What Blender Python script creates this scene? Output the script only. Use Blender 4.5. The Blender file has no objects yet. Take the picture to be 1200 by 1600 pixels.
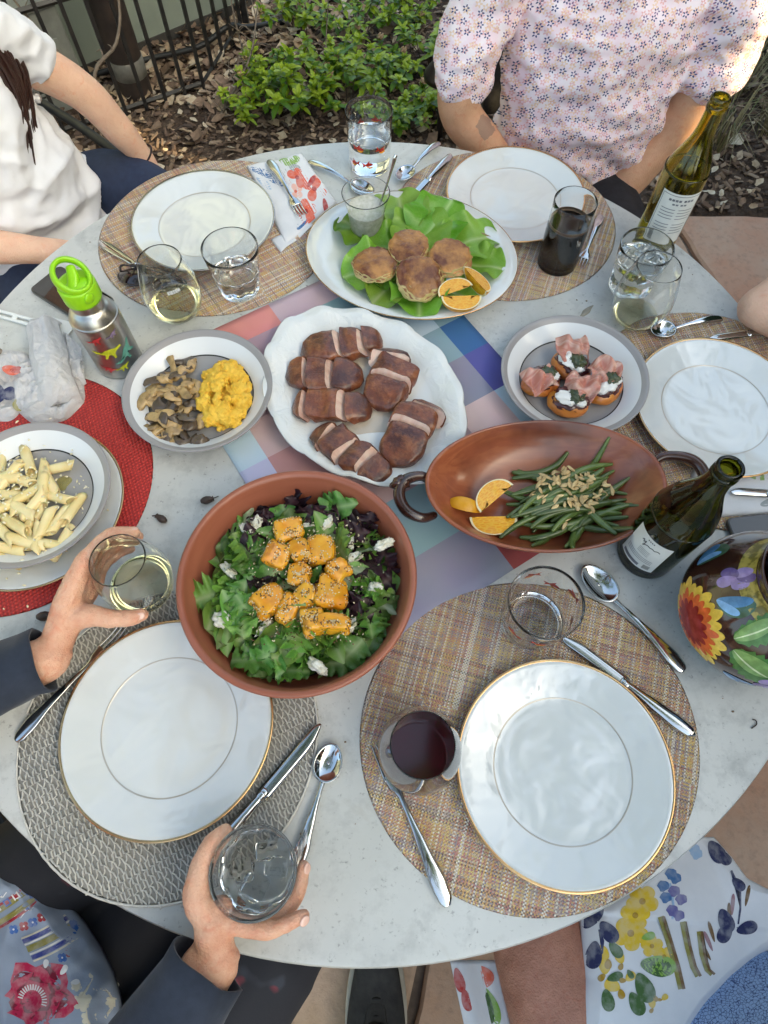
import bpy, bmesh, math, random
import numpy as np
from mathutils import Vector, Matrix, noise, Quaternion
from math import pi, sin, cos, radians, sqrt, atan2, hypot
random.seed(7)
rnd = random.random
def U(a, b): return a + (b - a) * rnd()
SC = bpy.context.scene
COL = SC.collection

# ------------------------------------------------------------------ camera
CF, CTH, CRO = 996.0, radians(64.58), radians(0.44)
CAMP = Vector((0, 0, 1.615))
_fw = Vector((0, cos(CTH), -sin(CTH))); _rt = Vector((1, 0, 0)); _up = _rt.cross(_fw)
RT = cos(CRO) * _rt + sin(CRO) * _up
UP = -sin(CRO) * _rt + cos(CRO) * _up
cd = bpy.data.cameras.new('camera'); cam = bpy.data.objects.new('camera', cd); COL.objects.link(cam)
cam.matrix_world = Matrix(((RT.x, UP.x, -_fw.x, CAMP.x), (RT.y, UP.y, -_fw.y, CAMP.y), (RT.z, UP.z, -_fw.z, CAMP.z), (0, 0, 0, 1)))
cd.sensor_width = 36; cd.sensor_fit = 'AUTO'; cd.lens = CF / 1600 * 36
cd.clip_start = 0.02; cd.clip_end = 400
SC.camera = cam

# ------------------------------------------------------------------ sky, sun, exposure
SUN_EL, SUN_AZ = radians(30), radians(-25)         # azimuth measured from +x towards +y
w = bpy.data.worlds.new('World'); SC.world = w; w.use_nodes = True
nt = w.node_tree; nt.nodes.clear()
sky = nt.nodes.new('ShaderNodeTexSky'); sky.sky_type = 'NISHITA'; sky.sun_disc = False
sky.sun_elevation = SUN_EL; sky.sun_rotation = pi / 2 - SUN_AZ
sky.air_density = 1.0; sky.dust_density = 6.0; sky.ozone_density = 0.3
bg = nt.nodes.new('ShaderNodeBackground'); bg.inputs['Strength'].default_value = 0.15
wo = nt.nodes.new('ShaderNodeOutputWorld')
nt.links.new(sky.outputs[0], bg.inputs[0]); nt.links.new(bg.outputs[0], wo.inputs[0])
sd = bpy.data.lights.new('sun', 'SUN'); sun = bpy.data.objects.new('sun', sd); COL.objects.link(sun)
sd.energy = 2.0; sd.angle = radians(0.6); sd.color = (1, 0.74, 0.44)
sdir = Vector((cos(SUN_EL) * cos(SUN_AZ), cos(SUN_EL) * sin(SUN_AZ), sin(SUN_EL)))
sun.rotation_euler = (-sdir).to_track_quat('-Z', 'Y').to_euler(); sun.location = sdir * 20
vs = SC.view_settings; vs.view_transform = 'Standard'; vs.look = 'None'; vs.gamma = 1.0; vs.use_curve_mapping = False
vs.exposure = 2.18
vs.use_white_balance = True; vs.white_balance_temperature = 6650; vs.white_balance_tint = -2     # the phone's white balance for open shade
cy = SC.cycles
cy.use_denoising = True; cy.max_bounces = 26; cy.transmission_bounces = 26; cy.transparent_max_bounces = 12
cy.diffuse_bounces = 3; cy.glossy_bounces = 6; cy.sample_clamp_indirect = 6.0; cy.caustics_refractive = True; cy.caustics_reflective = True

# ------------------------------------------------------------------ helpers
TZ = 0.74                                         # table top height
TC = Vector((-0.025, 0.561, 0)); TR = 0.72
def ray(u, v): return RT * ((u - 600) / CF) - UP * ((v - 800) / CF) + _fw
def P(u, v, z=TZ):                                # photo point on a horizontal plane at height z
    d = ray(u, v); return CAMP + d * ((z - CAMP.z) / d.z)
def V(*a): return Vector(a)

def lathe(prof, n=48):
    v, f, rings = [], [], []
    for r, z in prof:
        if r < 1e-6: rings.append([len(v)]); v.append((0, 0, z))
        else:
            rings.append(list(range(len(v), len(v) + n)))
            v += [(r * cos(2 * pi * k / n), r * sin(2 * pi * k / n), z) for k in range(n)]
    for a, b in zip(rings, rings[1:]):
        for k in range(n):
            j = (k + 1) % n
            if len(a) == 1 and len(b) == 1: continue
            if len(a) == 1: f.append((a[0], b[j], b[k]))
            elif len(b) == 1: f.append((a[k], a[j], b[0]))
            else: f.append((a[k], a[j], b[j], b[k]))
    return v, f

def crom(pts, rad, sub):
    pts = [Vector(p) for p in pts]
    if not isinstance(rad, list): rad = [rad] * len(pts)            # one radius or one (side, up) pair for the whole tube
    rad = [r if isinstance(r, (tuple, list)) else (r, r) for r in rad]
    if sub <= 1 or len(pts) < 2: return pts, rad
    op, orr = [], []
    n = len(pts)
    for i in range(n - 1):
        p0, p1, p2, p3 = pts[max(i - 1, 0)], pts[i], pts[i + 1], pts[min(i + 2, n - 1)]
        for s in range(sub):
            t = s / sub
            op.append(0.5 * (2 * p1 + (p2 - p0) * t + (2 * p0 - 5 * p1 + 4 * p2 - p3) * t * t + (3 * p1 - p0 - 3 * p2 + p3) * t ** 3))
            e = t * t * (3 - 2 * t)
            orr.append((rad[i][0] * (1 - e) + rad[i + 1][0] * e, rad[i][1] * (1 - e) + rad[i + 1][1] * e))
    op.append(pts[-1]); orr.append(rad[-1])
    return op, orr

def sweep(pts, rad, n=10, sub=1, up=(0, 0, 1), caps=True, closed=False):
    """tube along pts; rad per point r or (side, up)"""
    pts, rad = crom(pts, rad, sub)
    up = Vector(up); v, f = [], []; N = len(pts)
    T = []
    for i in range(N):
        a = pts[(i - 1) % N] if closed else pts[max(i - 1, 0)]
        b = pts[(i + 1) % N] if closed else pts[min(i + 1, N - 1)]
        t = (b - a); T.append(t.normalized() if t.length > 1e-9 else Vector((0, 0, 1)))
    u = up - T[0] * up.dot(T[0])
    if u.length < 1e-3: u = T[0].orthogonal()
    u.normalize()
    for i in range(N):
        u = u - T[i] * u.dot(T[i])
        if u.length < 1e-6: u = T[i].orthogonal()
        u.normalize(); s = T[i].cross(u)
        for k in range(n):
            a = 2 * pi * k / n
            v.append(pts[i] + s * (cos(a) * rad[i][0]) + u * (sin(a) * rad[i][1]))
    for i in range(N if closed else N - 1):
        j = (i + 1) % N
        for k in range(n):
            q = (k + 1) % n
            f.append((i * n + k, i * n + q, j * n + q, j * n + k))
    if caps and not closed:
        for e, sg in ((0, -1), (N - 1, 1)):
            base = e * n; c = pts[e]; r = min(rad[e])
            ring = list(range(base, base + n))
            prev = ring
            for fr, h in ((0.72, 0.62),):
                nr = list(range(len(v), len(v) + n))
                for k in range(n): v.append(c + (v[base + k] - c) * fr + T[e] * (sg * r * h))
                for k in range(n):
                    q = (k + 1) % n
                    f.append((prev[k], prev[q], nr[q], nr[k]) if sg > 0 else (prev[q], prev[k], nr[k], nr[q]))
                prev = nr
            v.append(c + T[e] * (sg * r * 0.9)); t = len(v) - 1
            for k in range(n):
                q = (k + 1) % n
                f.append((prev[k], prev[q], t) if sg > 0 else (prev[q], prev[k], t))
    return v, f

def grid(fn, nu, nv, closeu=False):
    v = [fn(i / (nu if closeu else nu), j / nv) for j in range(nv + 1) for i in range(nu + (0 if closeu else 1))]
    W = nu + (0 if closeu else 1); f = []
    for j in range(nv):
        for i in range(nu):
            q = (i + 1) % W
            f.append((j * W + i, j * W + q, (j + 1) * W + q, (j + 1) * W + i))
    return v, f

_ico = {}
def ico(sub):
    if sub not in _ico:
        bm = bmesh.new(); bmesh.ops.create_icosphere(bm, subdivisions=sub, radius=1)
        bm.verts.index_update()
        _ico[sub] = ([v.co.copy() for v in bm.verts], [tuple(x.index for x in f.verts) for f in bm.faces]); bm.free()
    return _ico[sub]
def blob(c=(0, 0, 0), r=(1, 1, 1), sub=3, amp=0.0, sc=1.0, seed=0, flat=None, oct=2):
    """lumpy ellipsoid; flat = height below which it is cut level"""
    c = Vector(c); r = Vector(r) if hasattr(r, '__len__') else Vector((r, r, r))
    V0, F = ico(sub); o = []
    s = Vector((seed * 3.1, seed * 1.7, seed * 5.3))
    for p in V0:
        k = 1 + amp * sum(noise.noise(p * sc * 2 ** i + s) / 1.6 ** i for i in range(oct))
        q = Vector((p.x * r.x, p.y * r.y, p.z * r.z)) * k
        if flat is not None and q.z < flat: q.z = flat + (q.z - flat) * 0.08
        o.append(c + q)
    return o, F
def box(x0, x1, y0, y1, z0, z1):
    v = [(x, y, z) for z in (z0, z1) for y in (y0, y1) for x in (x0, x1)]
    return v, [(0, 2, 3, 1), (4, 5, 7, 6), (0, 1, 5, 4), (2, 6, 7, 3), (0, 4, 6, 2), (1, 3, 7, 5)]
def join(*vfs):
    v, f = [], []
    for a, b in vfs:
        o = len(v); v += list(a); f += [tuple(i + o for i in q) for q in b]
    return v, f
def xf(vf, M):
    return [M @ Vector(p) for p in vf[0]], vf[1]
def shift(vf, d):
    d = Vector(d); return [Vector(p) + d for p in vf[0]], vf[1]
def RZ(a): return Matrix.Rotation(a, 4, 'Z')
def RX(a): return Matrix.Rotation(a, 4, 'X')
def RY(a): return Matrix.Rotation(a, 4, 'Y')
def TR_(*a): return Matrix.Translation(Vector(a) if len(a) == 3 else a[0])

def mesh(name, vf, mats, smooth=True, mi=None):
    me = bpy.data.meshes.new(name)
    me.from_pydata([tuple(p) for p in vf[0]], [], [tuple(q) for q in vf[1]])
    for m in (mats if isinstance(mats, (list, tuple)) else [mats]): me.materials.append(m)
    if mi is not None: me.polygons.foreach_set('material_index', mi)
    if smooth: me.polygons.foreach_set('use_smooth', [True] * len(me.polygons))
    me.update()
    return me
def tag(o, label=None, cat=None, group=None, kind=None):
    if label: o['label'] = label
    if cat: o['category'] = cat
    if group: o['group'] = group
    if kind: o['kind'] = kind
    return o
def thing(name, label, cat, loc=(0, 0, 0), rz=0, group=None):
    o = bpy.data.objects.new(name, None); COL.objects.link(o)
    o.location = loc; o.rotation_euler = (0, 0, rz); o.empty_display_size = 0.05
    return tag(o, label, cat, group)
def ob(name, me, parent=None, loc=None, rot=None, **k):
    o = bpy.data.objects.new(name, me); COL.objects.link(o)
    if parent: o.parent = parent
    if loc is not None: o.location = loc
    if rot is not None: o.rotation_euler = rot
    return tag(o, **k)
def mk(name, vf, mat, parent=None, smooth=True, mi=None, loc=None, rot=None, sub=0, solid=0, bevel=0, world=False, auto=None, **k):
    if world and parent: vf = xf(vf, parent_inv(parent))
    me = mesh(name, vf, mat, smooth, mi)
    o = ob(name, me, parent, loc, rot, **k)
    if bevel:
        m = o.modifiers.new('b', 'BEVEL'); m.width = bevel; m.segments = 2; m.limit_method = 'ANGLE'
    if solid:
        m = o.modifiers.new('s', 'SOLIDIFY'); m.thickness = solid; m.offset = 0
    if sub:
        m = o.modifiers.new('u', 'SUBSURF'); m.levels = sub; m.render_levels = sub
    if auto:
        me.set_sharp_from_angle(angle=radians(auto))
    return o
def parent_inv(p):
    M = Matrix.Translation(p.location) @ p.rotation_euler.to_matrix().to_4x4()
    if p.parent:
        q = p.parent; M = Matrix.Translation(q.location) @ q.rotation_euler.to_matrix().to_4x4() @ M
    return M.inverted()
def organic_vf(parts, voxel, smooth=8, disp=None):
    """one continuous surface grown from overlapping tubes and blobs"""
    me = mesh('tmp', join(*parts), [])
    o = bpy.data.objects.new('tmp', me); COL.objects.link(o)
    m = o.modifiers.new('r', 'REMESH'); m.mode = 'VOXEL'; m.voxel_size = voxel
    if smooth:
        s = o.modifiers.new('s', 'SMOOTH'); s.iterations = smooth; s.factor = 0.5
    dg = bpy.context.evaluated_depsgraph_get(); dg.update()
    ev = o.evaluated_get(dg); src = ev.to_mesh()
    n = len(src.vertices)
    co = np.empty(n * 3, 'f'); src.vertices.foreach_get('co', co)
    no = np.empty(n * 3, 'f'); src.vertices.foreach_get('normal', no)
    fs = [tuple(p.vertices) for p in src.polygons]
    vs_ = [Vector(c) for c in co.reshape(-1, 3)]
    if disp:
        nn = no.reshape(-1, 3)
        vs_ = [p + Vector(nn[i]) * disp(p, Vector(nn[i])) for i, p in enumerate(vs_)]
    ev.to_mesh_clear(); bpy.data.objects.remove(o); bpy.data.meshes.remove(me)
    return vs_, fs
def organic(name, parts, voxel, mat, parent=None, smooth=8, disp=None, world=True, **k):
    return mk(name, organic_vf(parts, voxel, smooth, disp), mat, parent, world=world, **k)

# ------------------------------------------------------------------ materials
def rgb(r, g, b):                                 # 0..255 display colour to linear
    return tuple((c / 12.92 if c <= 0.04045 else ((c + 0.055) / 1.055) ** 2.4) for c in (r / 255, g / 255, b / 255))
class N:
    """small node-graph helper"""
    def __init__(s, name):
        s.m = bpy.data.materials.new(name); s.m.use_nodes = True; s.t = s.m.node_tree
        s.t.nodes.clear()
        s.b = s.t.nodes.new('ShaderNodeBsdfPrincipled'); s.o = s.t.nodes.new('ShaderNodeOutputMaterial')
        s.t.links.new(s.b.outputs[0], s.o.inputs[0]); s._tc = None
    def n(s, ty, **k):
        x = s.t.nodes.new('ShaderNode' + ty)
        for a, b in k.items(): setattr(x, a, b)
        return x
    def put(s, sock, val):
        if val is None: return
        if isinstance(val, bpy.types.NodeSocket): s.t.links.new(val, sock)
        elif isinstance(val, (tuple, list)) and len(val) == 3 and sock.type == 'RGBA': sock.default_value = (*val, 1)
        else: sock.default_value = val
    def set(s, **k):
        al = dict(col='Base Color', rough='Roughness', metal='Metallic', trans='Transmission Weight', ior='IOR', coat='Coat Weight', crough='Coat Roughness',
                  normal='Normal', sss='Subsurface Weight', sssr='Subsurface Radius', ssss='Subsurface Scale', sheen='Sheen Weight', spec='Specular IOR Level', alpha='Alpha', emit='Emission Strength', ecol='Emission Color')
        for a, b in k.items(): s.put(s.b.inputs[al[a]], b)
        return s
    @property
    def tc(s):
        if not s._tc: s._tc = s.n('TexCoord')
        return s._tc.outputs['Object']
    def math(s, op, a, b=None, c=None, clamp=False):
        x = s.n('Math', operation=op, use_clamp=clamp)
        s.put(x.inputs[0], a); s.put(x.inputs[1], b); s.put(x.inputs[2], c)
        return x.outputs[0]
    def vmath(s, op, a, b=None, sc=None):
        x = s.n('VectorMath', operation=op); s.put(x.inputs[0], a); s.put(x.inputs[1], b)
        if sc is not None: s.put(x.inputs['Scale'], sc)
        return x.outputs['Value'] if op in ('LENGTH', 'DOT_PRODUCT', 'DISTANCE') else x.outputs[0]
    def map(s, scale=(1, 1, 1), rot=(0, 0, 0), loc=(0, 0, 0), v=None):
        x = s.n('Mapping'); s.put(x.inputs[0], v or s.tc)
        x.inputs['Location'].default_value = loc; x.inputs['Rotation'].default_value = rot; x.inputs['Scale'].default_value = scale
        return x.outputs[0]
    def noise(s, scale, detail=3, rough=.55, v=None, dist=0, col=False, w=None):
        x = s.n('TexNoise')
        if w is not None: x.noise_dimensions = '4D'; s.put(x.inputs['W'], w)
        s.put(x.inputs['Vector'], v or s.tc); x.inputs['Scale'].default_value = scale
        x.inputs['Detail'].default_value = detail; x.inputs['Roughness'].default_value = rough; x.inputs['Distortion'].default_value = dist
        return x.outputs[1 if col else 0]
    def vor(s, scale, v=None, feature='F1', out='Distance', rand=1, dims='3D'):
        x = s.n('TexVoronoi', feature=feature, voronoi_dimensions=dims)
        s.put(x.inputs['Vector'], v or s.tc); x.inputs['Scale'].default_value = scale; x.inputs['Randomness'].default_value = rand
        return x.outputs[out]
    def ramp(s, fac, stops, interp='LINEAR'):
        x = s.n('ValToRGB'); x.color_ramp.interpolation = interp; e = x.color_ramp.elements
        while len(e) < len(stops): e.new(1)
        for i, (p, c) in enumerate(stops):
            e[i].position = p; e[i].color = (*(c if hasattr(c, '__len__') else (c, c, c)), 1)
        s.put(x.inputs[0], fac); return x.outputs[0]
    def mix(s, fac, a, b, blend='MIX'):
        x = s.n('Mix', data_type='RGBA', blend_type=blend)
        s.put(x.inputs[0], fac); s.put(x.inputs[6], a); s.put(x.inputs[7], b); return x.outputs[2]
    def rand(s):
        return s.n('ObjectInfo').outputs['Random']
    def sep(s, v=None):
        x = s.n('SeparateXYZ'); s.put(x.inputs[0], v or s.tc); return x.outputs
    def comb(s, a, b, c=0):
        x = s.n('CombineXYZ'); s.put(x.inputs[0], a); s.put(x.inputs[1], b); s.put(x.inputs[2], c); return x.outputs[0]
    def bump(s, h, strength=.3, dist=.002, nrm=None):
        x = s.n('Bump'); s.put(x.inputs['Height'], h); x.inputs['Strength'].default_value = strength; x.inputs['Distance'].default_value = dist
        s.put(x.inputs['Normal'], nrm); return x.outputs[0]
def simple(name, col, rough=.5, col2=None, ns=20, nd=4, lo=.35, hi=.65, bump=0, bs=60, bd=.002, var=0, **k):
    """plain principled material: two colours mixed by noise, noise bump, per-object value change"""
    g = N(name); c = col; w = g.math('MULTIPLY', g.rand(), 20)
    if col2: c = g.mix(g.ramp(g.noise(ns, nd, w=w), [(lo, 0), (hi, 1)]), col, col2)
    if var:
        h = g.n('HueSaturation'); g.put(h.inputs['Color'], c); h.inputs['Hue'].default_value = .5
        g.put(h.inputs['Value'], g.math('MULTIPLY_ADD', g.rand(), 2 * var, 1 - var)); c = h.outputs[0]
    g.set(col=c, rough=rough, **k)
    if bump: g.set(normal=g.bump(g.noise(bs, 4, w=w), bump, bd))
    return g.m
# ================================================================== THE SETTING
g = N('mulch soil'); a = g.noise(9, 6, .7); b = g.vor(60)
c = g.mix(g.ramp(a, [(.35, 0), (.7, 1)]), (.055, .036, .026), (.13, .09, .065))
c = g.mix(g.ramp(g.vor(55, out='Color'), [(.75, 0), (.85, 1)]), c, (.16, .115, .08))
g.set(col=c, rough=.95, spec=.2, normal=g.bump(g.math('ADD', a, b), .8, .02)); m_soil = g.m
def gz(x, y):
    return 0.03 * noise.noise(Vector((x * 1.3, y * 1.3, 0))) + 0.012 * noise.noise(Vector((x * 6, y * 6, 3)))
def bed_edge(x):                                  # paving ends, planting bed begins
    return 1.93 + 0.10 * (x - 1.2) if x > 0.3 else 1.62 + 0.16 * (x + 1.0)
# ground: one sheet to the horizon, finer near the table
xs = [-150, -60, -20, -8] + [-3.2 + i * .1 for i in range(65)] + [8, 20, 60, 150]
ys = [-150, -60, -20, -8] + [-2 + i * .1 for i in range(68)] + [8, 20, 60, 150]
v = []
for y in ys:
    for x in xs:
        h = gz(x, y) if (abs(x) < 3.3 and -2 < y < 5) else 0
        d = y - bed_edge(x)
        v.append((x, y, h - .03 if d < 0.05 else h + .012))
W = len(xs)
mk('ground', (v, [(j * W + i, j * W + i + 1, (j + 1) * W + i + 1, (j + 1) * W + i) for j in range(len(ys) - 1) for i in range(W - 1)]), m_soil, kind='structure', label='dark mulched earth around and behind the patio')

# patio of irregular flagstones
g = N('flagstone'); r = g.rand(); w_ = g.math('MULTIPLY', r, 30)
a = g.noise(5, 6, .65, w=w_); b = g.noise(45, 5, .7, w=w_)
c = g.ramp(r, [(0, (.50, .215, .14)), (.3, (.43, .295, .175)), (.55, (.52, .25, .165)), (.8, (.45, .33, .18)), (1, (.40, .27, .17))])
c = g.mix(g.ramp(a, [(.35, 0), (.7, 1)]), c, (.50, .36, .27)); c = g.mix(g.ramp(b, [(.5, 0), (.8, .5)]), c, (.14, .10, .08))
g.set(col=c, rough=.8, normal=g.bump(g.math('ADD', a, g.math('MULTIPLY', b, .3)), .6, .012)); m_flag = g.m
m_joint = simple('sand joint', (.20, .15, .11), .95, (.10, .075, .06), 30, bump=.6, bs=120)
pv = []
for i in range(41):
    x = -4 + i * .2; pv.append((x, bed_edge(x) + .02))
vv = [(x, -4, .0) for x, y in pv] + [(x, y, .0) for x, y in pv]
patio = mk('patio', (vv, [(i, i + 1, 42 + i, 41 + i) for i in range(40)]), m_joint, kind='structure', label='patio of irregular tan and reddish flagstones under the table')
def clip(poly, px, py, nx, ny):
    out = []
    for i in range(len(poly)):
        a, b = poly[i], poly[(i + 1) % len(poly)]
        da = (a[0] - px) * nx + (a[1] - py) * ny; db = (b[0] - px) * nx + (b[1] - py) * ny
        if da <= 0: out.append(a)
        if da * db < 0:
            t = da / (da - db); out.append((a[0] + (b[0] - a[0]) * t, a[1] + (b[1] - a[1]) * t))
    return out
R2 = random.Random(5); seeds = []
for j in range(-6, 8):
    for i in range(-8, 9):
        x = i * .46 + (j % 2) * .23 + R2.uniform(-.15, .15); y = j * .40 + .05 + R2.uniform(-.13, .13)
        if y < bed_edge(x) - .04 and -2.4 < y and abs(x) < 3.2: seeds.append((x, y))
def stone(poly, z0=-.02, top=.022, seed=0):
    """bevelled, slightly uneven slab"""
    cx = sum(p[0] for p in poly) / len(poly); cy_ = sum(p[1] for p in poly) / len(poly)
    P2 = []
    for i in range(len(poly)):                    # subdivide and roughen the outline
        a, b = poly[i], poly[(i + 1) % len(poly)]; L = hypot(b[0] - a[0], b[1] - a[1]); k = max(1, int(L / .06))
        for s in range(k):
            t = s / k; x = a[0] + (b[0] - a[0]) * t; y = a[1] + (b[1] - a[1]) * t
            n_ = noise.noise(Vector((x * 9, y * 9, seed))) * .012
            d = max(hypot(x - cx, y - cy_), .02); P2.append((x + (x - cx) / d * n_, y + (y - cy_) / d * n_))
    n = len(P2); v = []
    for s, z in ((1, z0), (1, top - .008), (.97, top), (.6, top + .002)):
        for x, y in P2:
            X = cx + (x - cx) * s; Y = cy_ + (y - cy_) * s
            v.append((X - cx, Y - cy_, z + (0 if z < 0 else .004 * noise.noise(Vector((X * 7, Y * 7, seed))))))
    v.append((0, 0, top + .002)); f = []
    for r_ in range(3):
        for k in range(n): q = (k + 1) % n; f.append((r_ * n + k, r_ * n + q, (r_ + 1) * n + q, (r_ + 1) * n + k))
    for k in range(n): f.append((3 * n + k, 3 * n + (k + 1) % n, 4 * n))
    return (v, f), (cx, cy_, 0)
for i, s in enumerate(seeds):
    poly = [(s[0] - .6, s[1] - .6), (s[0] + .6, s[1] - .6), (s[0] + .6, s[1] + .6), (s[0] - .6, s[1] + .6)]
    for t in seeds:
        if t is s: continue
        dx, dy = t[0] - s[0], t[1] - s[1]; L = hypot(dx, dy)
        if L < 1.3: poly = clip(poly, (s[0] + t[0]) / 2 - dx / L * .011, (s[1] + t[1]) / 2 - dy / L * .011, dx / L, dy / L)
    poly = clip(poly, s[0], bed_edge(s[0]), 0, 1)
    if len(poly) < 3: continue
    vf, c = stone(poly, seed=i)
    mk('flagstone', vf, m_flag, patio, smooth=False, loc=c, auto=None)

# sage green house wall behind the fence
dW = Vector((.78, .63, 0)).normalized(); nW = Vector((dW.y, -dW.x, 0))
m_sage = simple('sage stucco', (.30, .345, .285), .9, (.34, .385, .32), 6, bump=.25, bs=160, bd=.003)
m_found = simple('concrete footing', (.09, .085, .075), .9, (.05, .045, .04), 12, bump=.3)
w0 = Vector((-1.058, 2.888, 0))
hw = thing('house', 'sage green stucco house wall behind the black fence', 'house', w0, atan2(dW.y, dW.x))
mk('wall', box(-4.5, .62, 0, .3, .05, 3.2), m_sage, hw, smooth=False)
mk('footing', box(-4.5, .62, -.006, .3, -.1, .05), m_found, hw, smooth=False)
mk('roof', box(-4.7, .9, -.45, .8, 3.2, 3.34), m_found, hw, smooth=False)

# black metal fence
m_blk = simple('black painted iron', (.012, .012, .013), .45, (.03, .027, .025), 30, bump=.15, bs=150)
fa, fb, fc = Vector((-2.06, 1.83, 0)), Vector((-.735, 2.625, 0)), Vector((-.63, 3.05, 0))
fen = thing('metal_fence', 'black iron picket fence in front of the green wall', 'fence', fb)
def rod(a, b, r, n=8): return sweep([a, b], r, n)
pick_me = None
def fseg(a, b, n, skip0=False):
    for i in range(n + 1):
        if skip0 and i == 0: continue
        p = a.lerp(b, i / n) - fb
        global pick_me
        if pick_me is None: pick_me = mesh('picket', box(-.0065, .0065, -.0065, .0065, .0, 1.22), m_blk, False)
        ob('picket', pick_me, fen, loc=p, rot=(0, 0, radians(32)))
    for z in (.055, .44, 1.15):
        d = (b - a).normalized(); mk('rail', sweep([a - fb + V(0, 0, z), b - fb + V(0, 0, z)], (.006, .010), 4), m_blk, fen, smooth=False)
fseg(fa, fb, 19); fseg(fb, fc, 4, True)
mk('post', box(-.0125, .0125, -.0125, .0125, 0, 1.3), m_blk, fen, smooth=False, loc=fc - fb + V(.02, .03, 0))

# brown downpipe post with a pale band
m_pipe = simple('brown weathered pipe', (.055, .036, .028), .7, (.028, .02, .017), 14, bump=.3, bs=60)
m_band = simple('grey worn tape', (.24, .23, .20), .6, (.15, .14, .12), 25)
pp = thing('drain_pipe', 'thick dark brown pipe with a pale grey band behind the fence', 'pipe', (-1.0, 2.6, 0))
mk('pipe', lathe([(.062, -.05), (.062, 2.9)], 24), m_pipe, pp)
mk('band', lathe([(.0615, .10), (.0645, .102), (.0645, .165), (.0615, .167)], 24), m_band, pp)
mk('collar', lathe([(.0615, .47), (.071, .475), (.071, .54), (.0615, .545)], 24), m_pipe, pp)
# utility box with a mesh vent
m_box = simple('grey galvanised metal', (.30, .31, .28), .5, (.22, .23, .21), 18, bump=.1)
m_hole = simple('dark vent mesh', (.02, .022, .02), .7)
ub = thing('utility_box', 'grey metal utility box with a dark mesh vent by the wall', 'utility box', (-1.33, 2.56, 0), radians(36))
mk('cabinet', box(-.13, .13, -.10, .12, .0, .36), m_box, ub, smooth=False, bevel=.006)
mk('vent_frame', join(box(-.09, .09, -.108, -.1, .08, .095), box(-.09, .09, -.108, -.1, .25, .265), box(-.09, -.075, -.108, -.1, .095, .25), box(.075, .09, -.108, -.1, .095, .25)), m_box, ub, smooth=False)
mk('vent_mesh', box(-.075, .075, -.104, -.1, .095, .25), m_hole, ub, smooth=False)
for i in range(6): mk('vent_slat', box(-.075, .075, -.109, -.103, .105 + i * .024, .113 + i * .024), m_box, ub, smooth=False)
mk('lid', box(-.14, .14, -.115, .13, .362, .38), m_box, ub, smooth=False, bevel=.005)
mk('screw', shift(xf(lathe([(0, 0), (.008, 0), (.008, .004), (0, .006)], 10), RX(pi / 2)), (.05, -.108, .30)), m_box, ub)
# black irrigation hose on the ground
m_hose = simple('black rubber hose', (.016, .016, .016), .5)
mk('garden_hose', sweep([(-1.25, 2.62, .06), (-1.0, 2.78, .05), (-.78, 2.86, .06), (-.66, 2.95, .09), (-.60, 3.02, .05), (-.45, 3.1, .03)], .011, 8, 6), m_hose,
   label='thin black irrigation hose lying along the foot of the green wall', cat='hose')

# bark chips and dry leaves: uncountable litter
def scatter(n, reg, fn):
    v, f, mi = [], [], []
    while len(mi) < n or n < 0:
        x, y = U(*reg[0]), U(*reg[1])
        if y < bed_edge(x) + .03 or (Vector((x, y, 0)) - w0).dot(nW) < .0: 
            if rnd() < .0002: break
            continue
        a, b, k = fn(x, y); o = len(v); v += a; f += [tuple(i + o for i in q) for q in b]; mi += [k] * len(b)
    return v, f, mi
chipm = [simple('bark chip', c, .9) for c in ((.14, .088, .06), (.22, .15, .10), (.32, .235, .165), (.08, .055, .042))]
def chip(x, y):
    L, w_, h = U(.008, .026), U(.004, .011), U(.002, .006)
    M = TR_(x, y, gz(x, y) + .014 + U(0, .012)) @ RZ(U(0, 7)) @ RX(U(-.5, .5)) @ RY(U(-.5, .5))
    a = [M @ Vector(p) for p in ((-L, -w_ * .6, 0), (L * .8, -w_, 0), (L, w_ * .7, 0), (-L * .8, w_, 0), (-L * .8, -w_ * .4, h), (L * .7, -w_ * .7, h), (L * .8, w_ * .5, h), (-L * .6, w_ * .7, h))]
    return a, [(4, 5, 6, 7), (0, 1, 5, 4), (1, 2, 6, 5), (2, 3, 7, 6), (3, 0, 4, 7)], random.choice((0, 0, 1, 1, 2, 3))
v, f, mi = scatter(42000, ((-2.3, 2.4), (1.55, 3.7)), chip)
mk('bark_mulch', (v, f), chipm, smooth=False, mi=mi, kind='stuff', label='layer of small dark bark chips covering the planting bed')
leafm = [simple('dry leaf', c, .7, c2, 60) for c, c2 in (((.44, .32, .20), (.30, .205, .125)), ((.56, .45, .31), (.42, .31, .20)), ((.27, .175, .115), (.17, .11, .072)), ((.64, .56, .43), (.50, .40, .28)))]
def dleaf(x, y, s=None):
    s = s or U(.013, .034); cu = U(-.6, .9); tw = U(-.5, .5); wd = U(.4, .75); jag = U(0, 6)
    M = TR_(x, y, gz(x, y) + .018 + U(0, .022)) @ RZ(U(0, 7)) @ RX(U(-.6, .6)) @ RY(U(-.6, .6))
    a, b = [], []
    for i in range(5):
        t = i / 4; wv = sin(pi * min(t * .93 + .07, 1)) ** .7 * s * wd * (1 + .25 * sin(t * 9 + jag)) + .0006
        z = cu * s * (t - .5) ** 2 * 2
        for k in (-1, 0, 1): a.append(M @ Vector(((t - .5) * 2 * s, k * wv, z + abs(k) * wv * .35 * (1 if cu > 0 else -1) + k * tw * s * .3 * (t - .5))))
    for i in range(4):
        for k in range(2): b.append((i * 3 + k, i * 3 + k + 1, i * 3 + k + 4, i * 3 + k + 3))
    return a, b, random.choice((0, 0, 1, 1, 2, 2, 2, 3))
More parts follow.
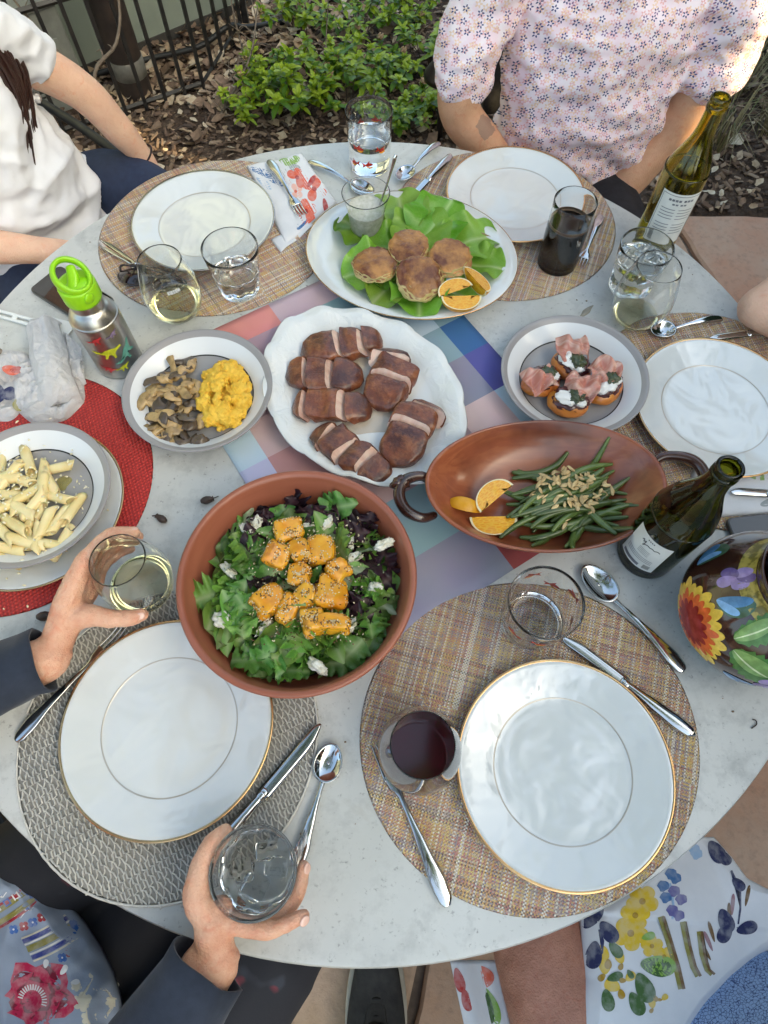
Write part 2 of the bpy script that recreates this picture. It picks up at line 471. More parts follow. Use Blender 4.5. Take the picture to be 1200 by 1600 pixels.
v, f, mi = scatter(17000, ((-2.2, 2.2), (1.55, 3.6)), lambda x, y: dleaf(x, y, U(.008, .02) if rnd() < .7 else None))
v2, f2, mi2 = scatter(5200, ((-1.5, -.15), (2.5, 3.5)), lambda x, y: dleaf(x, y, U(.016, .034)))
o = len(v); v += v2; f += [tuple(i + o for i in q) for q in f2]; mi += mi2
mk('leaf_litter', (v, f), leafm, mi=mi, kind='stuff', label='dry curled tan and brown fallen leaves over the mulch')

# low evergreen shrubs with dried blooms
def leafmat(name, c1, c2, rough=.35, tr=.0):
    g = N(name); w_ = g.math('MULTIPLY', g.rand(), 9)
    c = g.mix(g.ramp(g.noise(22, 3, w=w_), [(.35, 0), (.65, 1)]), c1, c2)
    g.set(col=c, rough=rough, spec=.4)
    t = g.n('BsdfTranslucent'); g.put(t.inputs[0], c)
    mx = g.n('MixShader'); mx.inputs[0].default_value = .3
    g.t.links.new(g.b.outputs[0], mx.inputs[1]); g.t.links.new(t.outputs[0], mx.inputs[2]); g.t.links.new(mx.outputs[0], g.o.inputs[0])
    return g.m
m_leafs = [leafmat('shrub leaf mid', (.20, .30, .012), (.28, .38, .022)), leafmat('shrub leaf dark', (.08, .18, .012), (.12, .23, .016)), leafmat('shrub leaf new', (.32, .44, .02), (.40, .50, .05))]
m_twig = simple('woody twig', (.11, .075, .05), .85, (.06, .042, .03), 40)
m_dried = simple('dried blossom', (.42, .30, .17), .85, (.30, .18, .09), 120)
def leaf5(M, L, W_, cu=.25):
    a = []
    for i, (t, k) in enumerate(((0, .12), (.35, .8), (.65, 1), (.88, .6), (1, .04))):
        z = -cu * L * t * t
        for s in (-1, 0, 1): a.append(M @ Vector((t * L, s * k * W_, z + abs(s) * k * W_ * .35)))
    return a, [(i * 3 + k, i * 3 + k + 1, i * 3 + k + 4, i * 3 + k + 3) for i in range(4) for k in range(2)]
def shrub_meshes(seed, rad, hgt, nst):
    random.seed(seed); fv, ff, fm, tw = [], [], [], []; tips = []
    for s in range(nst):
        a = U(0, 2 * pi); rr = rad * sqrt(rnd()); h = hgt * U(.55, 1.1)
        tip = V(cos(a) * rr, sin(a) * rr, h * (1 - .35 * (rr / rad) ** 2)); mid = tip * .55 + V(U(-.02, .02), U(-.02, .02), 0)
        tw.append(sweep([(tip.x * .15, tip.y * .15, -.01), mid, tip], [.0035, .0025, .0015], 5, 3)); tips.append(tip)
        new = rnd() < .45
        for lev, (off, n, L) in enumerate(((-.06, 4, .058), (-.03, 5, .056), (0, 5, .048), (.008, 4, .030))):
            for k in range(n):
                az = k * 2 * pi / n + lev * .7 + U(-.3, .3); el = (.1, .3, .65, 1.15)[lev] + U(-.2, .2)
                b = tip + (tip - mid).normalized() * off
                M = TR_(b) @ RZ(az) @ RY(-el); x = leaf5(M, L * U(.55, 1.3), L * U(.20, .34), U(.0, .7))
                o = len(fv); fv += x[0]; ff += [tuple(i + o for i in q) for q in x[1]]; fm += [2 if (lev >= 2 and new) else random.choice((0, 0, 1))] * 8
    return (mesh('foliage', (fv, ff), m_leafs, True, fm), mesh('stems', join(*tw), m_twig), tips)
protos = [shrub_meshes(11 + i, .21, .21, 12) for i in range(3)]
random.seed(21)
def bloom_me():
    return mesh('dried_flower', join(*[xf(blob((0, 0, 0), (.011, .006, .0022), 1, .5, 3, k), TR_(U(-.008, .008), U(-.008, .008), U(0, .01)) @ RZ(U(0, 7)) @ RY(U(-1.2, 1.2))) for k in range(9)]), m_dried)
bme = bloom_me()
SHR = [(468, 40, 'upper left, with an upright yellowish shoot'), (560, 45, 'top middle beside the tall twigs'), (640, 30, 'top right, nearest the floral shirt'), (425, 120, 'at the left end of the row, close to the bare twigs'),
       (520, 105, 'in the middle, dense with fresh shoots'), (610, 115, 'right of the middle with two dried blooms'), (665, 85, 'just above the dark path light'),
       (400, 165, 'low on the left, nearest the place with the floral napkin'), (475, 165, 'low in the middle with dried cream blooms'), (540, 150, 'directly behind the goldfish tumbler'), (625, 190, 'lowest, right behind the table edge by the tumbler'), (672, 165, 'beside the post of the path light')]
for i, (u_, v_, d) in enumerate(SHR):
    p = P(u_, v_ + 12, .02); k = i % 3
    t = thing('shrub', 'low evergreen shrub ' + d, 'shrub', (p.x, p.y, .0), U(0, 6), 'low green shrubs behind the table')
    fo = ob('foliage', protos[k][0], t); st = ob('stems', protos[k][1], t)
    s_ = U(.56, .82) * (1.1 if v_ < 60 else 1)
    for o in (fo, st): o.scale = (s_, s_, s_ * U(.85, 1.15))
    for q in random.sample(protos[k][2], 2): ob('dried_flower', bme, t, loc=(q.x * s_, q.y * s_, q.z * s_ + .005))
# a small shoot growing by the fence
for u_, v_, d in ((395, 95, 'small bright green seedling at the right end of the fence'), (393, 168, 'tiny green seedling in the mulch near the bare twigs')):
    p = P(u_, v_, .03); t = thing('seedling', d, 'plant', (p.x, p.y, .01)); x = []
    for k in range(9): x.append(leaf5(TR_(0, 0, .03 + k * .004) @ RZ(k * 2.4) @ RY(-.35 - k * .08), .045, .012))
    mk('foliage', join(*x), m_leafs[2], t); mk('stem', sweep([(0, 0, -.02), (0, 0, .06)], .003, 6), m_twig, t)
# bare twigs and a thorny vine
def twig(name, label, pts, r, side=6, seed=0, spread=.12):
    random.seed(seed); t = thing(name, label, 'branch', pts[0]); p0 = Vector(pts[0])
    pts = [Vector(p) - p0 for p in pts]; n = len(pts)
    mk('stem', sweep(pts, [r * (1 - .6 * i / (n - 1)) for i in range(n)], 7, 5), m_bark, t)
    for k in range(side):
        i = random.randrange(1, n); b = pts[i].lerp(pts[i - 1], rnd()); d = Vector((U(-1, 1), U(-1, 1), U(.1, 1))).normalized() * U(.4, 1) * spread
        mk('twig', sweep([b, b + d * .5 + Vector((U(-.02, .02), U(-.02, .02), .01)), b + d], [r * .4, r * .3, r * .15], 5, 3), m_bark, t)
m_bark = simple('grey bare bark', (.25, .20, .15), .85, (.14, .105, .08), 40, bump=.3)
twig('bare_branch', 'bare pale thorny vine arching in front of the brown pipe', [(-1.02, 2.22, .12), (-.99, 2.26, .30), (-.90, 2.31, .37), (-.86, 2.36, .50), (-.88, 2.42, .75)], .0075, 5, 3, .05)
twig('bare_branch', 'thin reddish bare branch in front of the utility box', [(-1.06, 2.28, .10), (-1.10, 2.33, .28), (-1.20, 2.38, .42), (-1.30, 2.43, .62)], .006, 5, 4, .1)
twig('bare_branch', 'dry grey twiggy stem lying in the mulch right of the fence', [(-.66, 2.45, .02), (-.60, 2.58, .06), (-.53, 2.68, .14), (-.50, 2.80, .24)], .006, 14, 5, .16)
twig('bare_branch', 'tangle of fine dry twigs beside the end post of the fence', [(-.56, 2.72, .02), (-.60, 2.84, .10), (-.62, 2.92, .22), (-.58, 3.0, .34)], .004, 14, 8, .14)
twig('bare_branch', 'dark dry twig sticking up through the shrubs', [(-.25, 2.66, .02), (-.24, 2.72, .16), (-.22, 2.8, .30)], .003, 5, 9, .08)

# path light
m_bronze = simple('dark bronze metal', (.055, .043, .038), .42, (.035, .028, .025), 20, metal=.5)
pl = thing('path_light', 'dark bronze cone-shaded path light behind the table', 'lamp', (.20, 2.345, 0))
mk('stake', lathe([(.0, 0), (.0125, 0), (.0125, .25), (0, .25)], 14), m_bronze, pl)
mk('lamp_shade', lathe([(.012, .335), (.02, .33), (.07, .262), (.0715, .245), (.068, .245), (.065, .258), (.016, .318), (0, .32)], 32), m_bronze, pl)
mk('finial', lathe([(0, .352), (.010, .350), (.014, .342), (.012, .335), (0, .333)], 16), m_bronze, pl)

# dry grass tufts at the right
m_gr = [simple('green blade', (.10, .13, .035), .6, (.15, .16, .05), 8), simple('straw blade', (.30, .25, .12), .7, (.22, .18, .09), 8)]
GT = [(1180, 55, 'tallest green and straw grass tuft in the top right corner'), (1150, 130, 'straw-coloured grass tuft right of the floral sleeve'), (1195, 190, 'sparse dry grass tuft above the red paving stone'), (1120, 215, 'fine dry grass tuft behind the neck of the taller wine bottle'), (1215, 110, 'green grass tuft cut by the right edge of the picture')]
for i, (u_, v_, d) in enumerate(GT):
    random.seed(40 + i); p = P(u_, v_ + 20, 0); x, mi = [], []
    for k in range(130 if i in (0, 4) else 60):
        a = U(0, 2 * pi); r0 = U(0, .05); L = U(.12, .34); lean = U(.3, 1.3)
        d_ = Vector((cos(a), sin(a), 0)); b = d_ * r0; c_ = b + d_ * L * .35 * lean * .6 + V(0, 0, L * .6); e = b + d_ * L * lean * .85 + V(0, 0, L * U(.3, .7))
        s = Vector((-sin(a), cos(a), 0)) * U(.0012, .0022)
        x.append(([b - s, b + s, c_ + s * .9, c_ - s * .9, e], [(0, 1, 2, 3), (3, 2, 4)])); mi += [0 if rnd() < (.55 if i in (0, 4) else .2) else 1] * 2
    t = mk('grass_tuft', join(*x), m_gr, smooth=True, mi=mi, loc=(p.x, p.y, .01), label=d, cat='grass', group='dry grass tufts in the bed')

# tall clipped hedge added out of view right of the patio (keeps the table in shade, one gap lets a sunbeam through)
m_hedge = leafmat('hedge leaf', (.03, .07, .012), (.055, .11, .02))
m_core = simple('hedge interior', (.015, .025, .008), .9)
def shade_hedge(name, label, x0, x1, y0, y1, z0, z1, n):
    random.seed(int(abs(y0) * 77 + z1 * 13)); t = thing(name, label, 'shade_hedge', ((x0 + x1) / 2, (y0 + y1) / 2, 0)); c = Vector(t.location)
    mk('light_block', shift(box(x0 + .07, x1 - .07, y0 - .004, y1 + .004, z0, z1 - .02), -c), m_core, t, smooth=False)  # solid core box added to stop sun leaking between the leaves
    x = []
    for k in range(n):
        p = [U(x0, x1), U(y0, y1), U(z0, z1)]; s = random.choice((0, 0, 0, 2)); p[s] = (x0, y0, z0)[s] if s == 0 else z1
        x.append(leaf5(TR_(Vector(p) - c) @ RZ(U(0, 7)) @ RY(U(-1, 1)), .09, .03))
    mk('foliage', join(*x), m_hedge, t)
shade_hedge('shade_hedge', 'long tall clipped hedge added out of view to shade the patio', 3.1, 3.36, -6, .186, 0, 4.4, 6000)
shade_hedge('shade_hedge', 'tall clipped hedge added out of view beyond the sunbeam gap', 3.1, 3.36, 0.48, 6, 0, 4.4, 4500)
shade_hedge('shade_hedge', 'low hedge added out of view below the sunbeam gap between the tall hedges', 3.1, 3.36, .19, .476, 0, 2.08, 130)
shade_hedge('shade_hedge', 'hedge growth added out of view above the sunbeam gap', 3.1, 3.36, .19, .476, 2.76, 4.4, 200)

# unseen tree: trunk behind the photographer, crown set overhead for leaf reflections in the plates
m_tleaf = leafmat('oak leaf', (.05, .10, .02), (.09, .16, .03)); m_trunk = simple('oak bark', (.11, .085, .065), .9, (.06, .045, .035), 14, bump=.8, bs=30, bd=.02)
random.seed(77); tr = thing('unseen_tree', 'unseen tree whose open crown is set over the patio for plate reflections', 'tree', (-2.5, -2.3, 0)); t0 = Vector(tr.location)
mk('trunk', sweep([(0, 0, -.1), (.05, .03, 1.0), (.12, .15, 2.2), (.3, .35, 3.2)], [.24, .19, .16, .13], 14, 5), m_trunk, tr)
lv = []; bark = []
for k in range(16):
    e = Vector((U(-2.6, 2.4), U(-.5, 1.9), U(4.0, 5.2))) - t0; b = Vector((.3, .35, 3.1)); mid = b.lerp(e, .5) + Vector((U(-.3, .3), U(-.3, .3), U(.1, .5)))
    mk('limb', sweep([b, mid, e], [.075, .045, .018], 8, 5), m_trunk, tr)
    for q in range(9):
        c_ = mid.lerp(e, .35 + rnd() * .8) + Vector((U(-.6, .6), U(-.6, .6), U(-.25, .35)))
        for j in range(26):
            p = c_ + Vector((random.gauss(0, .17), random.gauss(0, .17), random.gauss(0, .09))); lv.append(leaf5(TR_(p) @ RZ(U(0, 7)) @ RY(U(-.7, .7)) @ RX(U(-.5, .5)), U(.07, .11), U(.022, .034)))
mk('crown', join(*lv), m_tleaf, tr)
# ================================================================== TABLE
g = N('cement table top'); a = g.noise(3.2, 6, .6); b = g.noise(26, 6, .68); s = g.noise(140, 3, .7)
c = g.mix(g.ramp(a, [(.35, 0), (.68, 1)]), (.50, .505, .485), (.62, .62, .595))
c = g.mix(g.ramp(b, [(.50, 0), (.72, .75)]), c, (.37, .375, .365)); c = g.mix(g.ramp(s, [(.62, 0), (.74, .8)]), c, (.22, .22, .215)); c = g.mix(g.ramp(g.noise(60, 5, .7), [(.60, 0), (.72, .5)]), c, (.33, .335, .33))
st = g.ramp(g.noise(7, 5, .6, v=g.map(loc=(3, 5, 1)), dist=1.5), [(.62, 0), (.70, .35)]); c = g.mix(st, c, (.38, .36, .32))
g.set(col=c, rough=g.ramp(b, [(.3, .30), (.8, .5)]), coat=.12, crough=.25, normal=g.bump(g.math('ADD', b, g.math('MULTIPLY', s, .5)), .10, .003)); m_table = g.m
tb = thing('dining_table', 'large round table with a mottled pale grey cement top', 'table', (TC.x, TC.y, 0))
mk('tabletop', lathe([(0, .712), (.69, .712), (.70, .714), (.717, .722), (.72, .728), (.72, .733), (.7175, .7385), (.712, .74), (0, .74)], 160), m_table, tb, auto=40)
mk('pedestal', lathe([(0, .03), (.27, .03), (.28, .045), (.27, .06), (.12, .09), (.085, .2), (.08, .5), (.12, .66), (.22, .712), (0, .712)], 48), m_blk, tb)
mk('foot_ring', lathe([(.24, .02), (.29, .02), (.30, .03), (.29, .04), (.24, .04)], 48), m_blk, tb)
T1 = TZ + .0003

# ------------------------------------------------------------------ plaid runner
def weavemat(name, col):
    g = N(name); q = g.sep(g.map((520, 520, 520)))
    wv = g.math('MULTIPLY', g.math('SINE', g.math('MULTIPLY', q[0], 6.283)), g.math('SINE', g.math('MULTIPLY', q[1], 6.283)))
    c = g.mix(g.math('MULTIPLY_ADD', wv, .25, .3), col, tuple(min(1, k * 1.25 + .03) for k in col))
    c = g.mix(.25, c, g.noise(9, 3, col=True), 'SOFT_LIGHT')
    g.set(col=c, rough=.75, normal=g.bump(wv, .4, .0006)); return g.m
PAL = dict(coral=(212, 104, 92), mauvepink=(184, 148, 162), mauve=(152, 112, 120), teal=(104, 148, 160), blue=(54, 100, 152), indigo=(84, 82, 150), purple=(112, 108, 136), pink=(204, 168, 168),
           pale=(176, 200, 214), brown=(146, 112, 122), dusty=(188, 150, 148), terra=(166, 98, 94), lilac=(176, 176, 208), red=(146, 60, 62))
pk = list(PAL); pm = [weavemat('runner ' + k, tuple(.80 * c + .20 * .62 for c in rgb(*PAL[k])) if k not in ('indigo', 'blue', 'red') else rgb(*PAL[k])) for k in pk]
sb = [.07, .12, .27, .335, .42, .50, .552]; nb = [.17, .262, .36, .44, .527, .60, .69, .755, .808]
RC = ['pale purple purple red purple indigo', 'teal teal teal mauve purple blue', 'pink dusty mauve brown pink pale', 'lilac terra mauve brown purple indigo', 'pale dusty brown mauvepink teal blue',
      'pink mauve brown teal pale teal', 'mauve mauve mauve teal mauvepink teal', 'pink coral mauvepink mauvepink pink pale']
ang = radians(32.8); v, f, mi = [], [], []
for j in range(8):
    row = RC[j].split()
    for i in range(6):
        nx_, ny_ = 4, 4
        for y in range(ny_):
            for x in range(nx_):
                o = len(v)
                for dx, dy in ((0, 0), (1, 0), (1, 1), (0, 1)):
                    s_ = sb[i] + (sb[i + 1] - sb[i]) * (x + dx) / nx_; n_ = nb[j] + (nb[j + 1] - nb[j]) * (y + dy) / ny_
                    v.append((s_ * cos(ang) - n_ * sin(ang), s_ * sin(ang) + n_ * cos(ang), T1 + .0012 + .0004 * noise.noise(Vector((s_ * 12, n_ * 12, 0)))))
                f.append((o, o + 1, o + 2, o + 3)); mi.append(pk.index(row[i]))
run = mk('table_runner', (v, f), pm, mi=mi, solid=.0012, label='woven plaid table runner in coral, teal, blue and mauve checks', cat='table runner')
bm = bmesh.new(); bm.from_mesh(run.data); bmesh.ops.remove_doubles(bm, verts=bm.verts, dist=.0002); bm.to_mesh(run.data); bm.free()

# ------------------------------------------------------------------ placemats
def matweave(name, rot, tint=0):
    g = N(name); m_ = g.map((1, 1, 1), (0, 0, rot)); q = g.sep(m_)
    fx = g.math('MULTIPLY', q[0], 480); fy = g.math('MULTIPLY', q[1], 480)
    def wn(a, b):
        x = g.n('TexWhiteNoise', noise_dimensions='2D'); g.put(x.inputs['Vector'], g.comb(g.math('FLOOR', a), g.math('FLOOR', b))); return x.outputs[0]
    ix, iy = g.math('FLOOR', fx), g.math('FLOOR', fy)
    tone = g.noise(9, 2, .5, v=g.comb(g.math('MULTIPLY', q[0], 2.5), g.math('MULTIPLY', q[1], 1)))
    pal = [(0, (.54, .17, .11)), (.2, (.62, .40, .12)), (.36, (.44, .19, .18)), (.5, (.66, .50, .20)), (.62, (.27, .22, .25)), (.75, (.56, .44, .34)), (.9, (.50, .37, .12)), (1, (.48, .14, .12))]
    ca = g.ramp(g.math('ADD', g.math('MULTIPLY', wn(fx, g.math('MULTIPLY', fy, .03)), .55), g.math('MULTIPLY', tone, .5)), pal)
    cb = g.ramp(g.math('ADD', g.math('MULTIPLY', wn(fy, g.math('MULTIPLY', fx, .03)), .55), g.math('MULTIPLY', tone, .45)), pal)
    chk = g.math('MODULO', g.math('ABSOLUTE', g.math('ADD', ix, iy)), 2)
    c = g.mix(chk, ca, cb)
    wh = g.math('MULTIPLY', g.math('GREATER_THAN', wn(fx, g.math('MULTIPLY', fy, .0001)), .80), chk)      # pale threads showing as dashes
    c = g.mix(g.math('MULTIPLY', wh, .85), c, (.78, .74, .66)); dk = g.math('MULTIPLY', g.math('LESS_THAN', wn(fy, g.math('MULTIPLY', fx, .0001)), .22), g.math('SUBTRACT', 1, chk)); c = g.mix(g.math('MULTIPLY', dk, .7), c, (.10, .075, .075))
    h = g.math('MULTIPLY', g.math('SINE', g.math('MULTIPLY', fx, pi)), g.math('SINE', g.math('MULTIPLY', fy, pi)))
    g.set(col=c, rough=.5, normal=g.bump(h, .6, .0012)); return g.m
def ellipse_mat(name, label, c, a, b, rot, mat, z=T1, h=.0022, loops=False):
    n = 120; o = mk(name, xf(lathe([(0, 0), (.985, 0), (1, h * .4), (.985, h), (0, h)], n), Matrix.Diagonal((a, b, 1, 1))), mat, loc=(c[0], c[1], z), rot=(0, 0, rot), label=label, cat='placemat')
    return o
matA, matB, matC, matD = matweave('woven vinyl a', .5), matweave('woven vinyl b', 1.15), matweave('woven vinyl c', .35), matweave('woven vinyl d', .1)
G1 = 'round multicoloured woven placemats'
ellipse_mat('placemat', 'multicoloured woven placemat under the plate at the bottom right', (.191, .098), .221, .205, radians(12), matA)['group'] = G1
ellipse_mat('placemat', 'tan woven placemat under the plate at the upper left', (-.325, 1.005), .222, .208, radians(10), matB)['group'] = G1
ellipse_mat('placemat', 'tan woven placemat under the plate in front of the floral shirt', (.225, 1.043), .218, .205, 0, matC)['group'] = G1
ellipse_mat('placemat', 'brown woven placemat under the plate at the right edge', (.545, .60), .21, .215, radians(20), matD)['group'] = G1
# red ribbed mat
g = N('red ribbed vinyl'); q = g.sep(g.map((1, 1, 1), (0, 0, .25)))
h = g.math('MULTIPLY', g.math('SINE', g.math('MULTIPLY', q[0], 950)), g.math('SINE', g.math('MULTIPLY', q[1], 700)))
g.set(col=g.mix(g.ramp(h, [(.1, 1), (.6, 0)]), (.64, .05, .042), (.40, .026, .026)), rough=.6, normal=g.bump(h, .7, .002)); m_red = g.m
ellipse_mat('placemat', 'bright red ribbed round placemat on the left', (-.566, .457), .206, .212, 0, m_red)
# grey open crochet mat: rows of real loops
m_wire = simple('silver grey cord', (.66, .64, .59), .5, (.52, .50, .46), 60)
m_und = simple('dark cord backing', (.26, .25, .23), .8)  # darker backing colour under the cord loops
gm = thing('placemat', 'silver grey crocheted placemat under the plate at the bottom left', 'placemat', (-.277, .093, T1))
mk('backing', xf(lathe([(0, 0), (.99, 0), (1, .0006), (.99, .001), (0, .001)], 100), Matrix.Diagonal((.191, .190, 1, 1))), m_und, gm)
x = []; pit = .0092; A_, B_ = .1925, .192
for j in range(-22, 23):
    y0 = j * pit; xm2 = 1 - (y0 / B_) ** 2
    if xm2 <= .01: continue
    xm = A_ * sqrt(xm2) - .003; n = int(2 * xm / (pit / 4)); pts = []
    for k in range(n + 1):
        X = -xm + 2 * xm * k / n; ph = X / pit * 2 * pi + (j % 2) * pi
        pts.append((X + .0016 * sin(2 * ph), y0 + .0058 * cos(ph), .0022 + .0011 * sin(ph)))
    if len(pts) > 2: x.append(sweep(pts, .0013, 4, 1, caps=False))
mk('cord_loops', xf(join(*x), RZ(.5)), m_wire, gm, kind='stuff')
mk('edge_cord', sweep([(A_ * .998 * cos(t), B_ * .998 * sin(t), .0018 + .0006 * sin(t * 70)) for t in np.linspace(0, 2 * pi, 280)[:-1]], .0016, 5, closed=True), m_wire, gm)

# ------------------------------------------------------------------ plates, platters, bowls
def dish(outline, prof, n=128):
    v, f, rings = [], [], []
    for s, z in prof:
        if s < 1e-6: rings.append([len(v)]); v.append((0, 0, z))
        else:
            rings.append(list(range(len(v), len(v) + n)))
            for k in range(n):
                p = outline(2 * pi * k / n, s); v.append((p[0], p[1], z + (p[2] if len(p) > 2 else 0)))
    for a, b in zip(rings, rings[1:]):
        for k in range(n):
            j = (k + 1) % n
            if len(a) == 1: f.append((a[0], b[j], b[k]))
            elif len(b) == 1: f.append((a[k], a[j], b[0]))
            else: f.append((a[k], a[j], b[j], b[k]))
    return v, f
def porcelain(name, col, amp=.05, sc=7, rough=.07):
    g = N(name); h = g.noise(sc, 2, .5, v=g.map((1, 1, .2)), dist=.6)
    g.set(col=col, rough=rough, ior=1.6, coat=.8, crough=.03, normal=g.bump(h, amp, .02)); g.b.inputs['Coat IOR'].default_value = 1.65; return g.m
m_porc = porcelain('white glazed porcelain', (.68, .695, .685), .38, 14)
m_gold = simple('worn gold band', (.78, .52, .26), .25, (.62, .36, .17), 30, metal=1)
m_silv = simple('platinum band', (.50, .47, .44), .2, (.40, .36, .33), 30, metal=1)
m_line = simple('thin grey gilt line', (.52, .47, .41), .3, metal=.6)
PR = [(0, .006), (.60, .006), (.625, .0035), (.66, 0), (.60, -.0), (.58, .002), (0, .002)]
def plate_me(rim):
    r = .135
    bot = [(0, .003), (.076, .003), (.078, 0), (.084, 0), (.087, .004), (.105, .0085), (.128, .0155), (.1345, .018)]
    top = [(.135, .0192), (.1345, .0202), (.128, .0182), (.105, .0113), (.0905, .0082), (.086, .0066), (.080, .0060), (.05, .0057), (0, .0056)]
    return (mesh('body', lathe(bot + top, 128), m_porc), mesh('gilt_rim', lathe([(.1322, .0197), (.1352, .0209), (.1358, .0194), (.1346, .0176)], 128), rim),
            mesh('inner_line', lathe([(.0861, .00685), (.0866, .0072), (.0873, .0074), (.0878, .0074)], 128), m_line))
pm_g, pm_s = plate_me(m_gold), plate_me(m_silv)
PZ_ = T1 + .0026
def dplate(c, label, me, z=PZ_, rz=0):
    t = thing('dinner_plate', label, 'plate', (c[0], c[1], z), rz, 'white dinner plates'); ob('body', me[0], t); ob('gilt_rim', me[1], t); ob('inner_line', me[2], t); return t
dplate((-.275, .103), 'empty white dinner plate with gold rim on the grey crocheted placemat', pm_g, PZ_ + .001, .4)
dplate((.228, .054), 'empty white dinner plate with gold rim beside the glass of red wine', pm_g, rz=2.1)
dplate((-.347, 1.019), 'empty white dinner plate with silver rim in front of the white T-shirt', pm_s, rz=1)
dplate((.252, 1.097), 'empty white dinner plate in front of the floral shirt', pm_g, rz=3.3)
pr = (P(994, 640, .76).x + .135, P(1115, 530, .76).y - .135)
dplate(pr, 'white dinner plate cut by the right edge, beside the pale arm', pm_g, rz=4.4)
plft = (P(197, 765, .76).x - .135, P(20, 925, .76).y + .135)
dplate(plft, 'white dinner plate under the grey plate of penne', pm_g, rz=5)

m_gry = simple('matte grey stoneware glaze', (.335, .33, .335), .3, (.295, .29, .295), 14)
m_gryr = simple('grey glaze rim', (.30, .285, .285), .3)
m_whg = simple('white stoneware glaze', (.70, .71, .72), .22)
def grey_plate(c, label, z=PZ_, r=.12, dz=1.0):
    t = thing('grey_plate', label, 'plate', (c[0], c[1], z), 0, 'grey and white stoneware plates'); k = r / .12
    def Lp(pr): return lathe([(a * k, b * dz) for a, b in pr], 112)
    mk('body', Lp([(0, .003), (.060, .003), (.062, 0), (.068, 0), (.072, .004), (.100, .020), (.1175, .0335), (.1196, .0355)]), m_gryr, t)
    mk('rim_band', Lp([(.1196, .0355), (.1198, .0372), (.1185, .0378), (.1135, .0352), (.1085, .0318)]), m_gryr, t)
    mk('white_band', Lp([(.1085, .0318), (.100, .0255), (.0845, .0125)]), m_whg, t)
    mk('centre', Lp([(.0845, .0125), (.078, .0085), (.070, .0068), (.05, .0064), (0, .0064)]), m_gry, t)
    mk('dark_line', Lp([(.0838, .0126), (.0843, .0131), (.0852, .0138), (.0858, .0138)]), m_blk, t)
    return t
c_mush = (P(187, 620, .775) + P(428, 608, .775)) / 2; c_mush.y = (P(305, 520, .775).y + P(300, 708, .765).y) / 2
c_pros = (P(781, 582, .775) + P(1015, 590, .775)) / 2; c_pros.y = (P(898, 498, .775).y + P(890, 680, .77).y) / 2
c_past = Vector((P(175, 758, .785).x - .12, (P(50, 663, .785).y + P(40, 888, .785).y) / 2, 0))
grey_plate(c_mush, 'grey and white plate holding mushrooms and yellow polenta', TZ + .0003)
grey_plate(c_pros, 'grey and white plate holding stuffed apricots with ham', TZ + .0015)
grey_plate(c_past, 'grey and white plate of penne on the left', PZ_ + .0085)

# oval platter with gilt edge
c_ov = Vector((.046, .926, TZ + .003)); a_ov, b_ov, r_ov = .194, .157, radians(-14)
ov = thing('oval_platter', 'white oval platter with gold edge holding lettuce and crab cakes', 'platter', c_ov, r_ov)
oe = lambda t, s: (a_ov * s * cos(t), b_ov * s * sin(t))
mk('body', dish(oe, [(0, .004), (.60, .004), (.62, 0), (.66, 0), (.69, .005), (.80, .013), (.985, .026), (1, .0275), (.995, .029), (.80, .0165), (.69, .0095), (.63, .0075), (0, .007)]), m_porc, ov)
mk('gilt_rim', dish(oe, [(.990, .0284), (1.001, .0297), (1.0035, .0276), (.993, .0258)]), m_gold, ov)
# scalloped platter
c_sc = Vector((-.036, .619, TZ + .003)); a_sc, b_sc, r_sc = .190, .146, radians(-52)
def sc_out(t, s):
    e = max(0, s - .72) / .28
    k = s * (1 + e * (.022 * abs(sin(t * 7)) ** .7 + .012 * sin(2 * t + .4) + .018 * cos(4 * t)))
    return (a_sc * k * cos(t), b_sc * k * sin(t), .004 * e * sin(t * 14))
g = N('embossed white porcelain'); h = g.noise(28, 3, .6, dist=2.0)
q = g.sep(); rad_ = g.vmath('LENGTH', g.vmath('MULTIPLY', g.tc, (1 / a_sc, 1 / b_sc, 0))); em = g.ramp(rad_, [(.72, 0), (.80, 1), (.94, 1), (1, 0)])
g.set(col=(.74, .745, .73), rough=.13, coat=.3, crough=.05, normal=g.bump(g.math('MULTIPLY', h, em), .55, .006)); m_emb = g.m
sp = thing('scalloped_platter', 'white scalloped platter with embossed rim holding sliced duck breasts', 'platter', c_sc, r_sc)
mk('body', dish(sc_out, [(0, .004), (.60, .004), (.62, 0), (.67, 0), (.70, .005), (.80, .012), (.98, .026), (1, .028), (.99, .0295), (.92, .0255), (.80, .0165), (.71, .0095), (.64, .0075), (.3, .007), (0, .007)], 196), m_emb, sp)
# cooking juice pooled on the platter
g = N('meat juice'); g.set(col=(.62, .50, .36), rough=.08, coat=.6, alpha=.55); m_jui = g.m
mk('juice', dish(lambda t, s: (.085 * s * cos(t) * (1 + .2 * sin(3 * t)), .06 * s * sin(t) * (1 + .25 * cos(2 * t + 1))), [(1, .0074), (.9, .0079), (0, .0082)], 40), m_jui, sp)
# terracotta salad bowl
g = N('terracotta brown bowl'); q = g.sep(); wv = g.noise(3, 5, .6, v=g.map((1, 1, 9)))
g.set(col=g.mix(g.ramp(wv, [(.35, 0), (.7, 1)]), (.27, .082, .045), (.36, .122, .07)), rough=.38, coat=.15, crough=.3, normal=g.bump(wv, .06, .01)); m_terra = g.m
c_sa = Vector((-.111, .277, TZ + .0003))
mk('salad_bowl', lathe([(0, .004), (.072, .004), (.075, 0), (.082, 0), (.086, .005), (.118, .026), (.142, .058), (.1525, .094), (.1540, .1005), (.1515, .1035), (.1465, .1025), (.1435, .097), (.133, .060), (.110, .031), (.07, .012), (0, .010)], 128), m_terra,
   loc=c_sa, label='large terracotta brown round bowl full of green salad', cat='bowl')
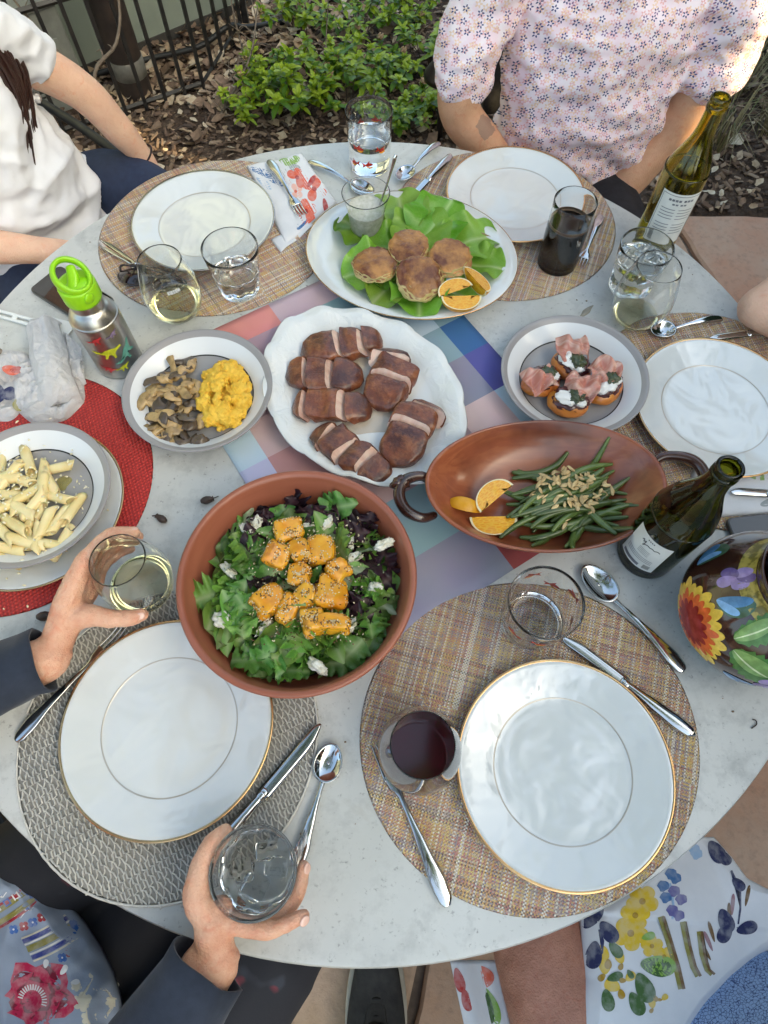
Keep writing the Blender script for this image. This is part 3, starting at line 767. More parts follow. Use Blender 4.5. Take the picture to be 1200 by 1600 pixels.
# carved oval wooden bowl with looped handles
g = N('carved cherry wood'); n1 = g.noise(3, 5, .6, v=g.map((1, 5, 5)), dist=.8); rg = g.math('SINE', g.math('MULTIPLY', n1, 40))
c = g.mix(g.math('MULTIPLY_ADD', rg, .25, .4), (.26, .066, .028), (.37, .12, .05)); c = g.mix(g.ramp(g.noise(7, 4), [(.48, 0), (.66, .85)]), c, (.10, .024, .013))
g.set(col=c, rough=.3, coat=.35, crough=.15, normal=g.bump(n1, .08, .006)); m_wood = g.m
m_dark = simple('dark stained wood', (.028, .012, .009), .25, (.07, .026, .017), 26, coat=.5, crough=.1)
c_wd = Vector((.231, .432, TZ + .0016)); r_wd = radians(3)
wd = thing('wooden_bowl', 'oval reddish wooden bowl with dark looped handles holding green beans', 'bowl', c_wd, r_wd)
def wo_(t, s):
    e = max(0, s - .6) / .4
    k = s * (1 + .02 * e * cos(2 * t))
    return (.169 * k * cos(t), .109 * k * sin(t) * (1 + .03 * cos(t)), .006 * e * abs(cos(t)) ** 2)
mk('body', dish(wo_, [(0, .003), (.44, .003), (.47, 0), (.50, .0), (.55, .006), (.76, .022), (.93, .045), (1, .062), (1.003, .0655), (.985, .0675), (.962, .0655), (.90, .048), (.74, .027), (.55, .015), (0, .012)], 120), m_wood, wd)
def loop(sx):
    pts = [(.168, .030, .052), (.190, .040, .060), (.225, .030, .064), (.238, .005, .062), (.226, -.022, .058), (.196, -.034, .052), (.170, -.026, .044)]
    return sweep([((x if sx > 0 else -(.164 + (x - .168) * .72)) - .004 * sx, y * (1 if sx > 0 else .85) - (0 if sx > 0 else .012), z) for x, y, z in pts], [.007, .0075, .0085, .009, .0085, .0075, .006], 10, 5)
mk('handle', loop(1), m_dark, wd); mk('handle', loop(-1), m_dark, wd)
mk('carved_bud', blob((-.208, .010, .064), (.013, .010, .009), 3, .5, 1.4, 3), m_dark, wd); mk('carved_bud', blob((.196, -.030, .060), (.012, .007, .006), 3, .6, 1.5, 5), m_dark, wd)
# ================================================================== GLASSWARE
def glassmat(name, col=(1, 1, 1), ior=1.47, rough=0.0):
    g = N(name); g.set(col=col, rough=rough, trans=1, ior=ior); return g.m
m_glass = glassmat('clear glass', (.99, .996, .994)); m_green = glassmat('olive green bottle glass', (.60, .56, .08)); m_dgreen = glassmat('dark green bottle glass', (.20, .21, .02))
m_water = glassmat('water', (.985, .995, 1), 1.003); m_wwine = glassmat('white wine', (.972, .955, .77), 1.003); m_ice = glassmat('ice', (.99, 1, 1), 1.07)
m_rwine = simple('red wine', (.034, .003, .008), .02, ior=1.36, spec=.8); m_beer = simple('dark stout', (.006, .004, .003), .02, spec=.6)
m_foam = simple('stout foam', (.22, .14, .08), .7, (.12, .07, .04), 60)
def rz_at(prof, z):
    for (r0, z0), (r1, z1) in zip(prof, prof[1:]):
        if min(z0, z1) <= z <= max(z0, z1) and abs(z1 - z0) > 1e-9: return r0 + (r1 - r0) * (z - z0) / (z1 - z0)
    return prof[-1][0]
def smoothprof(pr, k=4):
    p, _ = crom([(r, 0, z) for r, z in pr], 0, k); return [(max(q.x, 0), q.z) for q in p]
def glass(name, label, c, outer, wall=.0014, base=.005, z=TZ + .0006, n=72, cat='glass', group=None, facets=0, part='wall', mat=None, fill=None):
    """drinking glass: outer profile [(r,z)] bottom to rim; real wall thickness"""
    o = smoothprof(outer); h = o[-1][1]
    inn = [(max(r - wall, .001), zz) for r, zz in o if zz > base]
    r0 = rz_at(o, base) - wall
    inn = [(r0 * .6, base), (r0 * .93, base + .0006)] + [q for q in inn if q[1] > base + .002]
    t = thing(name, label, cat, (c[0], c[1], z), 0, group); body = inn
    if fill:                                       # clear liquid: glass and liquid are one solid, the surface closes it
        rl = rz_at(inn, fill); inn2 = [q for q in inn if q[1] > fill + .0015] ; inn = [(0, fill), (rl * .9, fill), (rl * .975, fill + .0003), (rl, fill + .0011)] + inn2
    prof = [(0, .0012), (o[0][0] * .8, .0012), (o[0][0] * .93, 0)] + o + [(o[-1][0] - wall * (.5 - .5 * cos(pi * k / 6)), h + wall * .5 * sin(pi * k / 6)) for k in range(1, 6)] + inn[::-1] + ([] if fill else [(0, base)])
    vf = lathe(prof, n)
    if facets:
        v = []
        for p in vf[0]:
            r = hypot(p[0], p[1]); a = atan2(p[1], p[0]); k = max(0, min(1, (h * .72 - p[2]) / .01)) * max(0, min(1, (p[2] - .008) / .008))
            q = 1 - .07 * k * (abs(sin(a * facets / 2)) ** 3) if r > r0 * .8 else 1
            v.append((p[0] * q, p[1] * q, p[2]))
        vf = (v, vf[1])
    mk(part, vf, mat or m_glass, t)
    t['_in'] = 0
    return t, body, base
def tint(G, level, mat, name='water'): return pour(G, level - .0012, mat, name, .0006, .0002)
def pour(G, level, mat, name='water', gap=-.00025, men=.0008):
    t, inn, base = G
    pr = [(0, base + gap)] + [(r - gap, z + (gap if i < 2 else 0)) for i, (r, z) in enumerate(inn) if z < level]
    rl = rz_at(inn, level) - gap
    pr += [(rl, level + men), (rl * .97, level + men * .25), (rl * .9, level), (0, level)]
    return mk(name, lathe(pr, 72), mat, t)
STEM = [(.024, .0006), (.033, .004), (.0425, .018), (.047, .038), (.0475, .050), (.0455, .068), (.0405, .090), (.0345, .112)]
def stem(s=1, sr=1): return [(r * s * sr, z * s) for r, z in STEM]
TUM = lambda rb, rt, h: [(rb * .97, .0006), (rb, .004), (rb + (rt - rb) * .5, h * .5), (rt, h)]
b = P(578, 258); G = glass('tumbler', 'water tumbler painted with goldfish standing at the back of the table', b, TUM(.040, .0455, .112), .0016, .007, fill=.062)
tint(G, .062, m_water); fishT = (G[0], TUM(.040, .0455, .112))
b = P(828, 974); GB = glass('tumbler', 'nearly empty tumbler painted with goldfish on the lower right placemat', b, TUM(.041, .0485, .098), .0016, .007, TZ + .003)
fishB = (GB[0], TUM(.041, .0485, .098))
b = P(376, 452); G = glass('tumbler', 'faceted water tumbler beside the upper left plate', b, TUM(.036, .0485, .092), .0022, .009, TZ + .003, facets=9, fill=.040); tint(G, .040, m_water)
b = P(281, 488); GW = glass('wine_glass', 'stemless glass of white wine in front of the sunglasses', b, stem(1.03), .0011, .004, TZ + .003, fill=.022); tint(GW, .022, m_wwine, 'white_wine')
b = P(869, 412); G = glass('beer_glass', 'tall glass of dark stout beside the plate at the back right', b, TUM(.036, .0365, .132), .0015, .006, TZ + .003); pour(G, .086, m_beer, 'stout')
mk('foam_ring', lathe([(.0325, .0868), (.0350, .0880), (.0350, .0905), (.0345, .0930)], 60), m_foam, G[0])
b = P(983, 447); G = glass('tumbler', 'tumbler of iced water in front of the taller wine bottle', b, TUM(.038, .046, .090), .0022, .009, facets=9, fill=.062); tint(G, .062, m_water); tIce1 = G[0]
b = P(990, 497); G = glass('wine_glass', 'nearly empty stemless glass of white wine beside the stuffed apricots', b, stem(1.05), .0011, .004, fill=.011); tint(G, .011, m_wwine, 'white_wine')
b = P(652, 1178); G = glass('wine_glass', 'stemless glass of red wine on the lower right placemat', b, stem(1.06), .0012, .004, TZ + .003); pour(G, .056, m_rwine, 'red_wine')
bHW = P(230, 920); G = glass('wine_glass', 'stemless glass of white wine held by a hand at the left', bHW, stem(1.03), .0011, .004, fill=.022); tint(G, .022, m_wwine, 'white_wine')
bHB = P(418, 1352); G = glass('tumbler', 'tumbler of iced water held by a hand at the bottom', bHB, TUM(.037, .0470, .096), .0024, .009, TZ + .0012, facets=9, fill=.060); tint(G, .060, m_water); tIce2 = G[0]
for t, n, zz in ((tIce1, 5, .058), (tIce2, 4, .056)):
    for k in range(n):
        s = U(.009, .013); a = k * 2 * pi / n + U(-.3, .3)
        mk('ice_cube', xf(box(-s, s, -s, s, -s, s), TR_(.019 * cos(a), .019 * sin(a), zz + U(-.016, .003)) @ RZ(U(0, 3)) @ RX(U(-.7, .7)) @ RY(U(-.7, .7))), m_ice, t, bevel=.003)
# dip glass on the platter
m_dip = simple('creamy herb dip', (.74, .72, .66), .5, (.52, .52, .42), 150, nd=6, bump=.5, bs=140, bd=.003)
b = P(573, 358, .757); G = glass('dip_glass', 'small flared glass of creamy herb dip on the oval platter', b, [(.026, .0006), (.029, .004), (.032, .03), (.036, .055), (.041, .076), (.0435, .084)], .0016, .006, .7512)
pour(G, .052, m_dip, 'herb_dip'); dipG = G[0]
m_steel = simple('polished stainless steel', (.62, .62, .62), .10, (.55, .55, .55), 40, metal=1)
m_steelb = simple('brushed stainless steel', (.50, .49, .46), .32, (.42, .41, .39), 60, metal=1)

# decals: shapes laid on a turned surface
def rev(prof, off=.0004, k=1):
    pr = smoothprof(prof, 6)
    def S(a, h):
        r = rz_at(pr, h) + off; th = a
        return Vector((r * cos(th), r * sin(th), h))
    return S
def patch(S, outline, cx, cy, rings=3, conv=None):
    """closed outline [(x,y)] fanned about (cx,cy), mapped through S"""
    n = len(outline); v, f = [S(cx, cy)], []
    for r in range(1, rings + 1):
        for x, y in outline: v.append(S(cx + (x - cx) * r / rings, cy + (y - cy) * r / rings))
    for k in range(n): f.append((0, 1 + k, 1 + (k + 1) % n))
    for r in range(rings - 1):
        for k in range(n):
            q = (k + 1) % n; f.append((1 + r * n + k, 1 + (r + 1) * n + k, 1 + (r + 1) * n + q, 1 + r * n + q))
    return v, f
def place2(sh, x, y, s=1, rot=0, sx=1):
    c_, s_ = cos(rot), sin(rot); return [(x + sx * s * (a * c_ - b * s_), y + s * (a * s_ + b * c_)) for a, b in sh]
def petal(L=1, w=.35, n=12):
    return [(L * (.5 - .5 * cos(pi * t)), w * sin(pi * t) * (1 - .25 * cos(pi * t))) for t in [k / n for k in range(n + 1)]] + [(L * (.5 - .5 * cos(pi * t)), -w * sin(pi * t) * (1 - .25 * cos(pi * t))) for t in [k / n for k in range(n - 1, 0, -1)]]
def disc(r=1, n=14, j=0): return [(r * cos(2 * pi * k / n) * (1 + j * sin(k * 2.3)), r * sin(2 * pi * k / n) * (1 + j * cos(k * 1.7))) for k in range(n)]
def paint(name, rgb_, rough=.35):
    c = rgb(*rgb_); return simple(name, c, rough, tuple(min(1, k * 1.45 + .015) for k in c), 95, 5, .42, .66)
m_fred, m_fyel = paint('goldfish red', (176, 40, 18), .15), paint('goldfish amber', (235, 150, 20), .15)
FISH = [(1, 0), (.7, .32), (.35, .42), (.5, .85), (.05, .45), (-.35, .18), (-.95, .55), (-.7, .08), (-.9, -.35), (-.3, -.05), (.1, -.18), (.6, -.12)]
BELLY = [(.95, -.05), (.6, -.14), (.1, -.2), (-.25, -.08), (.05, -.38), (.45, -.48), (.8, -.3)]
for (t, pr), spots in ((fishT, [(-95, .028, 1), (-130, .026, -1), (-60, .056, 1), (-120, .060, 1), (70, .066, 1), (120, .060, -1), (30, .03, -1)]), (fishB, [(100, .070, 1), (60, .05, -1), (20, .072, 1), (-20, .05, 1), (140, .055, 1), (-140, .05, -1), (-100, .06, 1)])):
    S0 = rev(pr, .0005)
    for a, h, sx in spots:
        Sx = lambda x, y, a=a, h=h: S0(radians(a) + x / .043, h + y)
        f1 = patch(Sx, place2(FISH, 0, 0, .0125, U(-.5, .3), sx)[::sx], 0, .001)
        f2 = patch(lambda x, y, a=a, h=h, q=rev(pr, .0007): q(radians(a) + x / .043, h + y), place2(BELLY, 0, 0, .0125, U(-.2, .2), sx)[::sx], .004 * sx, -.003)
        mk('goldfish', join(f1, f2), [m_fred, m_fyel], t, mi=[0] * len(f1[1]) + [1] * len(f2[1]))
# etched letters on the white wine glass
g = N('frosted etching'); g.set(col=(.72, .74, .76), rough=.6, alpha=.75); m_frost = g.m
m_etch = paint('dark etched letter', (90, 95, 100))
S0 = rev(stem(1.03), .0004); a0, h0 = radians(-75), .082
mk('etched_band', grid(lambda u, v: rev(stem(1.03), .0003)(a0 + u * .021 / .043, h0 + v * .0062), 16, 2), m_frost, GW[0])
for i, ch in enumerate('YHC'):
    cu_ = bpy.data.curves.new('t', 'FONT'); cu_.body = ch; cu_.size = .0075; cu_.align_x = 'CENTER'; to = bpy.data.objects.new('t', cu_)
    me = to.to_mesh(); vv = [S0(a0 + (.0035 + .007 * i + p.co.x) / .043, h0 + .0006 + p.co.y) for p in me.vertices]; ff = [tuple(p.vertices) for p in me.polygons]; to.to_mesh_clear(); bpy.data.objects.remove(to)
    mk('etched_letter', (vv, ff), m_etch, GW[0], smooth=False)

# ------------------------------------------------------------------ wine bottles
BOT = [(.0335, .0008), (.0368, .004), (.0375, .012), (.0375, .155), (.0365, .168), (.031, .186), (.0225, .206), (.0165, .225), (.0145, .245), (.0140, .283)]
BOTB = [(.036, .0008), (.0405, .005), (.0415, .014), (.0415, .125), (.0405, .140), (.0345, .165), (.0255, .188), (.0185, .208), (.0155, .228), (.0148, .258)]
m_paper = simple('cream paper label', (.74, .74, .70), .7, (.68, .68, .64), 40); m_ink = paint('grey label ink', (95, 97, 104)); m_inkd = paint('black label ink', (28, 28, 32))
def bottle(label, c, pr, mat, z=TZ + .0006):
    o = smoothprof(pr, 5); h = pr[-1][1]; rn = pr[-1][0]
    t = thing('wine_bottle', label, 'bottle', (c[0], c[1], z)); wl = .0028
    inn = [(max(r - wl, .002), zz) for r, zz in o if zz > .012]
    mk('body', lathe([(0, .022), (pr[0][0] * .5, .012), (pr[0][0] * .86, .001), (pr[0][0], .0008)] + o[1:] + [(rn - .0015, h + .001), (rn - wl, h)] + inn[::-1] + [(pr[0][0] * .6, .016), (0, .026)], 72), mat, t)
    mk('lip_ring', lathe([(rn - .0002, h - .019), (rn + .0016, h - .018), (rn + .0016, h - .011), (rn - .0002, h - .010)], 48), mat, t)
    mk('lip', lathe([(rn - .0002, h - .007), (rn + .0012, h - .006), (rn + .0013, h - .001), (rn - .0001, h + .0006)], 48), mat, t)
    return t
def blabel(t, r, a0, a1, z0, z1, kind):
    S = lambda x, y, o: Vector(((r + o) * cos(a0 + (a1 - a0) * x), (r + o) * sin(a0 + (a1 - a0) * x), z0 + (z1 - z0) * y))
    lb = mk('paper_label', grid(lambda u, v: S(u, v, .0004), 28, 4), m_paper, t)
    def bar(x0, x1, y0, y1, mt, nm, o=.0007): mk(nm, grid(lambda u, v: S(x0 + (x1 - x0) * u, y0 + (y1 - y0) * v, o), 10, 1), mt, lb)
    if kind == 1:
        for x0, x1, y0, y1 in ((.03, .97, .955, .965), (.03, .042, .0, .96), (.958, .97, .0, .96)): bar(x0, x1, y0, y1, m_ink, 'border_line')
        for x in (.22, .30, .38, .46, .58, .66, .74): bar(x, x + .062, .86, .90, m_ink, 'printed_word')
        for x in (.34, .42, .53, .61): bar(x, x + .06, .79, .82, m_ink, 'printed_word')
        for k in range(9):
            if k == 4: continue
            bar(.12, .46, .70 - k * .058, .712 - k * .058, m_ink, 'text_line'); bar(.54, .88, .70 - k * .058, .712 - k * .058, m_ink, 'text_line')
        for k in range(9): bar(.09 + k * .013, .096 + k * .013, .06, .18, m_inkd, 'barcode_bar')
    else:
        for x in (.42, .47, .52, .57): bar(x, x + .03, .90, .93, m_inkd, 'printed_word')
        pts = [S(x, y, .0008) for x, y in ((.30, .80), (.34, .84), (.36, .78), (.41, .83), (.40, .72), (.38, .68), (.44, .74), (.50, .77), (.56, .76), (.62, .78), (.68, .76), (.74, .79), (.80, .77))]
        mk('signature', sweep(pts, .0005, 5, 5), m_inkd, lb)
        for k in range(4): bar(.36, .66, .60 - k * .045, .610 - k * .045, m_ink, 'text_line')
        for k in range(3): bar(.10, .84, .36 - k * .05, .374 - k * .05, m_ink, 'text_line')
        for k in range(10): bar(.72 + k * .017, .728 + k * .017, .06, .20, m_inkd, 'barcode_bar')
        bar(.10, .62, .05, .14, m_ink, 'grey_strip')
p = P(1127, 152, TZ + .283)
b1 = bottle('tall olive green empty wine bottle with white back label at the back right', p, BOT, m_green); blabel(b1, .0375, radians(-150), radians(-42), .045, .145, 1)
p = P(1145, 727, TZ + .262)
b2 = bottle('dark green wine bottle with cream label between the bean bowl and the pitcher', p, BOTB, m_dgreen); blabel(b2, .0415, radians(178), radians(258), .028, .108, 2)
pour((b2, [(.0385, .016), (.0385, .05), (.0385, .12)], .02), .03, m_rwine, 'wine_dregs')

# ------------------------------------------------------------------ painted pitcher
m_pit = simple('dark brown glossy glaze', (.030, .010, .007), .12, (.05, .018, .012), 8, coat=.7, crough=.04)
m_teal = simple('teal glaze', (.05, .26, .22), .15, (.08, .33, .28), 10, coat=.5)
PIT = [(.062, .006), (.080, .018), (.096, .047), (.101, .080), (.094, .112), (.075, .142), (.060, .160), (.056, .172), (.061, .188)]
pt = thing('pitcher', 'bulbous brown glazed pitcher painted with a red sunburst flower and leaves', 'pitcher', (.492, .246, TZ + .0006))
mk('body', lathe([(.05, .004)] + smoothprof(PIT, 5) + [(.060, .191), (.057, .189), (.052, .172), (.056, .16), (.070, .14), (.088, .11), (.094, .08), (.065, .02), (0, .012)], 80), m_pit, pt)
mk('foot', lathe([(0, 0), (.064, 0), (.068, .003), (.070, .010), (.068, .014), (.050, .012)], 64), m_teal, pt)
mk('handle', sweep([(.050, .030, .160), (.085, .055, .172), (.115, .075, .140), (.112, .072, .095), (.082, .05, .062)], [.009, .010, .010, .009, .008], 10, 5), m_pit, pt)
mk('neck_band', lathe([(r + .0004, z) for r, z in smoothprof(PIT, 5) if .150 < z < .170], 64), simple('mottled yellow glaze', (.42, .32, .07), .2, (.16, .13, .03), 90, nd=5, lo=.45, hi=.55), pt)
SP = lambda o: rev(PIT, o)
def onpit(name, cols, shapes):
    """shapes: (outline in metres about (angle, height), angle deg, height, layer, colour index)"""
    vf, mi = [], []
    for out, a, h, o, ci, cx, cy_ in shapes:
        q = rev(PIT, .0004 + o * .0003); x = patch(lambda x_, y_: q(radians(a) + x_ / .088, min(max(h + y_, .012), .186)), out, cx, cy_); vf.append(x); mi += [ci] * len(x[1])
    mk(name, join(*vf), cols, pt, mi=mi)
pc = [paint('petal yellow', (222, 180, 70), .15), paint('petal orange', (206, 92, 36), .15), paint('petal crimson', (138, 30, 22), .15)]
sh = []
for k in range(22):
    a = 2 * pi * k / 22 + U(-.05, .05); L = U(.044, .054)
    sh.append((place2(petal(1, .155), 0, 0, L, a), 192, .078, 0 + .15 * (k % 3), 0, .3 * L * cos(a), .3 * L * sin(a)))
for k in range(22):
    a = 2 * pi * k / 22 + U(-.05, .05); L = U(.034, .042)
    sh.append((place2(petal(1, .13), 0, 0, L, a), 192, .078, 1 + .15 * (k % 3), 1, .3 * L * cos(a), .3 * L * sin(a)))
for k in range(14):
    a = 2 * pi * k / 14 + .2; sh.append((place2(petal(1, .17), 0, 0, .028, a), 192, .078, 2 + .1 * (k % 3), 2, .006 * cos(a), .006 * sin(a)))
onpit('painted_sunburst', pc, sh)
gl = [paint('leaf green', (70, 110, 50), .15), paint('leaf pale green', (120, 150, 84), .15), paint('leaf vein', (196, 206, 160), .15)]
for a, h, rot, L in ((216, .122, 1.15, .052), (222, .112, -.25, .062)):
    L_ = [(x, y * (1 + .14 * sin(x * 40))) for x, y in petal(1, .36, 20)]
    onpit('painted_leaf', gl, [(place2(L_, 0, 0, L, rot), a, h, 0, 0, .4 * L * cos(rot), .4 * L * sin(rot)), (place2(petal(.8, .20), 0, 0, L, rot + .12), a, h, 1, 1, .3 * L * cos(rot), .3 * L * sin(rot)),
                               (place2(petal(.78, .02), 0, 0, L, rot), a, h, 2, 2, .3 * L * cos(rot), .3 * L * sin(rot))])
bl = [paint('bell flower blue', (72, 118, 160), .15), paint('bell leaf', (60, 88, 62), .15), paint('pale blue', (120, 160, 200), .15)]
for a, h, rot in ((184, .128, .7), (232, .062, -.35), (285, .07, .8), (150, .10, 2.4)):
    onpit('painted_bellflower', bl, [(place2(petal(1, .30), 0, 0, .042, rot), a, h, 0, 1, .018 * cos(rot), .018 * sin(rot)), (place2(petal(1, .2), 0, 0, .036, rot + .3), a, h, 1, 0, .014 * cos(rot + .3), .014 * sin(rot + .3)),
                                     (place2(petal(1, .14), 0, 0, .032, rot - .25), a, h, 2, 2, .014 * cos(rot - .25), .014 * sin(rot - .25))])
pu = [paint('lilac petal', (150, 128, 176), .15), paint('lilac dark', (104, 84, 136), .15)]
for a, h in ((168, .150), (262, .080), (290, .10)):
    onpit('painted_lilac', pu, [(place2(petal(1, .4), 0, 0, .02, r_), a, h, .2 * i, i % 2, .008 * cos(r_), .008 * sin(r_)) for i, r_ in enumerate((.2, 1.3, 2.5, 3.8, 5))])

# ------------------------------------------------------------------ steel drinking bottle
m_lime = simple('lime green plastic', (.28, .60, .01), .35, sss=.05)
KB = [(.0355, .001), (.0375, .005), (.038, .012), (.038, .105), (.036, .118), (.030, .130), (.0245, .136), (.0238, .140), (.0238, .156)]
p = P(112, 432, TZ + .192); kb = thing('drinking_bottle', 'small steel drinking bottle with lime green cap and dinosaur pictures', 'bottle', (p.x, p.y, TZ + .0006))
mk('body', lathe([(0, .002), (.033, .002), (.0345, 0)] + smoothprof(KB, 5) + [(0, .156)], 72), m_steelb, kb)
cap = mk('cap', lathe([(.0245, .150), (.0272, .151), (.0278, .154), (.0278, .176), (.0268, .179), (.022, .180), (0, .180)], 56), m_lime, kb)
ring = []
for k in range(40):
    a = 2 * pi * k / 40; ring.append((.0225 * cos(a), .0225 * sin(a) * .95, .192 + .014 * sin(a) - .004 * cos(a)))
Rk = RZ(radians(40))
mk('carry_loop', xf(sweep(ring, [(.004, .009)] * 40, 10, 1, closed=True), Rk), m_lime, cap)
mk('spout', xf(join(sweep([(-.012, -.012, .178), (.0, .0, .186), (.006, .012, .196)], [(.009, .005), (.009, .006), (.007, .004)], 10, 4), blob((0, -.006, .181), (.018, .013, .004), 3)), Rk), m_lime, cap)
mk('hinge', xf(blob((.0265, -.004, .168), (.004, .009, .009), 2), RZ(radians(-35))), m_lime, cap)
DINO = [(1.0, .42), (.9, .55), (.68, .50), (.5, .40), (.25, .42), (0, .34), (-.3, .15), (-.65, .02), (-1.0, .12), (-.7, -.12), (-.3, -.10), (-.12, -.14), (-.2, -.5), (-.02, -.5), (.08, -.14), (.3, -.12), (.42, -.46), (.56, -.44), (.48, -.05), (.62, .18), (.8, .33)]
dm = [paint('dinosaur yellow green', (176, 182, 40)), paint('dinosaur red', (156, 40, 44)), paint('dinosaur teal', (86, 140, 128)), paint('dinosaur violet', (116, 100, 128))]
KS = rev(KB, .0004)
for a, h, s, ci, rot in ((-75, .066, .024, 0, -.2), (-88, .095, .014, 1, .1), (-35, .050, .026, 2, .55), (-95, .030, .015, 1, -.7), (-45, .098, .012, 3, .1), (-60, .026, .014, 0, .0)):
    mk('dinosaur_print', patch(lambda x, y: KS(radians(a) + x / .038, h + y), place2(DINO, 0, 0, s, rot), .1 * s, .12 * s), dm[ci], kb)

# ------------------------------------------------------------------ cutlery
def flat(profile, z, th, n=8):                    # handle: profile [(x, halfwidth)], z(x) height, th(x) half thickness
    return sweep([(x, 0, z(x)) for x, w_ in profile], [(w_, th(x)) for x, w_ in profile], n, 3, up=(0, 0, 1))
def spoon_me():
    h = flat([(0, .006), (.006, .0085), (.022, .0098), (.05, .007), (.085, .0042), (.108, .0034), (.120, .0042)], lambda x: .004 + .006 * sin(pi * min(x / .12, 1)), lambda x: .0016)
    def bowl(u, v):
        a = 2 * pi * u; r = v; L, W_ = (.031 if cos(a) > 0 else .030), .0205 * (1 + .10 * cos(a + pi))
        return Vector((.148 + L * r * cos(a), W_ * r * sin(a), .0085 - .0075 * (1 - r ** 2.2)))
    b = grid(bowl, 40, 10, True)
    return mesh('handle', h, m_steel), mesh('spoon_bowl', b, m_steel)
def fork_me():
    h = flat([(0, .0045), (.008, .0085), (.028, .0098), (.06, .0062), (.10, .0036), (.120, .0034), (.128, .0052), (.136, .0098), (.146, .0118), (.150, .0118)], lambda x: .004 + (.006 * sin(pi * min(x / .128, 1)) if x < .128 else -.0015 * sin(pi * (x - .128) / .05)), lambda x: .0015)
    ti = []
    for k in range(4):
        y = (k - 1.5) * .0064; ti.append(mesh('tine', sweep([(.146, y, .0026), (.162, y * .97, .0018), (.178, y * .94, .0034), (.190, y * .90, .0068)], [(.0020, .0012), (.0018, .0012), (.0015, .0011), (.0006, .0007)], 6, 3), m_steel))
    return mesh('handle', h, m_steel), ti
def knife_me():
    h = flat([(0, .004), (.006, .0088), (.03, .0108), (.06, .0095), (.09, .0072), (.108, .0062), (.114, .0072)], lambda x: .0055, lambda x: .0048 if x < .1 else .0040)
    def bl(u, v):
        x = .112 + .112 * u; top = .0068 * min(1, (1 - u) * 9 + .05) ** .5; bot = -.0098 * (1 - max(0, (u - .62) / .38) ** 2.4)
        y = top + (bot - top) * v; return Vector((x, y, .0048 + .0008 * sin(v * pi)))
    return mesh('handle', h, m_steel), mesh('blade', grid(bl, 24, 4), m_steel), mesh('bolster', sweep([(.108, 0, .0054), (.119, 0, .0052)], [(.0068, .0042), (.0076, .003)], 10), m_steel)
SPm, FKm, KNm = spoon_me(), fork_me(), knife_me()
LEN = dict(spoon=.179, fork=.190, knife=.224)
def cutlery(kind, label, hpx, tpx, z=TZ + .0008, tilt=0, ztip=None):
    A, B = P(*hpx, z + .006), P(*tpx, (ztip or z) + .004); d = B - A; L = hypot(d.x, d.y); s = L / LEN[kind]
    t = thing(kind, label, kind, (A.x, A.y, z), atan2(d.y, d.x), 'silver table cutlery'); t.rotation_euler = (0, -(atan2((ztip or z) - z, L)), atan2(d.y, d.x)); t.scale = (s, (1 + s) / 2, 1)
    if kind == 'spoon': ob('handle', SPm[0], t); o = ob('spoon_bowl', SPm[1], t); m_ = o.modifiers.new('s', 'SOLIDIFY'); m_.thickness = .0012
    elif kind == 'fork':
        h = ob('handle', FKm[0], t)
        for q in FKm[1]: ob('tine', q, t)
    else:
        ob('handle', KNm[0], t); o = ob('blade', KNm[1], t); m_ = o.modifiers.new('s', 'SOLIDIFY'); m_.thickness = .0014; ob('bolster', KNm[2], t)
    return t
MZ = TZ + .0032
cutlery('knife', 'knife whose handle sticks out left of the upper left plate', (156, 377), (268, 452), MZ)
cutlery('fork', 'fork lying on the folded floral napkin', (420, 249), (474, 338), TZ + .0095)
cutlery('spoon', 'spoon behind the dip glass pointing towards it', (483, 250), (584, 306), TZ + .0010)
cutlery('spoon', 'spoon at the far edge beside the goldfish tumbler', (686, 221), (622, 284), MZ)
cutlery('knife', 'knife left of the plate in front of the floral shirt', (704, 243), (636, 318), MZ)
cutlery('fork', 'fork right of the glass of stout', (940, 335), (905, 420), MZ)
cutlery('spoon', 'spoon with its bowl on the right placemat, beside the bare arm', (1128, 496), (1016, 521), MZ)
cutlery('knife', 'knife half hidden under the bare arm on the right', (1240, 512), (1104, 531), MZ)
cutlery('knife', 'knife lying on the white napkin at the right edge', (1262, 776), (1140, 769), TZ + .0075)
cutlery('spoon', 'spoon on the lower right placemat above the knife', (1069, 1047), (910, 886), MZ)
cutlery('knife', 'knife between the lower right plate and the spoon', (1083, 1147), (878, 995), MZ)
cutlery('fork', 'fork between the red wine and the lower table edge', (700, 1415), (590, 1160), MZ)
cutlery('fork', 'fork left of the plate on the grey placemat, pointing at the wine glass', (24, 1157), (196, 980), MZ + .001)
cutlery('knife', 'knife right of the plate on the grey placemat', (306, 1363), (502, 1132), MZ + .001)
cutlery('spoon', 'spoon beside the grey placemat with its handle under the hand', (466, 1350), (522, 1162), TZ + .0008)
t = thing('teaspoon', 'thin teaspoon standing in the creamy dip', 'spoon', (dipG.location.x + .012, dipG.location.y + .004, dipG.location.z + .02))
mk('handle', sweep([(0, 0, .0), (.017, .006, .045), (.030, .012, .085), (.040, .02, .118)], [(.0018, .0012), (.0018, .0012), (.0022, .0012), (.0036, .0011)], 8, 4, up=(0, 1, 0)), m_steel, t)
mk('spoon_bowl', blob((-.004, -.002, -.004), (.008, .011, .0035), 2), m_steel, t)
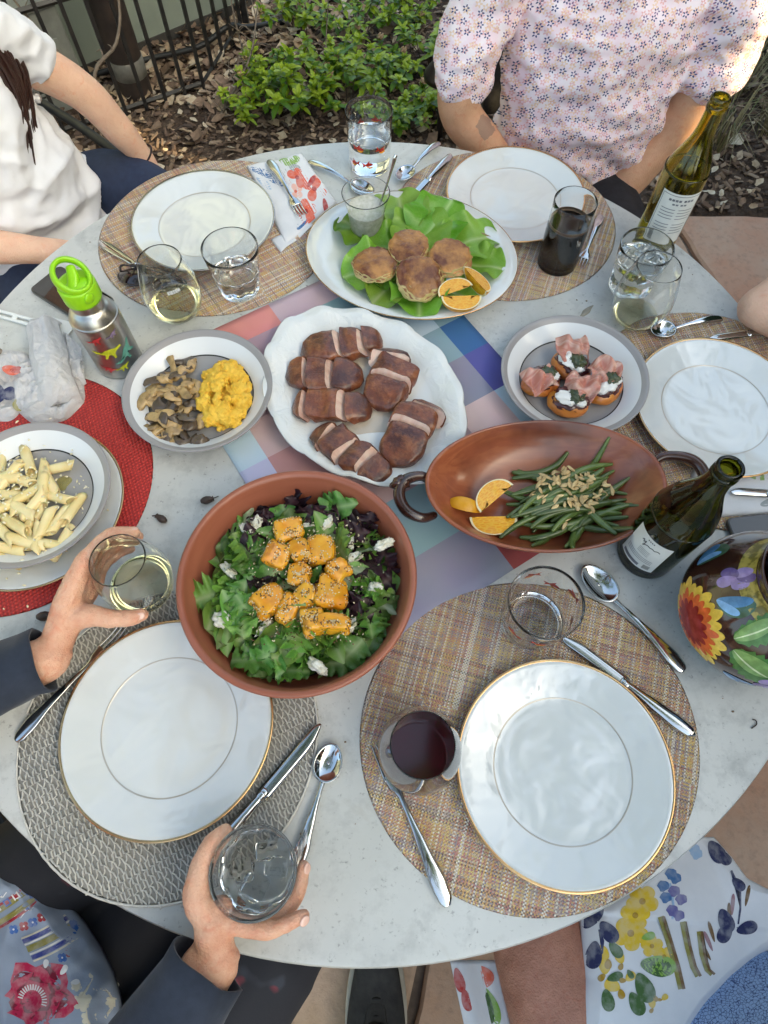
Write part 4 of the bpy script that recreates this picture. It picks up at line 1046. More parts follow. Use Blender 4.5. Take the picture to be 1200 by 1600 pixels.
# white slotted server at the left edge
m_wpl = simple('white enamel', (.70, .72, .72), .3)
A, B = P(-30, 483, TZ + .003), P(62, 508, TZ + .003); d = (B - A); sv = thing('serving_utensil', 'white slotted serving utensil cut by the left edge under the crumpled napkin', 'utensil', A, atan2(d.y, d.x)); L = d.length
mk('handle', join(box(0, L, .003, .008, 0, .003), box(0, L, -.008, -.003, 0, .003), box(L * .55, L * .62, -.003, .003, 0, .003), box(L * .88, L, -.003, .003, 0, .003)), m_wpl, sv, smooth=False)
mk('blade', box(L, L + .06, -.022, .022, .0, .0025), m_wpl, sv, smooth=False, bevel=.001)

# ------------------------------------------------------------------ phone, sunglasses, seed pods
A, B = P(68, 432, TZ + .008), P(158, 488, TZ + .008); d = B - A
m_scr = simple('black glass screen', (.006, .006, .007), .06, coat=.6, crough=.02); m_case = simple('dark metal phone edge', (.10, .095, .09), .35, metal=.7)
ph = thing('phone', 'black smartphone lying behind the steel drinking bottle', 'phone', ((A + B) / 2).xy.to_3d() + V(0, 0, TZ + .0006), atan2(d.y, d.x))
def rbox(a, b, r, z0, z1):
    o = [(sx * (a - r) + r * cos(t), sy * (b - r) + r * sin(t)) for sx, sy, t0 in ((1, 1, 0), (-1, 1, 1), (-1, -1, 2), (1, -1, 3)) for t in [(t0 + k / 6) * pi / 2 for k in range(7)]]
    n = len(o); return [(x, y, z0) for x, y in o] + [(x, y, z1) for x, y in o], [tuple(range(n - 1, -1, -1)), tuple(range(n, 2 * n))] + [(k, (k + 1) % n, n + (k + 1) % n, n + k) for k in range(n)]
mk('case', rbox(.072, .0365, .009, 0, .0078), m_case, ph, smooth=False, bevel=.0015); mk('screen', rbox(.0698, .0343, .008, .0077, .0082), m_scr, ph, smooth=False)
ph2 = thing('phone', 'dark phone half hidden behind the painted pitcher', 'phone', P(1185, 838, TZ + .003).xy.to_3d() + V(.03, 0, TZ + .0032), radians(8))
mk('case', rbox(.072, .0365, .009, 0, .0078), m_case, ph2, smooth=False, bevel=.0015); mk('screen', rbox(.0698, .0343, .008, .0077, .0082), m_scr, ph2, smooth=False)
m_lens = simple('dark brown lens', (.018, .010, .010), .04, coat=.6); m_frame = simple('dark tortoise frame', (.022, .012, .010), .2, coat=.5)
pc_ = P(236, 440, TZ + .01); sg = thing('sunglasses', 'folded dark sunglasses beside the wine glass on the upper left placemat', 'sunglasses', (pc_.x, pc_.y, TZ + .003), radians(-17))
for sx in (-1, 1):
    fr = [(sx * .034 + .029 * cos(t) * (1 + .1 * cos(2 * t)), .021 * sin(t) * (1 - .15 * sx * cos(t)), .004 + .012 * (1 - ((sx * .034 + .029 * cos(t)) / .065) ** 2) * .6) for t in np.linspace(0, 2 * pi, 37)[:-1]]
    mk('frame', sweep(fr, (.0022, .0018), 8, closed=True), m_frame, sg)
    mk('lens', grid(lambda u, v: Vector((sx * .034 + .028 * v * cos(2 * pi * u), .0205 * v * sin(2 * pi * u) * (1 - .15 * sx * cos(2 * pi * u)), .0055 + .008 * (1 - v * v) + .004)), 30, 5, True), m_lens, sg)
    mk('temple', sweep([(sx * .064, .006, .008), (sx * .060, .016, .014), (sx * .0, .026 + .004 * sx, .012), (-sx * .055, .022 + .004 * sx, .007)], [(.002, .004), (.0018, .0035), (.0016, .003), (.002, .004)], 8, 4), m_frame, sg)
mk('bridge', sweep([(-.008, .006, .014), (0, .009, .016), (.008, .006, .014)], .0022, 8, 4), m_frame, sg)
m_pod = simple('brown seed pod', (.075, .045, .032), .5, (.03, .018, .014), 90, bump=.3, bs=100)
for u_, v_, rz, s, d in ((325, 784, .3, 1, 'small brown seed pod left of the salad bowl near the runner'), (254, 813, 2.6, .95, 'small brown seed pod between the wine hand and the salad bowl'), (74, 965, .1, 1.15, 'brown seed pod beside the navy sleeve on the left')):
    q = P(u_, v_); t = thing('seed_pod', d, 'seed pod', (q.x, q.y, TZ + .0062 * s), rz, 'fallen seed pods on the table')
    mk('husk', xf(lathe([(0, -.010), (.003, -.0095), (.0055, -.005), (.0062, 0), (.0045, .006), (.003, .008), (.0042, .010), (.0015, .0085), (0, .008)], 14), Matrix.Scale(s, 4) @ RY(pi / 2)), m_pod, t)
    mk('stalk', sweep([(.008 * s, 0, 0), (.013 * s, .001, -.001), (.017 * s, .003, -.003)], .0009, 5, 3), m_pod, t)
q = P(1177, 1132); mk('fallen_twig', sweep([(-.004, -.005, .0012), (.003, 0, .002), (.0035, .005, .0014), (.0, .006, .0012)], .0008, 5, 4), m_pod, loc=(q.x, q.y, TZ + .0004), label='tiny curled twig on the bare table at the right', cat='twig')
# spilled drop
q = P(916, 487); mk('wine_spill', dish(lambda t, s: (.018 * s * cos(t) * (1 + .3 * sin(2 * t)), .006 * s * sin(t) + .004 * s * cos(t)), [(1, .0002), (.85, .0012), (0, .0016)], 40), simple('spilled dip', (.34, .30, .22), .15, alpha=.6), loc=(q.x, q.y, TZ + .0004), rot=(0, 0, .5), label='small beige spill beside the nearly empty wine glass', cat='spill')
# ================================================================== FOOD
def leafsheet(L, W_, seed, lob=.15, lf=14, ruf=.05, rf=16, curl=.3, cup=.25, nu=12, nv=6, tipw=.75, ex=.75):
    R = random.Random(seed); ph = R.uniform(0, 6); ph2 = R.uniform(0, 6); o = Vector((seed * 1.3, 0, 0))
    def fn(a, b):
        u = a; s = b * 2 - 1
        w = W_ * (sin(pi * min(1, u ** tipw * .97 + .03)) ** ex) * (1 + lob * (.65 * sin(u * lf + ph + s) + .35 * sin(u * lf * 2.3 + ph2)) * abs(s)) + .001
        z = -curl * L * (u - .35) ** 2 + cup * abs(s) ** 1.6 * w + ruf * L * abs(s) ** 2 * sin(u * rf + ph2 + s * 1.5)
        q = Vector((u * L, s * w, z)); n_ = noise.noise(q * 26 + o) * .06 * L
        return q + Vector((noise.noise(q * 40 + o) * .02 * L, 0, n_))
    return grid(fn, nu, nv)
def leafymat(name, c1, c2, rib, rough=.38, sc=35):
    g = N(name); w_ = g.math('MULTIPLY', g.rand(), 9); q = g.sep()
    c = g.mix(g.ramp(g.noise(sc, 4, w=w_), [(.35, 0), (.65, 1)]), c1, c2)
    r = g.ramp(g.math('ABSOLUTE', q[1]), [(0, 1), (.0022, .6), (.006, 0)]); vein = g.ramp(g.vor(110, feature='DISTANCE_TO_EDGE'), [(0, .5), (.05, 0)])
    c = g.mix(r, c, rib); c = g.mix(g.math('MULTIPLY', vein, .35), c, rib)
    hv = g.n('HueSaturation'); g.put(hv.inputs['Color'], c); g.put(hv.inputs['Value'], g.math('MULTIPLY_ADD', g.rand(), .75, .65)); g.put(hv.inputs['Hue'], g.math('MULTIPLY_ADD', g.rand(), .035, .478)); c = hv.outputs[0]
    g.set(col=c, rough=rough, spec=.45, normal=g.bump(g.noise(90, 3), .25, .002))
    t = g.n('BsdfTranslucent'); g.put(t.inputs[0], c); mx = g.n('MixShader'); mx.inputs[0].default_value = .28
    g.t.links.new(g.b.outputs[0], mx.inputs[1]); g.t.links.new(t.outputs[0], mx.inputs[2]); g.t.links.new(mx.outputs[0], g.o.inputs[0]); return g.m
m_l1 = leafymat('salad leaf green', (.06, .16, .025), (.11, .25, .045), (.25, .36, .15)); m_l2 = leafymat('salad leaf bright', (.13, .28, .04), (.20, .36, .07), (.32, .42, .18)); m_l3 = leafymat('salad leaf purple', (.022, .010, .016), (.05, .02, .03), (.09, .05, .05))
m_l4 = leafymat('salad leaf pale', (.20, .28, .12), (.12, .22, .07), (.40, .45, .30))
random.seed(3)
protos = []
for k in range(5): protos.append(mesh('leaf', leafsheet(.062, .019, k, .50, 19, .07, 26, .5, .2, 26, 8, .75, .6), m_l1))
for k in range(4): protos.append(mesh('leaf', leafsheet(.060, .015, 10 + k, .16, 9, .03, 9, .6, .3, 16, 6, .8, .6), m_l2))
for k in range(4): protos.append(mesh('leaf', leafsheet(.058, .019, 20 + k, .45, 18, .12, 30, .5, .15, 26, 8, .8, .55), m_l3))
for k in range(2): protos.append(mesh('leaf', leafsheet(.055, .009, 30 + k, .5, 20, .05, 12, .7, .3), m_l4))
for k in range(3): protos.append(mesh('leaf', leafsheet(.056, .023, 40 + k, .42, 24, .12, 34, .4, .25, 30, 10, .8, .5), m_l2))
sal = thing('mixed_salad', 'heap of mixed green and dark purple salad leaves in the round bowl', 'salad', c_sa + V(0, 0, .012))
mk('undergrowth', blob((0, 0, .030), (.122, .122, .030), 4, .25, 3, 2), m_l3, sal)
for i in range(235):
    r = .118 * sqrt(rnd()) if i < 120 else U(.070, .122); a = U(0, 2 * pi)
    z = .072 - .020 * (r / .12) ** 2 + U(-.012, .010)
    X, Y = r * cos(a), r * sin(a)
    edge = r > .09
    dark = noise.noise(Vector((X * 14, Y * 14, 5))) > .12 or (edge and X > .05 and Y > -.02)
    pool = (9, 10, 11, 12, 9, 11, 0) if (dark and rnd() < .75) else (0, 1, 2, 3, 4, 5, 6, 7, 8, 15, 16, 17, 13, 14, 15, 16)
    if Y < -.06: pool = (5, 6, 7, 8, 0, 1, 15, 16, 5)
    s = U(.75, 1.15)
    M = RZ(U(0, 2 * pi)) @ RY(U(-.75, .35)) @ RX(U(-.8, .8))
    o = ob('leaf', protos[random.choice(pool)], sal, loc=Vector((X, Y, z)) - M.to_3x3() @ Vector((.03 * s, 0, 0)), rot=M.to_euler()); o.scale = (s, s, s)
# roasted squash
g = N('roasted squash'); w_ = g.math('MULTIPLY', g.rand(), 9); n1 = g.noise(30, 5, .65, w=w_)
c = g.mix(g.ramp(n1, [(.35, 0), (.65, 1)]), (.62, .23, .008), (.76, .40, .03)); c = g.mix(g.ramp(g.noise(55, 4, w=w_), [(.58, 0), (.72, .6)]), c, (.26, .09, .02))
g.set(col=c, rough=.34, sss=.2, ssss=.006, coat=.12, normal=g.bump(g.noise(90, 3), .25, .002)); m_sq = g.m
m_seed = simple('sesame seeds', (.74, .66, .48), .6, (.50, .40, .22), 300)
SQ = [(452, 828, 40, 28), (432, 868, 34, 30), (500, 858, 40, 34), (527, 890, 30, 26), (420, 937, 44, 32), (517, 926, 46, 38), (468, 898, 32, 26), (450, 950, 26, 36), (490, 972, 34, 28), (520, 976, 22, 40), (470, 862, 28, 24), (478, 932, 30, 24)]
seeds_v = []
SQL = ['at the top of the salad', 'at the upper left of the squash heap', 'large, at the upper right of the squash heap', 'at the right edge of the squash heap', 'at the left edge of the squash heap', 'largest and brightest, right of the centre of the salad', 'in the very centre of the salad', 'narrow, below the centre of the salad', 'at the bottom of the squash heap', 'narrow and upright at the lower right of the squash heap', 'small, above the centre of the salad', 'small, just right of the salad centre']
CHL = ['at the upper left of the salad', 'at the top right of the salad', 'right of the squash heap', 'at the right side of the salad', 'at the lower right of the salad', 'at the lower left of the squash', 'nearest the front rim of the bowl', 'at the left side of the salad', 'just above the top squash chunk', 'at the left, above the middle', 'beside the upper right squash chunk', 'furthest up on the left side', 'furthest right, near the dark purple leaves']
LTL = ['left of the dip glass', 'at the left end of the crab cakes', 'behind the dip glass', 'at the back right of the platter', 'at the right end behind the crab cake', 'at the front left of the platter', 'at the front middle of the platter', 'under the orange wedges', 'at the far right tip of the platter', 'between the dip glass and the left crab cake', 'behind the rear crab cake', 'under the front crab cake']
def cubeish(sx, sy, sz, seed, amp=.19):
    V0, F = ico(4); o = []; s_ = Vector((seed * 2.7, seed, 0))
    for p in V0:
        m_ = (abs(p.x) ** 4.6 + abs(p.y) ** 4.6 + abs(p.z) ** 4.6) ** (-1 / 4.6); k = m_ * (1 + amp * noise.noise(p * 1.5 + s_) + amp * .4 * noise.noise(p * 5 + s_))
        o.append(Vector((p.x * sx, p.y * sy, p.z * sz)) * k)
    return o, F
for i, (u_, v_, w1, w2) in enumerate(SQ):
    q = P(u_, v_, .832); t = mk('squash_chunk', cubeish(w1 * .00049, w2 * .00055, .0135, i), m_sq, loc=(q.x, q.y, TZ + .088 + U(-.002, .007)), rot=(U(-.4, .4), U(-.4, .4), U(0, 3)),
       label='orange roasted squash chunk ' + SQL[i], cat='squash', group='roasted squash chunks on the salad')
    Mx = TR_(*t.location) @ t.rotation_euler.to_matrix().to_4x4()
    for k in random.sample(range(len(t.data.vertices)), 420):
        vx = t.data.vertices[k]; n_ = Mx.to_3x3() @ vx.normal
        if n_.z > .25 and noise.noise(vx.co * 90 + Vector((i, 0, 0))) > -.02:
            seeds_v.append(xf(blob((0, 0, 0), (U(.0011, .0019), U(.0007, .0011), .0006), 1), TR_(Mx @ vx.co + n_ * .0003) @ n_.to_track_quat('Z', 'Y').to_matrix().to_4x4() @ RZ(U(0, 6))))
for k in range(520):
    q = P(U(390, 570), U(810, 1010), .83); seeds_v.append(xf(blob((0, 0, 0), (.0016, .0009, .0006), 1), TR_(q.x, q.y, TZ + .0905 + U(-.006, .009)) @ RZ(U(0, 6)) @ RX(U(-.6, .6))))
mk('sesame_seeds', join(*seeds_v), [m_seed, simple('toasted spice crumb', (.20, .11, .045), .7, (.10, .05, .025), 200)], mi=[(1 if (q // 80) % 5 < 2 else 0) for q in range(80 * len(seeds_v))], kind='stuff', label='sesame seeds sprinkled over the squash and salad')
m_goat = simple('fresh goat cheese', (.78, .77, .70), .7, (.56, .52, .38), 130, bump=.5, bs=110, bd=.004)
CH = [(385, 826), (512, 815), (548, 872), (586, 915), (540, 981), (412, 980), (496, 1040), (347, 968), (478, 826), (357, 890), (545, 845), (400, 815), (600, 850)]
for i, (u_, v_) in enumerate(CH):
    q = P(u_, v_, .825); mk('cheese_crumble', blob((0, 0, 0), (U(.009, .016), U(.006, .011), .0055), 4, .42, 1.9, i + 2, oct=4), m_goat, loc=(q.x, q.y, TZ + .083 + U(-.004, .004)), rot=(0, 0, U(0, 6)),
       label='white goat cheese crumble ' + CHL[i], cat='cheese', group='goat cheese crumbles on the salad')

# ------------------------------------------------------------------ green beans and almonds
def bowl_floor(x, y):
    s = hypot(x / .176, y / .109); pr = [(0, .012), (.55, .015), (.74, .027), (.90, .048), (.97, .066), (2, .2)]
    for (a, b), (c_, d) in zip(pr, pr[1:]):
        if a <= s <= c_: return b + (d - b) * (s - a) / (c_ - a)
    return .1
g = N('cooked green bean'); w_ = g.math('MULTIPLY', g.rand(), 9)
c = g.mix(g.ramp(g.noise(40, 4, w=w_), [(.35, 0), (.7, 1)]), (.075, .12, .026), (.13, .18, .045)); c = g.mix(g.ramp(g.noise(14, 3, w=w_), [(.55, 0), (.72, .8)]), c, (.03, .045, .018))
h = g.n('HueSaturation'); g.put(h.inputs['Color'], c); g.put(h.inputs['Value'], g.math('MULTIPLY_ADD', g.rand(), .7, .65))
g.set(col=h.outputs[0], rough=.3, coat=.3, crough=.15, normal=g.bump(g.noise(120, 3), .3, .002)); m_bean = g.m
random.seed(5); bc = P(888, 778, .79); bx, by = bc.x - c_wd.x, bc.y - c_wd.y; beanz = []
for i in range(62):
    lay = i // 13; L = U(.075, .14); r = U(.0044, .0058); a = radians(random.gauss(20, 8 if lay > 1 else 17) + (95 if rnd() < .05 else 0)); cu = U(-.35, .35)
    rr = sqrt(rnd()) * (1 - .13 * lay); t_ = U(0, 2 * pi); cx, cy_ = bx + .074 * rr * cos(t_), by + .064 * rr * sin(t_)
    pts = []
    for k in range(6):
        s = (k / 5 - .5) * L; x = cx + s * cos(a) - cu * (s * s / L * 2) * sin(a); y = cy_ + s * sin(a) + cu * (s * s / L * 2) * cos(a)
        pts.append(Vector((x, y, max(bowl_floor(x, y) + r, .019 + lay * .0068 + .002 * sin(i + k)))))
    m0 = pts[3].copy(); o = mk('green_bean', sweep([p - m0 for p in pts], [r * .55, r * .95, r, r * 1.03, r * .92, r * .45], 8, 2), m_bean, loc=c_wd + RZ(r_wd).to_3x3() @ m0, rot=(0, 0, r_wd),
        label='dark cooked green bean in the oval wooden bowl', cat='green bean', group='green beans in the wooden bowl'); beanz.append(c_wd + m0)
m_alm = simple('toasted almond sliver', (.66, .50, .25), .5, (.52, .34, .14), 90, var=.25)
alm = [mesh('almond_sliver', blob((0, 0, 0), (U(.0050, .0085), U(.0024, .0036), .0009), 2, .3, 1.5, k), m_alm) for k in range(6)]
for i in range(96):
    a = U(0, 2 * pi); r = sqrt(rnd()); x = bx + .006 + .056 * r * cos(a) * (1 if i < 80 else 1.3); y = by + .010 + .036 * r * sin(a) * (1 if i < 80 else 1.5) + x * .0
    z = max(bowl_floor(x, y) + .006, .047 + .012 * (1 - r * r) + U(-.004, .004) - (.012 if i >= 80 else 0)); q = c_wd + RZ(r_wd).to_3x3() @ Vector((x, y, z))
    ob('almond_sliver', alm[i % 6], None, q, (U(-.5, .5), U(-.5, .5), U(0, 6)), label='toasted almond sliver scattered on the green beans', cat='almond', group='almond slivers on the green beans')
# ------------------------------------------------------------------ citrus wedges
m_rind = simple('orange citrus rind', (.72, .36, .015), .35, (.66, .28, .01), 30, bump=.35, bs=220, bd=.001); m_pith = simple('citrus pith', (.78, .68, .42), .5)
g = N('citrus flesh'); v_ = g.vor(260, v=g.map((.45, 1.6, 1.6)), feature='DISTANCE_TO_EDGE'); g.set(col=g.mix(g.ramp(v_, [(0, 0), (.2, 1)]), (.82, .46, .04), (.76, .31, .006)), rough=.2, coat=.4, normal=g.bump(v_, .25, .001)); m_flesh = g.m
def wedge_me(a=.030, R=.024, phi=radians(62)):
    v, f, mi = [], [], []; nx_, na = 20, 8
    prof = [(-a * cos(pi * k / nx_), R * sin(pi * k / nx_) ** .9) for k in range(nx_ + 1)]
    for x, r in prof:                              # rind
        for j in range(na + 1): t = phi * j / na; v.append((x, r * cos(t), r * sin(t)))
    for k in range(nx_):
        for j in range(na): o = k * (na + 1) + j; f.append((o, o + 1, o + na + 2, o + na + 1)); mi.append(0)
    for t, fl in ((0, 1), (phi, 0)):               # two cut faces: pith ring and flesh
        o = len(v); Rr = [1, .90, .86, .45, 0]
        for s in Rr:
            for x, r in prof: v.append((x * (.04 + .96 * s) if s else x * .80, r * s + (.0012 if 0 < s < 1 else 0), .0)) if t == 0 else v.append((x * (.04 + .96 * s) if s else x * .80, (r * s) * cos(phi), (r * s) * sin(phi)))
        n = nx_ + 1
        for q in range(4):
            for k in range(nx_):
                c4 = (o + q * n + k, o + q * n + k + 1, o + (q + 1) * n + k + 1, o + (q + 1) * n + k); f.append(c4 if fl else c4[::-1]); mi.append(1 if q == 0 else 2)
    return mesh('citrus_wedge', (v, f), [m_rind, m_pith, m_flesh], False, mi)
wm = wedge_me()
def citrus(label, u_, v_, z, rz, rx, s=1):
    q = P(u_, v_, z); o = ob('citrus_wedge', wm, None, (q.x, q.y, z), (rx, 0, rz), label=label, cat='orange wedge', group='orange wedges'); o.scale = (s, s, s); o.rotation_mode = 'XYZ'
citrus('orange wedge standing upright behind the other two on the oval platter', 742, 436, .800, radians(122), radians(205), 1.15)
citrus('orange wedge leaning under the upright one on the oval platter', 713, 455, .790, radians(205), radians(170), 1.08)
citrus('orange wedge lying nearest the edge of the oval platter', 721, 462, .792, radians(2), radians(190), 1.15)
citrus('orange wedge showing its rind at the left end of the wooden bowl', 725, 793, .768, radians(165), radians(50), .85)
citrus('long orange wedge leaning against the green beans', 777, 779, .784, radians(222), radians(172), 1.15)
citrus('orange wedge with its cut face up, lowest in the wooden bowl', 771, 807, .780, radians(2), radians(188), 1.15)
# ------------------------------------------------------------------ butterhead lettuce and crab cakes
m_but = leafymat('butterhead leaf', (.18, .35, .03), (.27, .44, .07), (.44, .54, .22), .3, 12); m_but2 = leafymat('butterhead leaf deep', (.12, .28, .018), (.19, .37, .035), (.38, .50, .18), .3, 12)
random.seed(9)
LT = [(552, 352, 2.5, 1.0), (565, 425, 3.5, 1.05), (625, 322, 1.7, 1.05), (690, 340, 1.0, 1.15), (748, 372, .35, 1.1), (600, 455, 4.1, 1.0), (655, 475, 4.7, 1.05), (728, 470, 5.5, .75), (765, 415, -.3, .85), (590, 385, 3, 1.0), (660, 350, 1.4, 1.1), (640, 440, 4.4, 1.1)]
for i, (u_, v_, a, s) in enumerate(LT):
    q = P(u_, v_, .765); vf = leafsheet(.098, .050, 60 + i, .09, 11, .075, 15, .16, .34, 40, 24, .9, .40)
    dirv = Vector((cos(a), sin(a), 0)); base = Vector((q.x, q.y, 0)) - dirv * .064 * s
    o = mk('lettuce_leaf', vf, m_but if i % 3 else m_but2, loc=(base.x, base.y, TZ + .014 + .0020 * (i % 4)), rot=(U(-.10, .10), -.14 + U(-.06, .04), a), label='ruffled butterhead lettuce leaf ' + LTL[i], cat='lettuce', group='lettuce leaves on the oval platter'); o.scale = (s, s, s)
g = N('fried crab cake'); w_ = g.math('MULTIPLY', g.rand(), 9); nz = g.sep(g.n('NewGeometry').outputs['Normal'])[2]; n1 = g.noise(45, 5, .7, w=w_); n2 = g.noise(22, 4, .6, w=w_)
pale = g.mix(g.ramp(n1, [(.35, 0), (.65, 1)]), (.58, .44, .19), (.44, .38, .14)); br = g.mix(g.ramp(g.math('ADD', g.math('MULTIPLY', n2, .75), g.math('MULTIPLY', n1, .25)), [(.44, 0), (.60, 1)]), (.13, .034, .010), (.48, .225, .06))
g.set(col=g.mix(g.ramp(g.math('ADD', nz, g.math('MULTIPLY', n2, .5)), [(.85, 0), (1.12, 1)]), pale, br), rough=.42, coat=.2, normal=g.bump(g.math('ADD', n1, g.noise(130, 3)), .55, .004)); m_cake = g.m
def cake(seed):
    V0, F = ico(5); o = []
    for p in V0:
        r = hypot(p.x, p.y); k = 1 / max((abs(p.z) ** 3 + r ** 3) ** (1 / 3), 1e-6); q = p * k; n_ = 1 + .14 * noise.noise(q * 1.6 + Vector((seed, 0, 0))) + .09 * noise.noise(q * 5 + Vector((seed, 2, 0))); o.append(Vector((q.x * .0385 * n_, q.y * .0385 * n_, q.z * .0118 * n_)))
    return o, F
for i, (u_, v_, z, rx, s, d) in enumerate([(640, 384, .803, .10, .93, 'browned crab cake at the back of the oval platter, beside the dip'), (587, 411, .794, .0, 1.0, 'browned crab cake at the left, partly under the lettuce'), (703, 401, .797, .18, 1.0, 'browned crab cake at the right, above the orange wedges'), (656, 434, .796, .42, 1.06, 'browned crab cake at the front, propped up to show its pale side')]):
    q = P(u_, v_, z); o = mk('crab_cake', cake(i * 7), m_cake, loc=(q.x, q.y, z - .004), rot=(rx, 0, U(0, .6)), label=d, cat='crab cake', group='crab cakes on lettuce'); o.scale = (s, s, s * .9)
# ------------------------------------------------------------------ sliced duck breasts
g = N('seared duck skin'); w_ = g.math('MULTIPLY', g.rand(), 9); n1 = g.noise(16, 5, .65, w=w_); n2 = g.noise(60, 4, .65, w=w_)
c = g.mix(g.ramp(n1, [(.40, 0), (.60, 1)]), (.055, .012, .008), (.225, .062, .022)); c = g.mix(g.ramp(n2, [(.46, 0), (.66, .8)]), c, (.29, .105, .04)); c = g.mix(g.ramp(g.noise(110, 4, .7, w=w_), [(.5, 0), (.68, .7)]), c, (.07, .02, .012)); c = g.mix(g.ramp(g.noise(30, 4, .6, v=g.map((3, .6, 1)), w=w_), [(.55, 0), (.7, .6)]), c, (.045, .014, .010)); c = g.mix(g.ramp(g.noise(10, 3, w=g.math('ADD', w_, 4)), [(.57, 0), (.68, .9)]), c, (.018, .009, .009))
g.set(col=c, rough=.32, coat=.4, crough=.18, normal=g.bump(g.math('ADD', n2, g.math('MULTIPLY', n1, 1.5)), .8, .005)); m_skin_d = g.m
g = N('pink cut duck meat'); q = g.noise(14, 3, .6, v=g.map((1, 6, 1))); g.set(col=g.mix(g.ramp(q, [(.35, 0), (.65, 1)]), (.66, .41, .32), (.76, .57, .47)), rough=.4, sss=.1, ssss=.004, normal=g.bump(g.noise(160, 3, v=g.map((1, 4, 1))), .4, .002)); m_cut = g.m
def breast(label, u_, v_, L, W_, ang_, cuts, seed, slant=1.0, H=.0225, bend=0.0, gap=.011):
    q = P(u_, v_, TZ + .02); t = thing('duck_breast', label, 'duck breast', (q.x, q.y, TZ + .0125), ang_, 'sliced duck breasts on the scalloped platter'); R = random.Random(seed)
    ed = [-L / 2] + cuts + [L / 2]; ns = len(ed) - 1; na = 22
    for k in range(ns):
        a, b = ed[k], ed[k + 1]; v, f, mi = [], [], []; nx_ = 9; dx = (k - (ns - 1) / 2) * gap * .1; dy = R.uniform(-.006, .006); rot = R.uniform(-.17, .17); dz = R.uniform(0, .006)
        for i in range(nx_ + 1):
            x0 = a + (b - a) * i / nx_
            if k > 0 and i == 0: x0 += gap / 2
            if k < ns - 1 and i == nx_: x0 -= gap / 2
            e = min(1, abs(x0) / (L / 2)); w = W_ / 2 * max(0, 1 - e ** 3.6) ** .5 * (1 + .12 * noise.noise(Vector((x0 * 40, seed, 0)))); hh = H * max(.02, 1 - e ** 4) ** .5 * (1 + .10 * noise.noise(Vector((x0 * 30, seed, 5))))
            ro = .93 if (i == 0 and k > 0) or (i == nx_ and k < ns - 1) else 1
            for j in range(na):
                th = 2 * pi * j / na; cs, sn = cos(th), sin(th)
                y = w * ro * (abs(cs) ** .42) * (1 if cs > 0 else -1); z = hh * (.42 + .58 * (sn ** .42) * ro * (1 + .25 * noise.noise(Vector((x0 * 25, cs * 1.5, seed))))) if sn > 0 else hh * .42 * (1 + sn)
                n_ = noise.noise(Vector((x0 * 70, y * 70, z * 70 + seed))) * .0024 + noise.noise(Vector((x0 * 190, y * 190, seed))) * .0008; y += .004 * noise.noise(Vector((x0 * 55, sn, seed + 3)))
                fr = (b - x0) / (b - a) if k == 0 else 1
                x = x0 - slant * (z - H * .4) * (1 if 0 < k < ns - 1 else (i / nx_ if k == 0 else 1 - i / nx_)) + (dx)
                v.append(Vector((x * cos(rot) - (y) * sin(rot), x * sin(rot) + y + dy + bend * x * x, z + n_ + dz)))
        for i in range(nx_):
            for j in range(na): q_ = (j + 1) % na; f.append((i * na + j, i * na + q_, (i + 1) * na + q_, (i + 1) * na + j)); mi.append(0 if 1 <= j <= na // 2 - 2 else (0 if k in (0, ns - 1) and False else 1 if (j > na // 2 + 1) else 0))
        f.append(tuple(range(na - 1, -1, -1))); mi.append(1 if k > 0 else 0); f.append(tuple(nx_ * na + j for j in range(na))); mi.append(1 if k < ns - 1 else 0)
        o = mk('slice', (v, f), [m_skin_d, m_cut], t, mi=mi, auto=50)
breast('sliced duck breast at the top of the scalloped platter', 534, 540, .140, .060, radians(6), [.006, .042], 1)
breast('sliced duck breast second from the top on the left', 507, 588, .130, .064, radians(-4), [-.018, .020], 2)
breast('sliced duck breast in the middle left with a wide pink cut face', 519, 636, .128, .060, radians(-4), [-.036, .028], 3, gap=.013)
breast('sliced duck breast at the right, lying almost crosswise', 609, 594, .122, .074, radians(76), [-.014, .024], 4, slant=-1.1)
breast('darkest sliced duck breast at the lower right of the platter', 642, 679, .132, .070, radians(60), [-.004, .034], 5, slant=-1.1)
breast('sliced duck breast at the bottom left cut into four', 547, 712, .148, .056, radians(-37), [-.036, .004, .038], 6, bend=.4)
# ------------------------------------------------------------------ mushrooms and polenta
random.seed(12); pz = TZ + .0068
bl_ = []
pc2 = P(347, 612, .77)
bl_.append(blob((pc2.x, pc2.y, pz + .004), (.034, .060, .014), 3, .2, 2, 1))
for k in range(105):
    a = U(0, 2 * pi); r = sqrt(rnd()); x = pc2.x + .040 * r * cos(a); y = pc2.y + .066 * r * sin(a); s = U(.0050, .0130); bl_.append(blob((x, y, pz + .009 + (1 - r * r) * U(.010, .024)), (s, s, s * .85), 2, .5, 2, k))
m_pol = simple('yellow polenta', (.85, .56, .075), .6, (.80, .45, .03), 70, sss=.1, ssss=.004, bump=1, bs=260, bd=.003)
organic('polenta', bl_, .0017, m_pol, smooth=0, disp=lambda p, n: .0030 * noise.noise(p * 150) + .0022 * noise.noise(p * 330), label='lumpy mound of bright yellow polenta on the grey plate', cat='polenta', world=False)
g = N('olive oil'); g.set(col=(.60, .52, .08), rough=.03, trans=.6, alpha=.6); m_oil = g.m
q = P(372, 662, pz); mk('oil_pool', dish(lambda t, s: (.015 * s * cos(t) * (1 + .2 * sin(3 * t)), .024 * s * sin(t)), [(1, .0003), (.85, .0014), (0, .0018)], 36), m_oil, loc=(q.x, q.y, pz + .001), label='pool of green olive oil beside the polenta', cat='oil')
g = N('sauteed mushroom'); w_ = g.math('MULTIPLY', g.rand(), 9); n1 = g.noise(50, 5, .65, w=w_)
